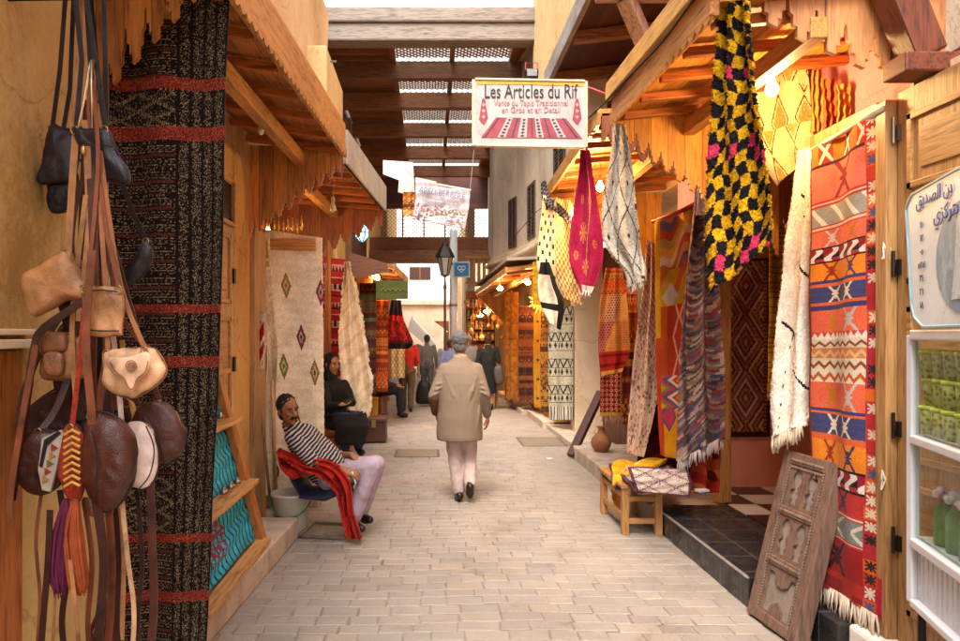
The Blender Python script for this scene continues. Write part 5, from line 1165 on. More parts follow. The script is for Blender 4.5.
bag('round reddish brown bag on the right of the cluster', [(132, 424), (142, 406), (160, 402), (176, 412), (186, 432), (182, 452), (168, 464), (156, 458), (148, 440)], 2.25, .05, L_br2, [[(140, 410, 2.25), (128, 370, 2.25), (108, 290, 2.25), (98, 180, 2.25)], [(160, 404, 2.27), (140, 340, 2.27), (112, 240, 2.27)]], seam=[[(143, 410), (156, 430), (160, 456)], [(139, 416), (150, 436), (154, 456)]])
bag('mustard pouch half hidden between brown bags', [(122, 402), (134, 402), (136, 418), (128, 424), (120, 420)], 2.24, .015, leather('a87c30'), [[(128, 403, 2.24), (122, 340, 2.24)]])
def woven(o):
    t = MB()
    for k in range(9):
        y = 432 + k * 6.5; t.tube([P(64, y + 3, 2.045), P(72, y - 2, 2.04), P(80, y + 2, 2.045)], .004, 5)
    t.build('stitching', plain('b8903c', .9), o)
bag('orange and maroon woven pouch between the two large brown bags', [(64, 428), (76, 424), (84, 440), (86, 474), (80, 500), (70, 500), (62, 480), (62, 450)], 2.11, .03, plain('8c2a14', .9, var=.6, scale=90), [[(72, 428, 2.1), (80, 360, 2.12), (88, 260, 2.15)]], extra=woven)
def silk_tassel(label, pts, h, w=.03):
    t = MB(); pp = [P(*a) for a in pts]; rr_ = random.Random(len(label))
    for k in range(46):
        off = V(rr_.uniform(-w, w), rr_.uniform(-w * .6, w * .6), rr_.uniform(-.03, .02)); q = [samp(pp, i / 8) + off * (.25 + .75 * min(1, i / 3)) * (1 if i < 7 else .7) for i in range(9)]
        t.tube(q, [.004] * 4 + [.005] * 3 + [.003, .0015], 5)
    tag(t.build('tassel', plain(h, .75, var=.35), smooth=True), label, 'tassel')
silk_tassel('magenta silk tassel hanging left of the orange one', [(66, 500, 2.12), (62, 530, 2.12), (58, 565, 2.12), (60, 592, 2.12)], '5c1434', .022)
silk_tassel('orange silk tassel dangling below the woven pouch', [(76, 500, 2.08), (74, 530, 2.08), (78, 570, 2.08), (82, 590, 2.08)], '94401a', .022)
silk_tassel('dark red fringe tassel at the very bottom of the cluster', [(108, 600, 2.3), (108, 640, 2.3), (106, 680, 2.3)], '5a1418', .05)
loose = [([(50, 510), (48, 560), (44, 610), (40, 660)], 2.1, L_br, .012), ([(66, 500), (58, 560), (54, 620), (52, 660)], 2.2, L_tan, .006), ([(96, 500), (104, 560), (100, 620), (96, 660)], 2.06, L_br, .017), ([(108, 500), (112, 560), (110, 620), (106, 660)], 2.12, L_mid, .014),
    ([(122, 500), (128, 560), (134, 610), (132, 660)], 2.12, L_lt, .009), ([(150, 470), (152, 540), (154, 600), (150, 660)], 2.2, L_br2, .016), ([(120, 490), (124, 560), (122, 640)], 2.2, L_tan2, .009), ([(36, 345), (22, 420), (10, 500), (12, 524)], 2.1, L_mid, .012), ([(84, 300), (70, 310), (42, 330), (34, 350), (24, 420), (12, 500)], 2.13, L_br, .015),
    ([(104, 0), (106, 120), (104, 250), (112, 330)], 2.27, L_dk, .010), ([(70, 560), (76, 610), (80, 660)], 2.05, L_tan, .008), ([(92, 250), (86, 340), (92, 420), (90, 480)], 2.05, L_mid, .015), ([(86, 195), (78, 260), (72, 330), (76, 400)], 2.16, L_tan, .010), ([(92, 190), (108, 260), (124, 320), (150, 350)], 2.2, L_mid, .009), ([(94, 60), (88, 110), (98, 180), (94, 260)], 2.19, L_mid, .006), ([(62, 300), (70, 340), (66, 400), (72, 440)], 2.24, L_br, .02), ([(100, 300), (108, 350), (98, 410), (104, 440)], 2.22, L_mid, .018), ([(110, 330), (118, 380), (128, 420), (126, 470)], 2.23, L_br, .016), ([(78, 180), (70, 250), (88, 320), (80, 420)], 2.26, L_br, .018), ([(100, 180), (96, 260), (110, 330), (114, 410)], 2.26, L_mid, .012), ([(42, 490), (36, 540), (40, 600), (36, 660)], 2.16, L_mid, .007), ([(60, 490), (68, 560), (62, 620), (66, 660)], 2.18, L_br, .012), ([(84, 500), (92, 560), (88, 620), (90, 660)], 2.14, L_mid, .010), ([(136, 480), (142, 560), (138, 620), (142, 660)], 2.24, L_br, .009), ([(114, 500), (118, 560), (116, 620), (120, 660)], 2.20, L_br, .014)]
SL = ['dark brown strap end dangling at the bottom left of the bag cluster', 'thin tan strap dangling beside the magenta tassel', 'widest brown strap hanging from the glossy round bag to the frame bottom', 'mid brown strap just right of the widest brown strap', 'pale cream strap dangling below the cream round bag', 'reddish strap hanging below the rightmost round bag', 'thin tan strap between the pale cream strap and the widest brown strap', 'strap end hanging leftmost in front of the wooden dado', 'dark brown strap looping out left from under the slouchy tan bag', 'black strap hanging straight in front of the upper speckled rug', 'short tan strap end hanging right beside the orange tassel', 'wide mid brown strap running down over the dark brown bags', 'tan strap between the slouchy bag and the boxy bag', 'brown strap slanting right above the pale saddle bag', 'thin brown strap under the zip chain', 'broad dark brown strap bunched behind the boxy bag', 'broad mid brown strap hanging under the square pouch', 'dark brown strap curving under the saddle bag', 'broad dark strap deep in the cluster behind the slouchy bag', 'mid brown strap deep in the cluster behind the square pouch', 'narrow mid brown strap swaying leftmost below the triangle panel bag', 'dark strap dangling directly behind the magenta tassel', 'mid brown strap dangling right beside the orange tassel', 'narrow dark strap dangling below the cream round bag against the rug', 'dark strap hanging behind the pale cream strap end']
for k, (pts, Y, m_, w_) in enumerate(loose):
    t = strap(MB(), [(a, b, Y) for a, b in pts], w_); o = t.build('leather_strap', m_); tag(o, SL[k], 'strap', 'loose straps among the hanging bags')
bag('long flat dark brown bag hanging at the back of the cluster centre', [(58, 330), (78, 322), (104, 330), (112, 372), (110, 420), (88, 434), (62, 424), (54, 376)], 2.38, .03, L_br, [[(70, 326, 2.38), (82, 240, 2.34), (88, 100, 2.3)], [(98, 328, 2.38), (98, 220, 2.34), (92, 90, 2.3)]], sw=.018)
bag('small tan bag end peeping out below the glossy brown bag', [(84, 498), (100, 504), (112, 500), (110, 514), (94, 516), (86, 512)], 2.18, .02, L_tan2)
t = MB(); t.tube([(-1.42, 2.3, 2.74), (-.75, 2.28, 2.74)], .012, 8); tag(t.build('hanging_rod', M_iron, smooth=True), 'iron rod holding the leather bags above the frame', 'rod')
t = MB(); t.tube([(-1.43, 2.75, 2.31), (-1.33, 2.72, 2.31), (-1.31, 2.72, 2.35)], .006, 6); tag(t.build('wall_hook', M_iron), 'rusty hook in the yellow wall beside the soft black bag', 'hook')
t = MB(); t.tube([samp([P(90, 62, 2.1), P(84, 100, 2.1), P(78, 128, 2.1)], i / 8) for i in range(9)], .0035, 6); t.tube([P(91, 60, 2.1), P(92, 128, 2.1)], .003, 6); tag(t.build('zip_chain', plain('b8a890', .3, .9), smooth=True), 'thin shining zip chain hanging above the flat black pouch', 'chain')
# ---- display stand with wavy blue cloth
st = thing('display_stand', 'leaning wooden display stand with two wavy turquoise panels beside the left door', 'display stand', (-1.28, 4.25, .17))
def SP(y, z, off=0.0):  # point on leaning plane
    return V(-1.165 - (z - .17) * .22 + off, y, z)
t = MB(); t.beam(SP(4.82, .17), SP(4.62, 1.42), .05, .10); t.build('upright', wood('a8682c', '70400f', 'Z', .5), st, bevel=.005)
t = MB(); t.beam(SP(3.52, .17), SP(3.52, 1.42), .05, .10); t.build('upright', wood('a8682c', '70400f', 'Z', .5), st, bevel=.005)
for z in (.2, .62, 1.05, 1.38):
    t = MB(); t.beam(SP(3.5, z, .02), SP(4.82 - (z - .2) * .13, z, .02), .14 if z > .3 else .09, .03); t.build('shelf', wood('c08a50', '8c5c28', 'Y', .5), st, bevel=.004)
def p_wave(z0, txt):
    def f(u, v):
        w = u * 16 + .32 * math.sin(v * 15 + u * 2); g = w - math.floor(w)
        if txt and .28 < u < .55 and .1 < v < .8 and hsh(int(u * 40), int(v * 44), 3) > .45: return C('7c3048')
        return C('123c46') if g < .28 else C('34a8c4')
    return f
for (z0, z1, tx) in ((.22, .60, True), (.64, 1.03, False), (1.07, 1.36, False)):
    rug('wavy_panel', '', '', [SP(3.55, z1, -.03), SP(3.55, z0, -.03)], [SP(4.78 - (z1 - .2) * .13, z1, -.03), SP(4.78 - (z0 - .2) * .13, z0, -.03)], p_wave(z0, tx), 130, 60, thick=.01, mat=attrmat('painted_cloth', .6, 60, .05, .1), parent=st)
for k, (y, z) in enumerate([(4.35, .655), (4.5, .655), (4.2, .655), (4.45, 1.085), (4.3, 1.085)]):
    t = MB(); c0 = SP(y, z, .02); t.lathe([(.022, 0), (.028, .012), (.02, .022), (.008, .03), (.012, .04)], c0, 12); o = t.build('metal_trinket', plain('8c8478', .25, .9), smooth=True)
    tag(o, 'small silver trinket, the %s on the turquoise stand' % ('middle one on the middle shelf', 'farthest on the middle shelf', 'nearest on the middle shelf', 'farther on the upper shelf', 'nearer on the upper shelf')[k], 'trinket', 'trinkets on the %s shelf of the stand' % ('middle' if z < 1 else 'upper'))
t = MB(); t.tube([P(270, 500, 5.75), P(259, 385, 5.9)], .013, 8); tag(t.build('wooden_pole', wood('8c6238', '5c3c1c', 'Z', .6), smooth=True), 'thin wooden pole leaning on the pillar behind the white bucket', 'pole')
t = MB(); t.tube([P(276, 498, 5.95), P(272, 380, 6.0)], .016, 8); tag(t.build('broom_handle', wood('b08858', '7c5a34', 'Z', .6), smooth=True), 'pale broom handle standing beside the cream rug', 'broom')
t = MB(); t.bb((-1.60, 5.63, .0), (-1.42, 6.0, 2.5)); tag(t.build('shutter', M_wood_pine, bevel=.006), 'folded pale wooden shutter beside the cream diamond rug', 'shutter')
# ---- bucket
bc = P(291, 535, 5.72); bc.z = 0
bk = thing('bucket', 'white plastic bucket with green handle under the tubular chair', 'bucket', bc)
t = MB(); t.lathe([(.12, 0), (.125, .01), (.155, .30), (.165, .305), (.165, .325), (.15, .325), (.118, .02), (.0, .02)], bc, 28); t.build('pail', plain('c4bcb0', .4, var=.08), bk, smooth=True)
t = MB(); t.tube([bc + V(.165 * math.cos(a), -.165 * math.sin(a), .27 - .12 * math.sin(a)) for a in [R(k) for k in range(0, 181, 15)]], .006, 6); t.build('handle', plain('2c7c3c', .5), bk, smooth=True)
t = MB(); t.ell(P(277, 503, 5.75), (.05, .05, .035)); t.ell(P(272, 500, 5.75), (.03, .03, .05)); tag(t.build('green_rag', plain('5c6c3c', .9), smooth=True, disp=.02, dscale=.05), 'small green rag on the end of the left stone step', 'rag')
# ---- chest far left
ch = thing('wooden_chest', 'dark wooden chest on the ground below the ruffled shawl', 'chest', (-.82, 10.4, 0))
t = MB(); t.bb((-1.02, 10.35, .02), (-.66, 10.75, .32)); t.build('body', wood('4c2a18', '28140a', 'X', .5), ch, bevel=.008)
t = MB(); t.bb((-1.035, 10.33, .32), (-.645, 10.77, .38)); t.build('lid', wood('5c341c', '30180c', 'X', .45), ch, bevel=.012)
t = MB(); t.bb((-.87, 10.32, .24), (-.81, 10.335, .35)); t.build('latch', plain('a8885c', .4, .8), ch)
for k, (x, y, z, sx, sy, sz, h, lb_) in enumerate([(-.95, 12.9, 0, .3, .3, .12, '3c2a20', 'low dark box on the ground before the man in dark clothes'), (-.98, 12.2, 0, .12, .12, .5, 'b8882c', 'yellow roll standing beside the dark box at far left')]):
    t = MB(); t.bb((x - sx / 2, y - sy / 2, z), (x + sx / 2, y + sy / 2, z + sz)); t.bb((x - sx / 2 - .01, y - sy / 2 - .01, z + sz), (x + sx / 2 + .01, y + sy / 2 + .01, z + sz + .02)); tag(t.build('goods_box', plain(h, .7), bevel=.01), lb_, 'box')
# bench for the dark seated man
t = MB(); t.bb((-1.45, 13.6, .38), (-.85, 14.1, .43))
o = thing('wooden_bench', 'dark bench carrying the man in dark clothes', 'bench', (-1.1, 13.8, 0)); t.build('seat', M_wood_dark, o)
for x, y in ((-1.4, 13.65), (-.9, 13.65), (-1.4, 14.05), (-.9, 14.05)): MB().bb((x - .03, y - .03, 0), (x + .03, y + .03, .38)).build('leg', M_wood_dark, o)
# ---- leaning plank right
t = MB(); t.beam(P(571, 456, 9.05), P(601, 392, 9.6), .11, .07); tag(t.build('wooden_plank', wood('4c2a1c', '28140c', 'Z', .6), bevel=.006), 'dark heavy plank leaning at the end of the stone step', 'plank')
# ---- terracotta jug
jc = P(601, 443, 8.6); jc.z = .17
jg = thing('terracotta_jug', 'round terracotta jug with narrow neck on the stone step', 'jug', jc)
t = MB(); t.lathe([(.05, 0), (.075, .01), (.115, .07), (.125, .12), (.11, .17), (.07, .215), (.042, .24), (.035, .28), (.05, .31), (.055, .315), (.045, .31), (.03, .28)], jc, 28); t.build('body', plaster('9c6c48', '7a4a2c', 12, .7, .1), jg, smooth=True)
t = MB(); t.tube([jc + V(.035, 0, .29), jc + V(.09, 0, .29), jc + V(.10, 0, .23), jc + V(.085, 0, .19)], .010, 8); t.build('handle', plaster('9c6c48', '7a4a2c', 12, .7, .1), jg, smooth=True)
# ---- stool with cloths
sl = thing('wooden_stool', 'low wooden stool at the edge of the black tiled step', 'stool', (1.80, 5.9, 0))
x0, x1, y0, y1, zt = 1.58, 1.85, 5.62, 6.3, .41
for x in (x0, x1):
    for y in (y0, y1): MB().bb((x - .028, y - .028, 0), (x + .028, y + .028, zt - .03)).build('leg', wood('b07c44', '7c5024', 'Z', .55), sl, bevel=.004)
t = MB(); t.bb((x0 - .04, y0 - .04, zt - .03), (x1 + .04, y1 + .04, zt)); t.build('seat', wood('b07c44', '7c5024', 'Y', .55), sl, bevel=.004)
for z in (.09, .27):
    t = MB(); t.bb((x0, y0 - .014, z), (x1, y0 + .014, z + .045)); t.build('rail', wood('b07c44', '7c5024', 'X', .55), sl, bevel=.004)
    t = MB(); t.bb((x0 - .014, y0, z + .02), (x0 + .014, y1, z + .065)); t.build('rail', wood('b07c44', '7c5024', 'X', .55), sl, bevel=.004)
def grid_cloth(name, label, cat, c4, pat, nx, ny, amp, zf, thick=.012, **k):
    a, b, c, d_ = [Vector(q) for q in c4]
    Ls = [a.lerp(d_, i / 6) + V(0, 0, zf(0, i / 6)) for i in range(7)]; Rs = [b.lerp(c, i / 6) + V(0, 0, zf(1, i / 6)) for i in range(7)]
    return rug(name, label, cat, Ls, Rs, pat, nx, ny, fold=(amp, 1.3, .3), thick=thick, **k)
def p_cush(u, v):
    q = abs(tri(u * 2) - tri(v * 2.0)); 
    if u < .05 or u > .95 or v < .05 or v > .95: return C('5c3440')
    if q < .07: return C('6c2c3c')
    if .16 < q < .21: return C('8c6c6c')
    if hsh(int(u * 40), int(v * 40)) > .93: return C('6c5478')
    return C('c4b0a0')
t_ = grid_cloth('folded_rug', 'folded cream rug with thin maroon diamonds draped over the stool', 'rug', [(1.58, 5.35, .425), (2.05, 5.40, .44), (2.10, 6.1, .45), (1.60, 6.2, .43)], p_cush, 80, 80, .006, lambda s, v: -.02 * (v < .1), thick=.035, mat=A_wool)
rug('rug_flap', 'pale patterned rug corner hanging over the front of the stool', 'rug', PL((628, 467, 5.42), (632, 480, 5.36), (637, 492, 5.35)), PL((688, 468, 5.42), (691, 482, 5.36), (690, 497, 5.35)), p_cush, 70, 40, fold=(.008, 1, 0), thick=.015, mat=A_wool)
grid_cloth('small_cushion', 'small pink and maroon woven cushion on top of the folded rug', 'cushion', [(1.70, 5.50, .485), (1.97, 5.74, .495), (2.03, 5.60, .485), (1.78, 5.36, .475)], lambda u, v: C('8c2c40') if u < .08 or u > .92 or v < .12 or v > .88 else C('c09890') if abs(tri(u * 3) - tri(v * 1.5)) < .25 else C('a05060'), 60, 30, .003, lambda s_, v: 0, thick=.04, mat=A_wool)
def p_yc(u, v): return C('e0c870') if hsh(int(u * 9), int(v * 5)) > .93 else mixc(C('d09c10'), C('c08a0c'), hsh(int(u * 8), int(v * 8)))
rug('yellow_cloth', 'bright yellow folded cloth with pale spots lying on the stool', 'cloth', [P(614, 462, 6.3), P(612, 468, 6.0), P(613, 476, 5.8), P(612, 484, 5.75)], [P(668, 457, 6.3), P(664, 461, 6.0), P(650, 467, 5.75), P(640, 469, 5.7)], p_yc, 60, 40, fold=(.012, 2, 0), thick=.03, mat=A_silk)
rug('purple_cloth', 'purple grey cloth folded under the yellow cloth', 'cloth', [P(611, 474, 6.0), P(611, 482, 5.8), P(614, 488, 5.75)], [P(632, 470, 6.0), P(630, 478, 5.75), P(628, 484, 5.7)], lambda u, v: mixc(C('6c4858'), C('3c2430'), hsh(int(u * 9), int(v * 5))), 30, 20, fold=(.012, 2, 0), thick=.03, mat=A_wool)
rug('orange_cloth', 'orange cloth hanging off the far end of the stool', 'cloth', [P(612, 482, 6.25), P(613, 496, 6.25), P(615, 508, 6.25)], [P(624, 484, 5.9), P(624, 498, 5.9), P(625, 512, 5.9)], lambda u, v: mixc(C('b8702c'), C('c88838'), hsh(int(u * 9), int(v * 5))), 20, 20, fold=(.01, 2, 0), thick=.012, mat=A_wool)
t = MB(); t.box(P(702, 492, 5.55) + V(0, 0, .012), (.10, .06, .02), rz=.3); tag(t.build('paper_packet', plain('c8c8cc', .5), bevel=.004), 'small white paper packet on the black tiled step', 'packet')
# ---- carved wooden panel leaning on the kilim
cp = thing('carved_panel', 'grey brown carved wooden door panel with keyhole openings leaning on the kilim', 'carved panel', (1.87, 3.82, 0))
A0 = V(1.86, 4.02, 0.0); B0 = V(1.90, 3.56, 0.0); A1 = P(800, 457, 3.98); A1 = V(2.10, 3.95, .93); B1 = V(2.14, 3.55, .94)
ex = (B0 - A0).normalized(); ey = ((A1 - A0) + (B1 - B0)).normalized(); ez = ex.cross(ey).normalized(); ey = ez.cross(ex).normalized()
W_, H_ = .455, .965
def cpt(u, v, d_=0.0): return A0 + V(0, 0, .012) + ex * (u * W_) + ey * (v * H_) + ez * d_
# ez points toward the street/camera?
if ez.x > 0: ez = -ez
mC = wood('6c5040', '422e24', 'Z', .7)
def keyhole(cu, cv, w, h):
    pts = []
    for k in range(0, 181, 20): pts.append((cu + w * .5 * math.cos(R(k)), cv + h * .22 + w * .62 * math.sin(R(k)) * W_ / H_ * 1.3))
    pts += [(cu - w * .22, cv + h * .02), (cu - w * .45, cv - h * .05), (cu - w * .5, cv - h * .16), (cu - w * .28, cv - h * .26), (cu - w * .40, cv - h * .42), (cu + w * .40, cv - h * .42), (cu + w * .28, cv - h * .26), (cu + w * .5, cv - h * .16), (cu + w * .45, cv - h * .05), (cu + w * .22, cv + h * .02)]
    return pts
def panel_with_holes(u0, v0, u1, v1, holes):
    """grid cells of a fretted board: made by fine cells kept outside the holes"""
    import itertools
    t = MB(); nx, ny = int((u1 - u0) * 110), int((v1 - v0) * 200)
    def inside(p, poly):
        c = False; x, y = p
        for i in range(len(poly)):
            xa, ya = poly[i]; xb, yb = poly[i - 1]
            if (ya > y) != (yb > y) and x < (xb - xa) * (y - ya) / (yb - ya) + xa: c = not c
        return c
    keep = {}
    for i in range(nx):
        for j in range(ny):
            p = (u0 + (u1 - u0) * (i + .5) / nx, v0 + (v1 - v0) * (j + .5) / ny); keep[i, j] = not any(inside(p, h) for h in holes)
    V_ = {}
    def gv(i, j, s):
        k = (i, j, s)
        if k not in V_: V_[k] = t.bm.verts.new(cpt(u0 + (u1 - u0) * i / nx, v0 + (v1 - v0) * j / ny, .016 if s else .002))
        return V_[k]
    for (i, j), kp in keep.items():
        if not kp: continue
        t.bm.faces.new((gv(i, j, 1), gv(i + 1, j, 1), gv(i + 1, j + 1, 1), gv(i, j + 1, 1)))
        for (di, dj, a, b) in ((-1, 0, (i, j), (i, j + 1)), (1, 0, (i + 1, j), (i + 1, j + 1)), (0, -1, (i, j), (i + 1, j)), (0, 1, (i, j + 1), (i + 1, j + 1))):
            if not keep.get((i + di, j + dj), False): t.bm.faces.new((gv(*a, 1), gv(*b, 1), gv(*b, 0), gv(*a, 0)))
    return t
def slab(u0, v0, u1, v1, d0, d1):
    t = MB(); pts = [cpt(u0, v0, d0), cpt(u1, v0, d0), cpt(u1, v1, d0), cpt(u0, v1, d0)]; t.prism(pts, ez * (d1 - d0)); return t
slab(0.02, 0.0, .98, 1.0, -.05, 0.0).build('backing', plaster('8c7c70', '6a5a50', 6), cp)
for (a, b, c, d_) in ((0, 0, .13, 1), (.84, 0, 1, 1), (.13, 0, .84, .06), (.13, .93, .84, 1), (.13, .335, .84, .385), (.13, .63, .84, .68)):
    slab(a, b, c, d_, -.052, .026 + (.002 if b == 0 and d_ == 1 else 0)).build('frame_rail', mC, cp, bevel=.005)
panel_with_holes(.13, .68, .84, .93, [keyhole(.34, .79, .19, .22), keyhole(.63, .79, .19, .22)]).build('fretted_panel', mC, cp)
panel_with_holes(.13, .385, .84, .63, [keyhole(.34, .495, .19, .22), keyhole(.63, .495, .19, .22)]).build('fretted_panel', mC, cp)
arch = [(.22, .07), (.22, .30), (.34, .30), (.40, .24), (.52, .23), (.62, .25), (.66, .30), (.76, .30), (.76, .07), (.62, .07), (.60, .11), (.49, .145), (.38, .11), (.36, .07)]
panel_with_holes(.13, .06, .84, .335, [arch]).build('fretted_panel', mC, cp)
t = MB()
for side in (.165, .805):
    for k in range(54):
        v = .03 + .94 * k / 54; t.box(cpt(side, v, .020), (.012, .012, .012), rx=.6, rz=.4)
for vv in (.36, .655, .955):
    for k in range(18):
        u = .2 + .58 * k / 17; t.box(cpt(u, vv, .027), (.010, .012, .010), rx=.6, rz=.5)
for k in range(20): t.box(cpt(.2 + .58 * k / 19, .915, .018), (.010, .012, .010), rx=.6, rz=.5)
t.build('carved_beading', wood('7a6254', '4a3a30', 'Z', .7), cp)
# ---- white refrigerated case
cc = thing('display_case', 'white framed glass display case with pale tubs at the right edge', 'display case', (1.9, 2.4, .2))
D0 = V(1.885, 2.75, 0); du = (V(1.756, 2.29, 0) - D0).normalized(); dn = V(du.y, -du.x, 0); dn = dn if dn.x > 0 else -dn  # into the case
def CP(u, z, d_=0.0): return D0 + du * u + dn * d_ + V(0, 0, z)
M_wf = plain('ccccd2', .3, var=.04)
ZT = 1.62
DC = .24
for (u, d_) in ((0.02, .02), (.95, .02), (.02, DC), (.95, DC)): MB().beam(CP(u, .57, d_), CP(u, ZT, d_), .034, .034).build('frame_post', M_wf, cc, bevel=.006)
for z, h in ((ZT, .04), (1.213, .034), (.81, .036), (.575, .03)):
    for a, b in (((.04, .018), (.93, .018)), ((.04, DC + .002), (.93, DC + .002)), ((.018, .04), (.018, DC - .02)), ((.952, .04), (.952, DC - .02))):
        MB().beam(CP(a[0], z, a[1]), CP(b[0], z, b[1]), .036, h).build('frame_rail', M_wf, cc, bevel=.006)
MB().prism([CP(.04, .59, .03), CP(.93, .59, .03), CP(.93, .79, .03), CP(.04, .79, .03)], dn * .01).build('lower_panel', plain('ccccd4', .35, var=.03), cc)
t = MB(); [t.beam(CP(.06 + k * .04, .60, .028), CP(.06 + k * .04, .79, .028), .003, .005) for k in range(22)]; t.build('panel_groove', plain('bebec6', .4), cc)
MB().prism([CP(.02, .59, .04), CP(.02, .59, DC - .02), CP(.02, .79, DC - .02), CP(.02, .79, .04)], du * .01).build('side_panel', plain('ccccd4', .35, var=.03), cc)
MB().prism([CP(0.03, .545, 0.02), CP(.94, .545, 0.02), CP(.94, .545, DC), CP(0.03, .545, DC)], (0, 0, .012)).build('base', plain('6c6c70', .4), cc)
MB().prism([CP(0.04, ZT + .005, 0.04), CP(.93, ZT + .005, 0.04), CP(.93, ZT + .005, DC - .02), CP(0.04, ZT + .005, DC - .02)], (0, 0, .008)).build('top', M_wf, cc)
MB().prism([CP(.04, .6, DC - .01), CP(.93, .6, DC - .01), CP(.93, 1.6, DC - .01), CP(.04, 1.6, DC - .01)], dn * .006).build('back_panel', plain('c89660', .5), cc)
for z in (.825, 1.235): MB().prism([CP(.04, z, .04), CP(.93, z, .04), CP(.93, z, DC - .02), CP(.04, z, DC - .02)], (0, 0, .006)).build('shelf', plain('c0c4c4', .25), cc)
MB().prism([CP(.04, 1.232, .022), CP(.93, 1.232, .022), CP(.93, 1.60, .022), CP(.04, 1.60, .022)], dn * .004).build('glass', glass(), cc)
MB().prism([CP(.04, .83, .022), CP(.93, .83, .022), CP(.93, 1.195, .022), CP(.04, 1.195, .022)], dn * .004).build('glass', glass(), cc)
for (u, d_) in ((.05, .04), (.9, .04), (.05, DC - .02), (.9, DC - .02)): MB().lathe([(.014, 0), (.014, .45)], CP(u, .1, d_), 10).build('leg', M_iron, cc)
def dup(o):
    n = o.copy(); col.objects.link(n)
    for c in o.children:
        m_ = c.copy(); col.objects.link(m_); m_.parent = n
    return n
proto = thing('plastic_tub', '', '', (0, 0, 0))
t = MB(); t.lathe([(.036, 0), (.042, .09), (.040, .092)], (0, 0, 0), 18)
m, nt, b = nodes('speckled_tub'); vo = N(nt, 'ShaderNodeTexVoronoi', Scale=60.0); nt.links.new(coords(nt), vo.inputs['Vector']); nt.links.new(ramp(nt, vo.outputs[0], [(.25, C('6c6c24')), (.4, C('a8a44c')), (.7, C('c4c080'))]), b.inputs[0]); b.inputs['Roughness'].default_value = .35
t.build('cup', m, proto, smooth=True)
t = MB(); t.lathe([(.044, .092), (.044, .105), (.038, .107), (0.001, .107)], (0, 0, 0), 18); t.build('lid', plain('c8c858', .35), proto, smooth=True)
first = True
ORD = ('first', 'second', 'third', 'fourth', 'fifth', 'sixth', 'seventh', 'eighth')
for r, z in enumerate((1.242, 1.349, 1.456)):
    for k in range(8):
        for d_ in (.12,):
            o = proto if first else dup(proto); first = False
            o.location = CP(.075 + k * .098, z, d_ - .055 + .012 * hsh(r, k)); o.rotation_euler.z = k * 1.3
            tag(o, 'pale green tub in the %s row of the glass case, %s from the left' % (('lowest', 'middle', 'top')[r], ORD[k]), 'tub', 'tubs stacked in the glass case')
for k in range(4):
    c0 = CP(.14 + k * .10, .832, .085); o = thing('green_bottle', 'green bottle topped with %s petals in the lower case, %s from the left' % (('pink', 'white')[k % 2], ORD[k]), 'bottle', c0, 'green bottles in the lower case')
    t = MB(); t.lathe([(.035, 0), (.038, .02), (.038, .13), (.02, .16), (.018, .17)], c0, 16); t.build('body', plain('5c7c4c', .25), o, smooth=True)
    t = MB()
    for q in range(9): a = q * .7; t.ell(c0 + V(.028 * math.cos(a), .028 * math.sin(a), .185 + .01 * (q % 3)), (.018, .012, .014), seg=8)
    t.build('petals', plain(['d0a8b4', 'c8c4c8'][k % 2], .7), o, smooth=True)
# ---- arabic sign on the case
ab = thing('shop_sign', 'white rounded sign with blue Arabic lettering standing on the display case', 'sign', CP(.4, ZT + .03))
pts = [(.02, .655), (.06, .685), (.40, .70), (.90, .70), (.94, .66), (.92, .06), (.86, .0), (.16, .0), (.08, .05), (.05, .12), (.0, .62)]
MB().prism([CP(u + .015, ZT + .03 + z * .75, .0) for u, z in pts], dn * .02).build('panel', plaster('dce8f0', 'bcd0de', 3.2, .35, .02), ab, bevel=.003)
t = MB(); pp = [CP(u + .015, ZT + .03 + z * .75, .0) for u, z in pts]; t.tube(pp, .006, 6, close=True); t.build('rim', plain('8cb0c0', .4), ab)
t = MB(); q = []
for k in range(24): a = R(15 * k); q.append(CP(.50 + .21 * math.cos(a), ZT + .03 + .23 + .19 * math.sin(a), -.003))
t.prism(q, dn * .002); t.build('printed_picture', plaster('7c98b4', 'b4c4d0', 9, .4, .02), ab)
t = MB(); t.prism([CP(.42, ZT + .12, -.006), CP(.44, ZT + .23, -.006), CP(.46, ZT + .39, -.006), CP(.50, ZT + .42, -.006), CP(.54, ZT + .39, -.006), CP(.53, ZT + .23, -.006), CP(.56, ZT + .12, -.006)], dn * .002)
t.build('printed_picture', plaster('c0d0d8', '9ab4c4', 9, .4, .02), ab)
nrmv = -dn; xr = du; zr = V(0, 0, 1); yr = zr
RM = Matrix((xr, zr, xr.cross(zr))).transposed()
blue = plain('1c3c8c', .5); gry = plain('4c5468', .5)
def arab(s): return s[::-1]
# presentation forms, visual order is produced by reversing
SID = '\uFE91\uFEE6 \uFE8D\uFEDF\uFEBC\uFEAA\uFBFE\uFED6' if False else '\uFE91\uFEE6 \uFE8D\uFEDF\uFEBC\uFEAA\uFEF3\uFED6'
TRK = '\uFE91\uFE98\uFEAE\uFEDB\uFEB0\uFEF1'
text(arab(SID), .07, blue, 'lettering', ab, CP(.27, ZT + .03 + .455, -.004), rot=RM, ext=.001)
text(arab(TRK), .075, blue, 'lettering', ab, CP(.37, ZT + .03 + .375, -.004), rot=RM, ext=.001)
for k, s in enumerate(('\u0661\u0661\u0660', '\u0661\u0662', '\u0660\u0665', '\u0665\u0662\u0665\u0661', '\u0663\u0664', '\u0662\u0666', '\u0661\u0668')):
    text(s, .036, gry, 'lettering', ab, CP(.17, ZT + .03 + .37 - k * .05, -.004), rot=RM, ext=.001)
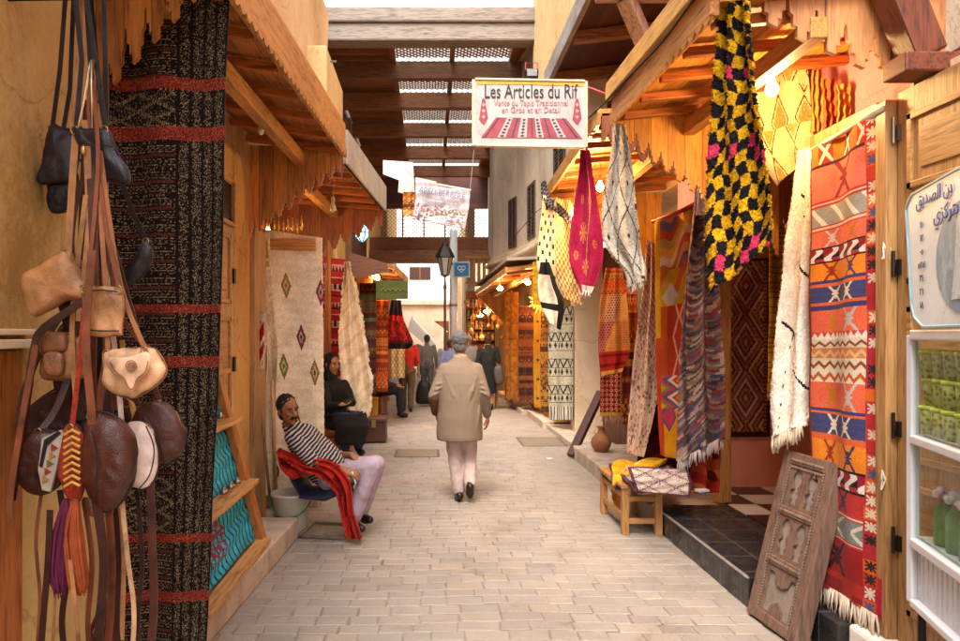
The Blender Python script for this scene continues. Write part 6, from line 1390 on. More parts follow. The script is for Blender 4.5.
# ---- far market clutter
rr_ = random.Random(11)
for k in range(26):
    px = rr_.uniform(466, 502); py = rr_.uniform(298, 345); Y = rr_.uniform(18.2, 20); c0 = P(px, py, Y); t = MB(); s = rr_.uniform(.06, .13)
    t.lathe([(.01, s), (s * .5, s * .6), (s * .8, 0), (s * .4, -s * .7), (.01, -s)], c0, 8); t.tube([c0 + V(0, 0, s), c0 + V(0, 0, s + .3)], .006, 4)
    h, hn = rr_.choice([('c88c3c', 'golden'), ('a86428', 'copper'), ('8c4820', 'dark copper'), ('d0a868', 'pale brass'), ('7c5c34', 'olive brown'), ('6c3428', 'dark red')]); tag(t.build('hanging_lantern', plain(h, .4, .3)), '%s lantern hanging %s in the deep right shop, %s' % (hn, 'highest' if py < 307 else 'high' if py < 315 else 'mid way' if py < 328 else 'low' if py < 337 else 'lowest', 'far left' if px < 473 else 'left' if px < 480 else 'centre' if px < 488 else 'right' if px < 495 else 'far right'), 'lantern', 'lanterns hanging in the deep right shops')
stl = thing('market_stall', 'cluttered stall front with shelves of small goods behind the woman in black', 'stall', (1.6, 19.5, 0))
t = MB(); t.bb((1.05, 20.2, 0), (1.9, 20.3, 2.9)); t.build('back_board', plaster('6c4020', '3c2010', 5), stl)
for j in range(7):
    t = MB(); t.bb((1.07, 19.95, .5 + j * .32), (1.9, 20.2, .52 + j * .32)); t.build('shelf', M_wood_mid, stl)
gm = [plain(h, .6) for h in ('a87c40', '8c3c20', 'c0a070', '5c6040', '7c5c50')]; gn = ['ochre', 'brick red', 'cream', 'dull green', 'grey brown']
for j in range(7):
    for k in range(7):
        t = MB(); t.lathe([(.04, 0), (.055, .06), (.03, .14), (.035, .18 + .05 * hsh(j, k))], (1.12 + k * .115, 20.05, .52 + j * .32), 8); o = t.build('trinket_jar', gm[int(hsh(j, k, 2) * 5)]); tag(o, '%s jar on the %s shelf of the far stall, %s from the left' % (gn[int(hsh(j, k, 2) * 5)], ('lowest', 'second lowest', 'third lowest', 'middle', 'third highest', 'second highest', 'highest')[j], ('first', 'second', 'third', 'fourth', 'fifth', 'sixth', 'seventh')[k]), 'jar', 'jars on the far stall')
# low slatted chair / crates right of woman in black
cr = thing('wooden_crate_stand', 'pale slatted wooden stand on the ground right of the woman in black', 'stand', (1.62, 15.3, 0))
for j in range(5): MB().bb((1.45, 15.2, .08 + j * .16), (1.8, 15.24, .15 + j * .16)).build('slat', M_wood_pine, cr)
for x in (1.45, 1.78): MB().bb((x, 15.24, 0), (x + .04, 15.5, .85)).build('leg', M_wood_pine, cr)
# distant market awnings and stalls
for k, (pts, Y, h, lb_) in enumerate([([(412, 318), (436, 345), (428, 347), (408, 330)], 27, 'e0d8cc', 'white tent cloth sloping at the far end, left of the orange wooden kiosk'), ([(404, 325), (416, 352), (406, 356), (400, 340)], 26, 'd8ccbc', 'small cream tent flap above the man in red at the far end')]):
    t = MB(); t.prism([P(a, b, Y) for a, b in pts], (0, .6, .15)); tag(t.build('tent_cloth', plain(h, .8)), lb_, 'tent')
kk = thing('wooden_kiosk', 'small orange wooden kiosk roof beside the white pipe', 'kiosk', (P(443, 340, 21).x, 21, 0))
t = MB(); t.prism([P(434, 321, 21), P(449, 321, 21), P(449, 332, 21)], (0, .3, 0)); t.build('gable', M_board_o, kk)
t = MB(); t.bb(P(445, 400, 21.0), P(449, 332, 21.2)); t.build('post', M_board_o, kk)
for k in range(14):
    px = rr_.uniform(404, 448); Y = rr_.uniform(22, 30); py = rr_.uniform(352, 366); h, hn = rr_.choice([('4c6c8c', 'blue'), ('b8a898', 'beige'), ('a83c28', 'red'), ('c0782c', 'orange'), ('3c4450', 'dark slate'), ('d0c4b8', 'white'), ('6c8ca0', 'pale blue')])
    t = MB(); c0 = P(px, py, Y); w = rr_.uniform(.12, .25)
    t.prism([c0 + V(-w * .3, 0, .3), c0 + V(w * .3, 0, .3), c0 + V(w, 0, -.45), c0 + V(-w, 0, -.45)], (0, .12, 0)); tag(t.build('hanging_garment', plain(h, .9), bevel=.02), '%s garment on a far market rail, %s of the lamp post' % (hn, 'far left' if px < 412 else 'left' if px < 422 else 'just left' if px < 440 else 'right'), 'garment', 'garments hanging at the far end')

t = MB(); c0 = P(537, 419, 10); t.prism([V(1.53, 9.0, .006), V(1.60, 9.02, .01), V(1.59, 9.1, .007), V(1.52, 9.07, .012)], (0, 0, .002)); tag(t.build('paper_scrap', plain('d8d4cc', .8)), 'small white paper scrap lying on the paving right of the walking man', 'paper')

for (lab, pts) in (('thin black cable sagging along the left awning eave', [(-.93, 3.0, 3.30), (-.88, 3.9, 3.26), (-.83, 4.7, 3.29), (-.80, 5.5, 3.27), (-.75, 6.2, 3.33)]), ('thin black cable sagging along the glowing right awning', [(1.24, 3.0, 3.22), (1.22, 3.6, 3.16), (1.21, 4.2, 3.19), (1.2, 4.8, 3.22), (1.2, 5.6, 3.3)]), ('cable looping across the shop front above the far right cornice', [(1.85, 9.2, 3.8), (1.84, 10.5, 3.62), (1.84, 12, 3.75), (1.7, 14, 3.6)])):
    pp = [V(*q) for q in pts]; t = MB(); t.tube([samp(pp, i / 30) for i in range(31)], .007, 6); tag(t.build('cable', plain('2a2622', .7), smooth=True), lab, 'cable')
# ================================================================== PEOPLE
SKIN = plain('a8704c', .55, var=.12); SKIN_D = plain('9a6444', .55, var=.12)
def basis(f, up=V(0, 0, 1)):
    f = Vector(f).normalized(); r = f.cross(up).normalized(); u = r.cross(f).normalized(); return r, f, u
def hand(t, wr, d, palm, side, s=1.0, curl=.5):
    """wr wrist point, d direction of fingers, palm = palm normal (faces grip), side +1 thumb toward r"""
    d = Vector(d).normalized(); palm = (Vector(palm) - d * Vector(palm).dot(d)).normalized(); r = d.cross(palm).normalized() * side
    t.loft([(wr, r, palm, .026 * s, .018 * s), (wr + d * .03 * s, r, palm, .034 * s, .016 * s), (wr + d * .085 * s, r, palm, .040 * s, .013 * s)], 12)
    for k, (o_, l) in enumerate(((.030, .070), (.010, .080), (-.010, .075), (-.029, .058))):
        b = wr + d * .08 * s + r * o_ * s; c = b + (d * math.cos(curl * .6) + palm * math.sin(curl * .6)) * l * .5 * s
        e = c + (d * math.cos(curl * 1.7) + palm * math.sin(curl * 1.7)) * l * .5 * s
        t.cap(b, c, .0095 * s, .0088 * s, 8); t.cap(c, e, .0088 * s, .0072 * s, 8)
    b = wr + d * .025 * s + r * .028 * s; c = b + (d * .7 + r * .6 + palm * .3).normalized() * .04 * s; e = c + (d * .9 + r * .1 + palm * .4).normalized() * .032 * s
    t.cap(b, c, .013 * s, .010 * s, 8); t.cap(c, e, .010 * s, .008 * s, 8)
def head(t, c, f, up, s=1.0):
    r, f, u = basis(f, up); c = Vector(c); M = Matrix((r, f, u)).transposed()
    t.ell(c + u * .02 * s - f * .008 * s, (.074 * s, .092 * s, .100 * s), M); t.ell(c - u * .045 * s + f * .022 * s, (.056 * s, .066 * s, .070 * s), M)
    t.ell(c - u * .098 * s + f * .062 * s, (.024 * s, .02 * s, .018 * s), M, 10)          # chin
    t.cap(c + f * .088 * s + u * .008 * s, c + f * .108 * s - u * .030 * s, .009 * s, .015 * s, 8)  # nose
    for q in (-1, 1):
        t.ell(c + r * q * .015 * s + f * .096 * s - u * .034 * s, (.009 * s, .01 * s, .008 * s), M, 8)
        t.ell(c + r * q * .03 * s + f * .082 * s + u * .026 * s, (.022 * s, .012 * s, .008 * s), M, 8)   # brow ridge
        t.ell(c + r * q * .042 * s + f * .066 * s - u * .02 * s, (.018 * s, .018 * s, .018 * s), M, 8)    # cheek
        t.ell(c + r * q * .077 * s - f * .008 * s - u * .006 * s, (.010 * s, .020 * s, .032 * s), M, 10)   # ear
    t.ell(c + f * .086 * s - u * .058 * s, (.024 * s, .010 * s, .007 * s), M, 8); t.ell(c + f * .084 * s - u * .068 * s, (.020 * s, .010 * s, .008 * s), M, 8)
    return r, f, u, M
def face(o, c, f, up, s=1.0, hair='2a1c14', moust=False, eyes=True):
    r, f, u = basis(f, up); c = Vector(c); M = Matrix((r, f, u)).transposed()
    if eyes:
        for q in (-1, 1):
            e = c + r * q * .030 * s + f * .079 * s + u * .008 * s
            MB().ell(e, (.011 * s, .009 * s, .006 * s), M, 12).build('eye', plain('8c8278', .3, var=.02), o, smooth=True)
            MB().ell(e + f * .0085 * s, (.006 * s, .0035 * s, .006 * s), M, 10).build('iris', plain('1c120c', .2), o, smooth=True)
            MB().tube([e + r * (-.018 * s) + f * .010 * s + u * .018 * s, e + f * .015 * s + u * .024 * s, e + r * .018 * s + f * .008 * s + u * .018 * s], [.0025 * s, .0045 * s, .0025 * s], 6).build('eyebrow', plain(hair, .9), o, smooth=True)
        MB().tube([c - r * .022 * s + f * .088 * s - u * .062 * s, c + f * .098 * s - u * .0615 * s, c + r * .022 * s + f * .088 * s - u * .062 * s], .0024 * s, 5).build('mouth', plain('6a3428', .5), o, smooth=True)
    if moust:
        t = MB()
        for q in (-1, 1): t.tube([c + f * .104 * s - u * .046 * s, c + r * q * .016 * s + f * .100 * s - u * .049 * s, c + r * q * .034 * s + f * .082 * s - u * .060 * s], [.008 * s, .0085 * s, .003 * s], 8)
        t.build('moustache', plain(hair, .95), o, smooth=True)
def hair_cap(o, c, f, up, s=1.0, h='2a1c14', back=1.0, top=1.0, low=.03, bump_=.012):
    r, f, u = basis(f, up); c = Vector(c); M = Matrix((r, f, u)).transposed(); t = MB()
    t.ell(c + u * .040 * s - f * .026 * s, (.080 * s, .092 * s, .092 * s * top), M, 18); t.ell(c - f * .050 * s - u * low * s, (.066 * s, .050 * s, .064 * s * back), M, 14)
    for q in (-1, 1): t.ell(c + r * q * .072 * s + u * .01 * s - f * .004 * s, (.011 * s, .034 * s, .034 * s), M, 8)
    for k in range(40):
        a = random.uniform(0, 6.28); b = random.uniform(-.1, 1.4); p = c + u * .036 * s - f * .020 * s + (r * math.cos(a) * math.cos(b) * .075 + f * math.sin(a) * math.cos(b) * .087 + u * math.sin(b) * .086 * top) * s
        t.ell(p, (.012 * s, .012 * s, .009 * s), None, 6)
    return t.build('hair', plain(h, .85, var=.5, scale=160), o, remesh=.006, sm=1, disp=.018, dscale=.025)
def shoe(o, an, toe, h='1a1210', s=1.0):
    an = Vector(an); toe = Vector(toe); d = (toe - an).normalized(); t = MB()
    heel = an - d * .045 * s + V(0, 0, -.035 * s)
    t.cap(heel, an + d * .05 * s + V(0, 0, -.03 * s), .038 * s, .042 * s, 12); t.cap(an + d * .05 * s + V(0, 0, -.03 * s), toe - d * .03 * s, .042 * s, .032 * s, 12); t.cap(an + V(0, 0, .02), an + V(0, 0, -.02), .042 * s, .042 * s, 12)
    return t.build('shoe', plain(h, .4, var=.1), o, remesh=.008, sm=3)
def person(label, cat, base, J, top, bottom, hairc, s=1.0, vox=.009, face_on=True, moust=False, topmat=None, botmat=None, shoeh='1a1210', skin=None, short=False, shirt_rings=None, extra=None, hair=True, topname='shirt', botname='trousers', wr_f=.02, sleeve=1.0, hands=True, lean=0, wrk=(.026, .12)):
    """J: joints in local coords (x right, y away, z up)"""
    base = Vector(base); sk = skin or SKIN
    J = {k: (base + Vector(v) * s if k not in ('face', 'up', 'handL', 'handR', 'palmL', 'palmR') else Vector(v)) for k, v in J.items()}
    o = thing('person', label, cat, base)
    t = MB(); f = J['face']; up = J.get('up', V(0, 0, 1))
    head(t, J['head'], f, up, s); r0 = (J['shR'] - J['shL']).normalized()
    t.cap(J['neck'], J['head'] - up.normalized() * .05 * s, .056 * s, .05 * s)
    ch = (J['shL'] + J['shR']) / 2; pel = (J['hipL'] + J['hipR']) / 2
    fw = (ch - pel).normalized().cross(r0).normalized()
    t.cap(pel, ch - (ch - pel) * .2, .075 * s, .08 * s, 14); t.cap(J['shL'].lerp(ch, .15), J['shR'].lerp(ch, .15), .034 * s, .034 * s); t.cap(ch, J['neck'], .045 * s, .05 * s); t.cap(J['hipL'], J['hipR'], .07 * s, .07 * s)
    for q in 'LR':
        t.cap(J['sh' + q].lerp(ch, .1), J['el' + q], .034 * s, .034 * s); t.cap(J['el' + q], J['wr' + q], .034 * s, .026 * s)
        t.cap(J['hip' + q], J['kn' + q], .075 * s, .05 * s); t.cap(J['kn' + q], J['an' + q], .05 * s, .035 * s); t.cap(J['an' + q] - V(0, 0, .015 * s), (J['an' + q] - V(0, 0, .015 * s)).lerp(J['toe' + q], .5), .032 * s, .022 * s)
        if hands: hand(t, J['wr' + q], J.get('hand' + q, J['wr' + q] - J['el' + q]), J.get('palm' + q, V(0, 1, 0)), 1 if q == 'L' else -1, s)
        else: t.ell(J['wr' + q] + (J['wr' + q] - J['el' + q]).normalized() * .05 * s, (.035 * s, .03 * s, .05 * s))
    t.build('body', sk, o, remesh=vox * .75, sm=2)
    # shirt
    t = MB()
    if shirt_rings: shirt_rings(t, J, r0, fw)
    else:
        rings = []
        for a, rx, ry in ((-.06, .165, .12), (.0, .17, .125), (.3, .16, .115), (.6, .175, .12), (.85, .185, .115), (.98, .165, .095), (1.06, .09, .07)):
            rings.append((pel.lerp(ch, a), r0, fw, rx * s, ry * s))
        t.loft(rings)
        t.cap(ch, J['neck'] - (J['neck'] - ch) * .25, .085 * s, .07 * s)
    for q in 'LR':
        t.cap(J['sh' + q], J['el' + q], .066 * s, .054 * s)
        if not short: t.cap(J['el' + q], J['el' + q].lerp(J['wr' + q], .92 * sleeve), .054 * s, .042 * s)
    t.build(topname, topmat or plain(top, .85, var=.12), o, remesh=vox, sm=4, disp=wrk[0] * s, dscale=wrk[1])
    if bottom or botmat:
        t = MB(); t.cap(J['hipL'], J['hipR'], .108 * s, .108 * s); t.cap(pel, pel.lerp(ch, .15), .13 * s, .14 * s)
        for q in 'LR': t.cap(J['hip' + q], J['kn' + q], .098 * s, .074 * s); t.cap(J['kn' + q], J['an' + q] + (J['kn' + q] - J['an' + q]).normalized() * .03, .074 * s, .062 * s)
        t.build(botname, botmat or plain(bottom, .85, var=.1), o, remesh=vox, sm=4, disp=.024 * s, dscale=.08)
    for q in 'LR': shoe(o, J['an' + q], J['toe' + q], shoeh, s)
    if hair: hair_cap(o, J['head'], f, up, s, hairc)
    if face_on: face(o, J['head'], f, up, s, hairc, moust)
    if extra: extra(o, J, s, r0, fw)
    return o
# --- the walking man
WX = P(461, 400, 6.7).x
def jacket(t, J, r0, fw):
    b = J['base']; X = V(1, 0, 0); Yv = V(0, 1, 0)
    def c(x, y, z): return b + V(x, y, z)
    t.loft([(c(-.01, .0, .60), X, Yv, .222, .165), (c(-.01, 0, .64), X, Yv, .226, .17), (c(-.01, 0, .82), X, Yv, .222, .165), (c(-.005, .0, 1.0), X, Yv, .205, .15), (c(0, .02, 1.15), X, Yv, .21, .14), (c(0, .04, 1.25), X, Yv, .205, .125), (c(0, .055, 1.32), X, Yv, .16, .105), (c(.0, .07, 1.375), X, Yv, .10, .08), (c(0, .08, 1.41), X, Yv, .07, .07)], 28)
    t.cap(J['shL'], J['shR'], .066, .066)
    rr = random.Random(4)
    for (x0, z0, x1, z1, w) in ((-.15, 1.22, -.05, .98, .012), (-.13, 1.0, -.02, .72, .013), (.15, 1.22, .06, .95, .012), (.12, 1.0, .03, .66, .013), (0.0, 1.2, -.01, .64, .008), (-.19, .95, -.12, .64, .012), (.18, .95, .14, .63, .012), (.09, .82, -.06, .74, .010)):
        yb = lambda x, z: (-.142 if z < 1.1 else -.118) * math.sqrt(max(0, 1 - (x / .235) ** 2)) - .0 + (0.02 if z > 1.1 else 0)
        t.tube([c(x0 + (x1 - x0) * f, yb(x0 + (x1 - x0) * f, z0 + (z1 - z0) * f), z0 + (z1 - z0) * f) for f in (0, .25, .5, .75, 1)], [w * .3, w, w * 1.2, w, w * .3], 8)
    for q, sx_ in (('L', -1), ('R', 1)):
        for f in (.55, .75, .95): a = J['sh' + q].lerp(J['el' + q], f); t.tube([a + V(-.05 * sx_, -.05, .02), a + V(0, -.066, 0), a + V(.05 * sx_, -.045, -.03)], [.006, .012, .006], 8)
def jex(o, J, s, r0, fw):
    # collar
    t = MB(); t.loft([(J['base'] + V(0, .075, 1.385), V(1, 0, 0), V(0, 1, 0), .078, .075), (J['base'] + V(0, .08, 1.43), V(1, 0, 0), V(0, 1, 0), .068, .066)], 20); t.build('collar', plain('a08468', .85), o, remesh=.007, sm=2)
    t = MB(); c = J['elL'].lerp(J['wrL'], .45); t.cap(J['elL'].lerp(J['wrL'], .1), J['elL'].lerp(J['wrL'], .9), .060, .050); t.build('dark_cuff', plain('6c3c20', .8), o, remesh=.008, sm=3, disp=.01, dscale=.05)
J = dict(base=(0, 0, 0), head=(-.0, .11, 1.53), face=(.12, 1, -.12), up=(0, .12, 1), neck=(0, .08, 1.40), shL=(-.155, .05, 1.285), elL=(-.265, -.02, 1.03), wrL=(-.235, .14, .84), shR=(.155, .05, 1.285), elR=(.235, -.01, 1.04), wrR=(.265, .08, .82),
         hipL=(-.085, 0, .80), knL=(-.055, .06, .44), anL=(-.015, .0, .085), toeL=(-.03, .17, .03), hipR=(.075, 0, .80), knR=(.095, .13, .44), anR=(.085, -.10, .17), toeR=(.09, .015, .035), handR=(.1, .35, -1), palmR=(-.8, .3, 0), handL=(.15, .5, -1), palmL=(.8, .3, 0))
person('grey haired man in a beige jacket and pale trousers walking away down the alley', 'person', (WX, 6.75, 0), J, None, None, '5e5a58', vox=.009, face_on=False, wrk=(.010, .2), topmat=plain('7e6a56', .8, var=.06, scale=9), botmat=plain('b49c92', .85, var=.08, scale=9), shoeh='241610', shirt_rings=jacket, extra=jex, topname='jacket')
# --- seated man on chair. local origin at ground under the hip; facing +x and slightly to camera
m, nt, b = nodes('striped_knit'); g_ = nt.nodes.new('ShaderNodeNewGeometry'); dp = N(nt, 'ShaderNodeVectorMath', operation='DOT_PRODUCT')
tdir = V(-.62, -.1, .74).normalized(); dp.inputs[1].default_value = tdir; nt.links.new(g_.outputs['Position'], dp.inputs[0])
nz = N(nt, 'ShaderNodeTexNoise', Scale=6.0); nt.links.new(g_.outputs['Position'], nz.inputs['Vector'])
ma = N(nt, 'ShaderNodeMath', operation='MULTIPLY_ADD'); nt.links.new(nz.outputs[0], ma.inputs[0]); ma.inputs[1].default_value = .05; nt.links.new(dp.outputs['Value'], ma.inputs[2])
mu = N(nt, 'ShaderNodeMath', operation='MULTIPLY'); nt.links.new(ma.outputs[0], mu.inputs[0]); mu.inputs[1].default_value = 36
fr = N(nt, 'ShaderNodeMath', operation='FRACT'); nt.links.new(mu.outputs[0], fr.inputs[0])
rp = ramp(nt, fr.outputs[0], [(.0, C('1e1a20')), (.56, C('1e1a20')), (.62, C('b8a8a0')), (.97, C('b8a8a0'))]); nt.links.new(rp, b.inputs[0]); b.inputs['Roughness'].default_value = .9
M_strip = m
def sm_ex(o, J, s, r0, fw):
    MB().cap(J['wrR'] + V(.075, -.03, -.02), J['wrR'] + V(.10, -.035, -.10), .006, .006, 8).build('cigarette', plain('d8d0c8', .6), o)
def kshirt(t, J, r0, fw):
    ch = (J['shL'] + J['shR']) / 2; pel = (J['hipL'] + J['hipR']) / 2
    t.loft([(pel.lerp(ch, a), r0, fw, rx, ry) for a, rx, ry in ((.0, .175, .14), (.2, .19, .165), (.45, .195, .16), (.7, .20, .145), (.9, .205, .13), (1.02, .17, .11), (1.1, .09, .08))], 24)
    t.cap(ch, J['neck'] + V(0, 0, .012), .10, .068)
SB = V(P(331, 480, 5.68).x, 5.68, 0)
def sp(px, py, Y): return P(px, py, Y) - SB
J = dict(head=sp(288, 410, 5.62), face=(.66, -.72, -.06), up=(-.12, 0, 1), neck=sp(290, 427, 5.67), shR=sp(292, 437, 5.50), shL=sp(306, 431, 5.86), elR=sp(312, 461, 5.38), wrR=sp(343, 469, 5.34), elL=sp(336, 455, 5.92), wrL=sp(352, 455, 5.72),
         hipR=sp(330, 478, 5.58), hipL=sp(334, 472, 5.80), knR=sp(372, 466, 5.42), knL=sp(376, 464, 5.66), anR=sp(353, 519, 5.46), toeR=sp(364, 531, 5.36), anL=sp(362, 512, 5.72), toeL=sp(372, 522, 5.62), handR=(.8, -.15, -.25), palmR=(.1, .5, -1), handL=(.6, -.5, -.4), palmL=(0, 0, -1))
person('moustached man in a striped jumper leaning back on a tubular chair', 'person', SB, J, None, None, '14100e', vox=.008, moust=True, topmat=M_strip, botmat=plain('a8929c', .85, var=.1, scale=9), shoeh='141214', shirt_rings=kshirt, extra=sm_ex, skin=plain('8f5e40', .55, var=.12), topname='jumper', sleeve=.25)
# chair
cr = thing('tubular_chair', 'cantilever chair with navy seat and bent grey metal tube frame', 'chair', (SB.x, 5.68, 0))
tb = plain('8c8070', .3, .7)
def side_path(Yo): return [P(283, 459, 5.52 + Yo), P(322, 468, 5.40 + Yo), P(331, 476, 5.38 + Yo), P(338, 497, 5.40 + Yo), P(345, 520, 5.40 + Yo), P(346, 533, 5.42 + Yo), P(340, 538.5, 5.44 + Yo), P(298, 538.5, 5.50 + Yo)]
pa = side_path(.02); 
for p_ in pa: p_.z = max(p_.z, .018)
pb = [p_ + V(.06, .40, 0) for p_ in pa]
A_ = [samp(pa, i / 40) for i in range(41)]; B_ = [samp(pb, i / 40) for i in range(41)]
for q in A_ + B_: q.z = max(q.z, .016)
t = MB(); t.tube(A_ + B_[::-1], .0125, 10); t.build('frame', tb, cr, smooth=True)
navy = plain('232640', .6)
t = MB(); t.loft([(P(306, 492, 5.62), V(.1, 1, 0).normalized(), V(0, 0, 1), .20, .03), (P(330, 493, 5.62), V(.1, 1, 0).normalized(), V(0, 0, 1), .21, .045), (P(352, 484, 5.58), V(.1, 1, 0).normalized(), V(0, 0, 1), .20, .035)], 16); t.build('seat', navy, cr, smooth=True)
t = MB(); t.loft([(P(308, 494, 5.68), V(.1, 1, 0).normalized(), V(1, 0, .3), .17, .03), (P(299, 478, 5.68), V(.1, 1, 0).normalized(), V(1, 0, .3), .18, .035), (P(291, 460, 5.68), V(.1, 1, 0).normalized(), V(1, 0, .3), .17, .025)], 16); t.build('backrest', navy, cr, smooth=True)
# red cloth over chair
def p_rc(u, v): return C('701410') if hsh(int(u * 10 + v * 3), int(v * 6)) > .9 else mixc(C('c42c1e'), C('a82016'), hsh(int(u * 8), int(v * 14)))
rug('red_cloth', 'thin red cloth draped over the chair arm down to the ground', 'cloth', [P(278, 459, 5.42), P(300, 470, 5.36), P(320, 476, 5.32), P(336, 492, 5.33), P(341, 515, 5.36), P(346, 537, 5.38)], [P(284, 452, 5.55), P(306, 458, 5.40), P(334, 462, 5.27), P(350, 482, 5.29), P(354, 512, 5.31), P(362, 539, 5.30)],
    p_rc, 60, 120, fold=(.020, 3.2, .5), thick=.004, mat=A_wool, edge=.02, jit=.0015)
rug('red_cloth', 'red cloth bunched behind the back of the seated man', 'cloth', [P(276, 452, 5.75), P(280, 468, 5.45), P(292, 480, 5.42)], [P(300, 450, 5.8), P(300, 462, 5.40), P(312, 474, 5.36)], p_rc, 30, 30, fold=(.02, 1.5, 0), mat=A_silk)
# --- woman in black behind
WB = V(P(336, 430, 8.2).x, 8.2, 0)
def wp_(px, py, Y=8.2): return P(px, py, Y) - WB
def scarf(o, J, s, r0, fw):
    r, f, u = basis(J['face'], V(0, 0, 1)); M = Matrix((r, f, u)).transposed(); c = J['head']; t = MB()
    t.ell(c + u * .03 - f * .025, (.088, .098, .108), M); t.cap(c - f * .05, J['neck'] - f * .02, .075, .085); t.build('headscarf', plain('141012', .9), o, remesh=.008, sm=2, disp=.01, dscale=.04)
    t = MB(); q = [P(346, 446, 7.72), P(347, 436, 7.70), P(350, 429, 7.70), P(356, 431, 7.72), P(361, 441, 7.75)]; t.tube([samp(q, i / 12) for i in range(13)], .008, 6); t.build('bag_handle', plain('b0a8a4', .6), o, smooth=True)
    t = MB(); t.loft([(P(341, 418, 8.1), V(1, 0, 0), V(0, 1, 0), .20, .16), (P(347, 412, 7.95), V(1, 0, 0), V(0, 1, 0), .22, .2), (P(352, 425, 7.8), V(1, 0, 0), V(0, 1, 0), .20, .18), (P(350, 444, 7.78), V(1, 0, 0), V(0, 1, 0), .17, .14)], 20); t.build('skirt', plain('15110f', .95), o, remesh=.012, sm=4, disp=.02, dscale=.08)
J = dict(head=wp_(332, 364), face=(.75, -.65, -.1), neck=wp_(332, 378), shL=wp_(344, 385, 8.3), shR=wp_(325, 386, 8.1), elL=wp_(352, 402, 8.2), wrL=wp_(343, 404, 7.95), elR=wp_(328, 406, 7.95), wrR=wp_(338, 405, 7.9),
         hipL=wp_(338, 420, 8.3), hipR=wp_(330, 420, 8.2), knL=wp_(356, 418, 7.95), knR=wp_(346, 419, 7.8), anL=wp_(359, 447, 7.95), anR=wp_(345, 448, 7.8), toeL=wp_(364, 454, 7.88), toeR=wp_(350, 455, 7.7), handL=(-.9, 0, 0), palmL=(0, 0, -1), handR=(.9, 0, 0), palmR=(0, 0, 1))
person('woman in black clothes seated with folded hands between the cream rug and the shaggy shawl', 'person', WB, J, '17120f', '2c3450', '1c1412', vox=.011, extra=scarf, topname='blouse', botname='jeans', shoeh='1c1618')
# seat under her
t = MB(); t.bb((-1.5, 8.0, .17), (-.95, 8.6, .42)); o = t.build('low_bench', M_wood_mid, bevel=.01); tag(o, 'low wooden bench under the seated woman in black', 'bench')
# --- generic walkers
def walker(label, px, Y, H, top, bottom, hairc, face=(0, 1, 0), short=False, stride=.12, extra=None, feet=None, **k):
    s = H / 1.70; d = V(*face).normalized(); r = d.cross(V(0, 0, 1))
    def L(x, y, z): return r * x + d * y + V(0, 0, z)
    J = dict(head=L(0, .03, 1.585), face=d, neck=L(0, 0, 1.45), shL=L(-.18, 0, 1.38), shR=L(.18, 0, 1.38), elL=L(-.24, -.05, 1.10), wrL=L(-.24, .05, .86), elR=L(.24, -.02, 1.10), wrR=L(.25, .07, .86),
             hipL=L(-.09, 0, .88), knL=L(-.09, .04 + stride * .5, .48), anL=L(-.08, stride, .09), toeL=L(-.09, stride + .17, .03), hipR=L(.09, 0, .88), knR=L(.09, .03, .48), anR=L(.08, -stride, .10), toeR=L(.09, -stride + .17, .03))
    J = {a: tuple(b) for a, b in J.items()}
    x = P(px, 400, Y).x; return person(label, 'person', (x, Y, 0), J, top, bottom, hairc, s=s, vox=.014, short=short, extra=extra, face_on=(d.y < 0), hands=Y < 17, **k)
def r_ex(o, J, s, r0, fw): pass
walker('man in a red t-shirt and olive trousers walking away at the far left', 407, 14.6, 1.66, 'a81c14', '54462e', '1c1210', short=True)
def bag_ex(o, J, s, r0, fw): pass
walker('person in a dark grey coat walking beside the man in red', 427, 17.6, 1.62, '7c746c', '6a625a', '4c3c30')
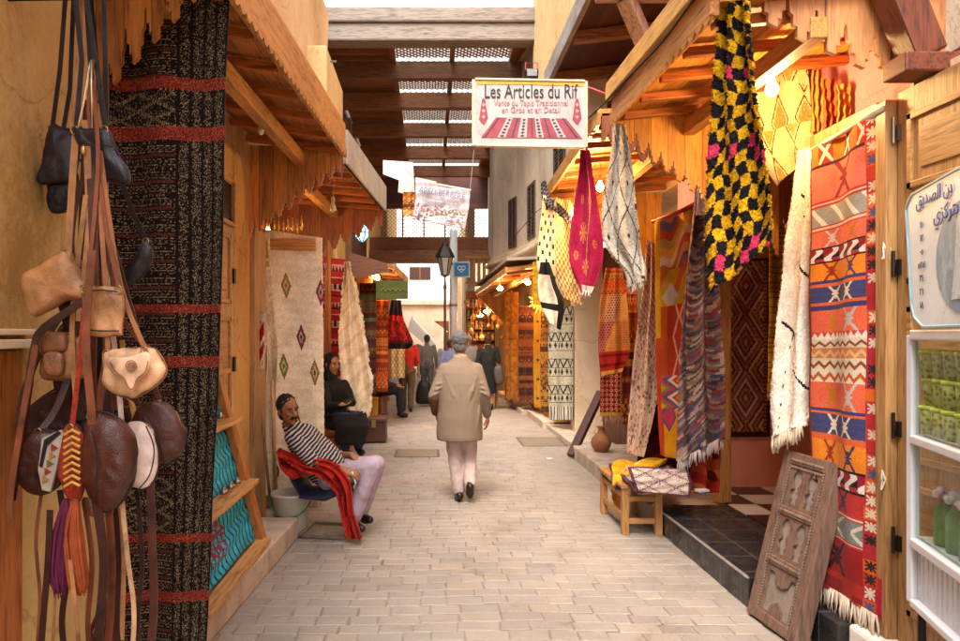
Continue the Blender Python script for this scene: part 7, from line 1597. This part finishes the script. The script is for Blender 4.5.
t = MB(); pillow(t, [(418, 384), (424, 380), (430, 384), (433, 402), (426, 404), (416, 402)], 15.6, .12); o = t.build('black_bag', plain('121012', .6), smooth=True); tag(o, 'bulky black bag carried low beside the man in red', 'bag')
t = MB(); t.tube([P(420, 384, 15.6), P(424, 374, 15.6), P(428, 384, 15.6)], .012, 6); t.build('handle', plain('121012', .6), o)
def dress(o, J, s, r0, fw):
    b = (J['hipL'] + J['hipR']) / 2; t = MB(); X = V(1, 0, 0); Yv = V(0, 1, 0)
    t.loft([(b + V(0, 0, .25), X, Yv, .16, .11), (b + V(0, 0, .0), X, Yv, .19, .13), (b + V(0, 0, -.5 * s), X, Yv, .18, .14)], 20); t.build('skirt', plain('141212', .9), o, remesh=.014, sm=3, disp=.02, dscale=.1)
walker('woman in a black top and skirt walking away on the right', 488, 15.0, 1.62, '1a1a18', None, '3c2418', short=True, extra=dress, stride=.04)
pillow(MB(), [(494, 368), (502, 366), (504, 382), (496, 384)], 14.9, .08).build('shoulder_bag', plain('4c4440', .6), smooth=True)['label'] = 'grey shoulder bag at the side of the woman in black skirt'
bpy.data.objects['shoulder_bag']['category'] = 'bag'
walker('person with a white cap and pale shirt beyond the walking man', 469, 17.2, 1.60, 'b0a498', '3c3430', 'c0b4a8', face=(-.4, -1, 0))
walker('person in a lavender shirt partly hidden behind the walking man', 450, 16.0, 1.5, '7c80a8', '5c5448', '3c2c24')
# seated dark man far left
DM_ = V(P(379, 400, 13.5).x, 13.7, 0)
J = dict(head=(.0, 0, 1.12), face=(.8, -.5, 0), neck=(0, 0, .98), shL=(.05, .17, .92), shR=(-.05, -.17, .90), elL=(.12, .2, .66), wrL=(.34, .08, .60), elR=(.08, -.24, .66), wrR=(.32, -.12, .60), hipL=(0, .09, .50), hipR=(-.02, -.10, .50), knL=(.40, .02, .54), knR=(.38, -.18, .54), anL=(.42, -.0, .1), anR=(.42, -.22, .1), toeL=(.56, -.08, .04), toeR=(.56, -.28, .04))
person('man in dark jacket and trousers sitting on a bench at far left', 'person', DM_, J, '1e1e22', '1a1c24', '1c120e', vox=.013, topname='jacket')
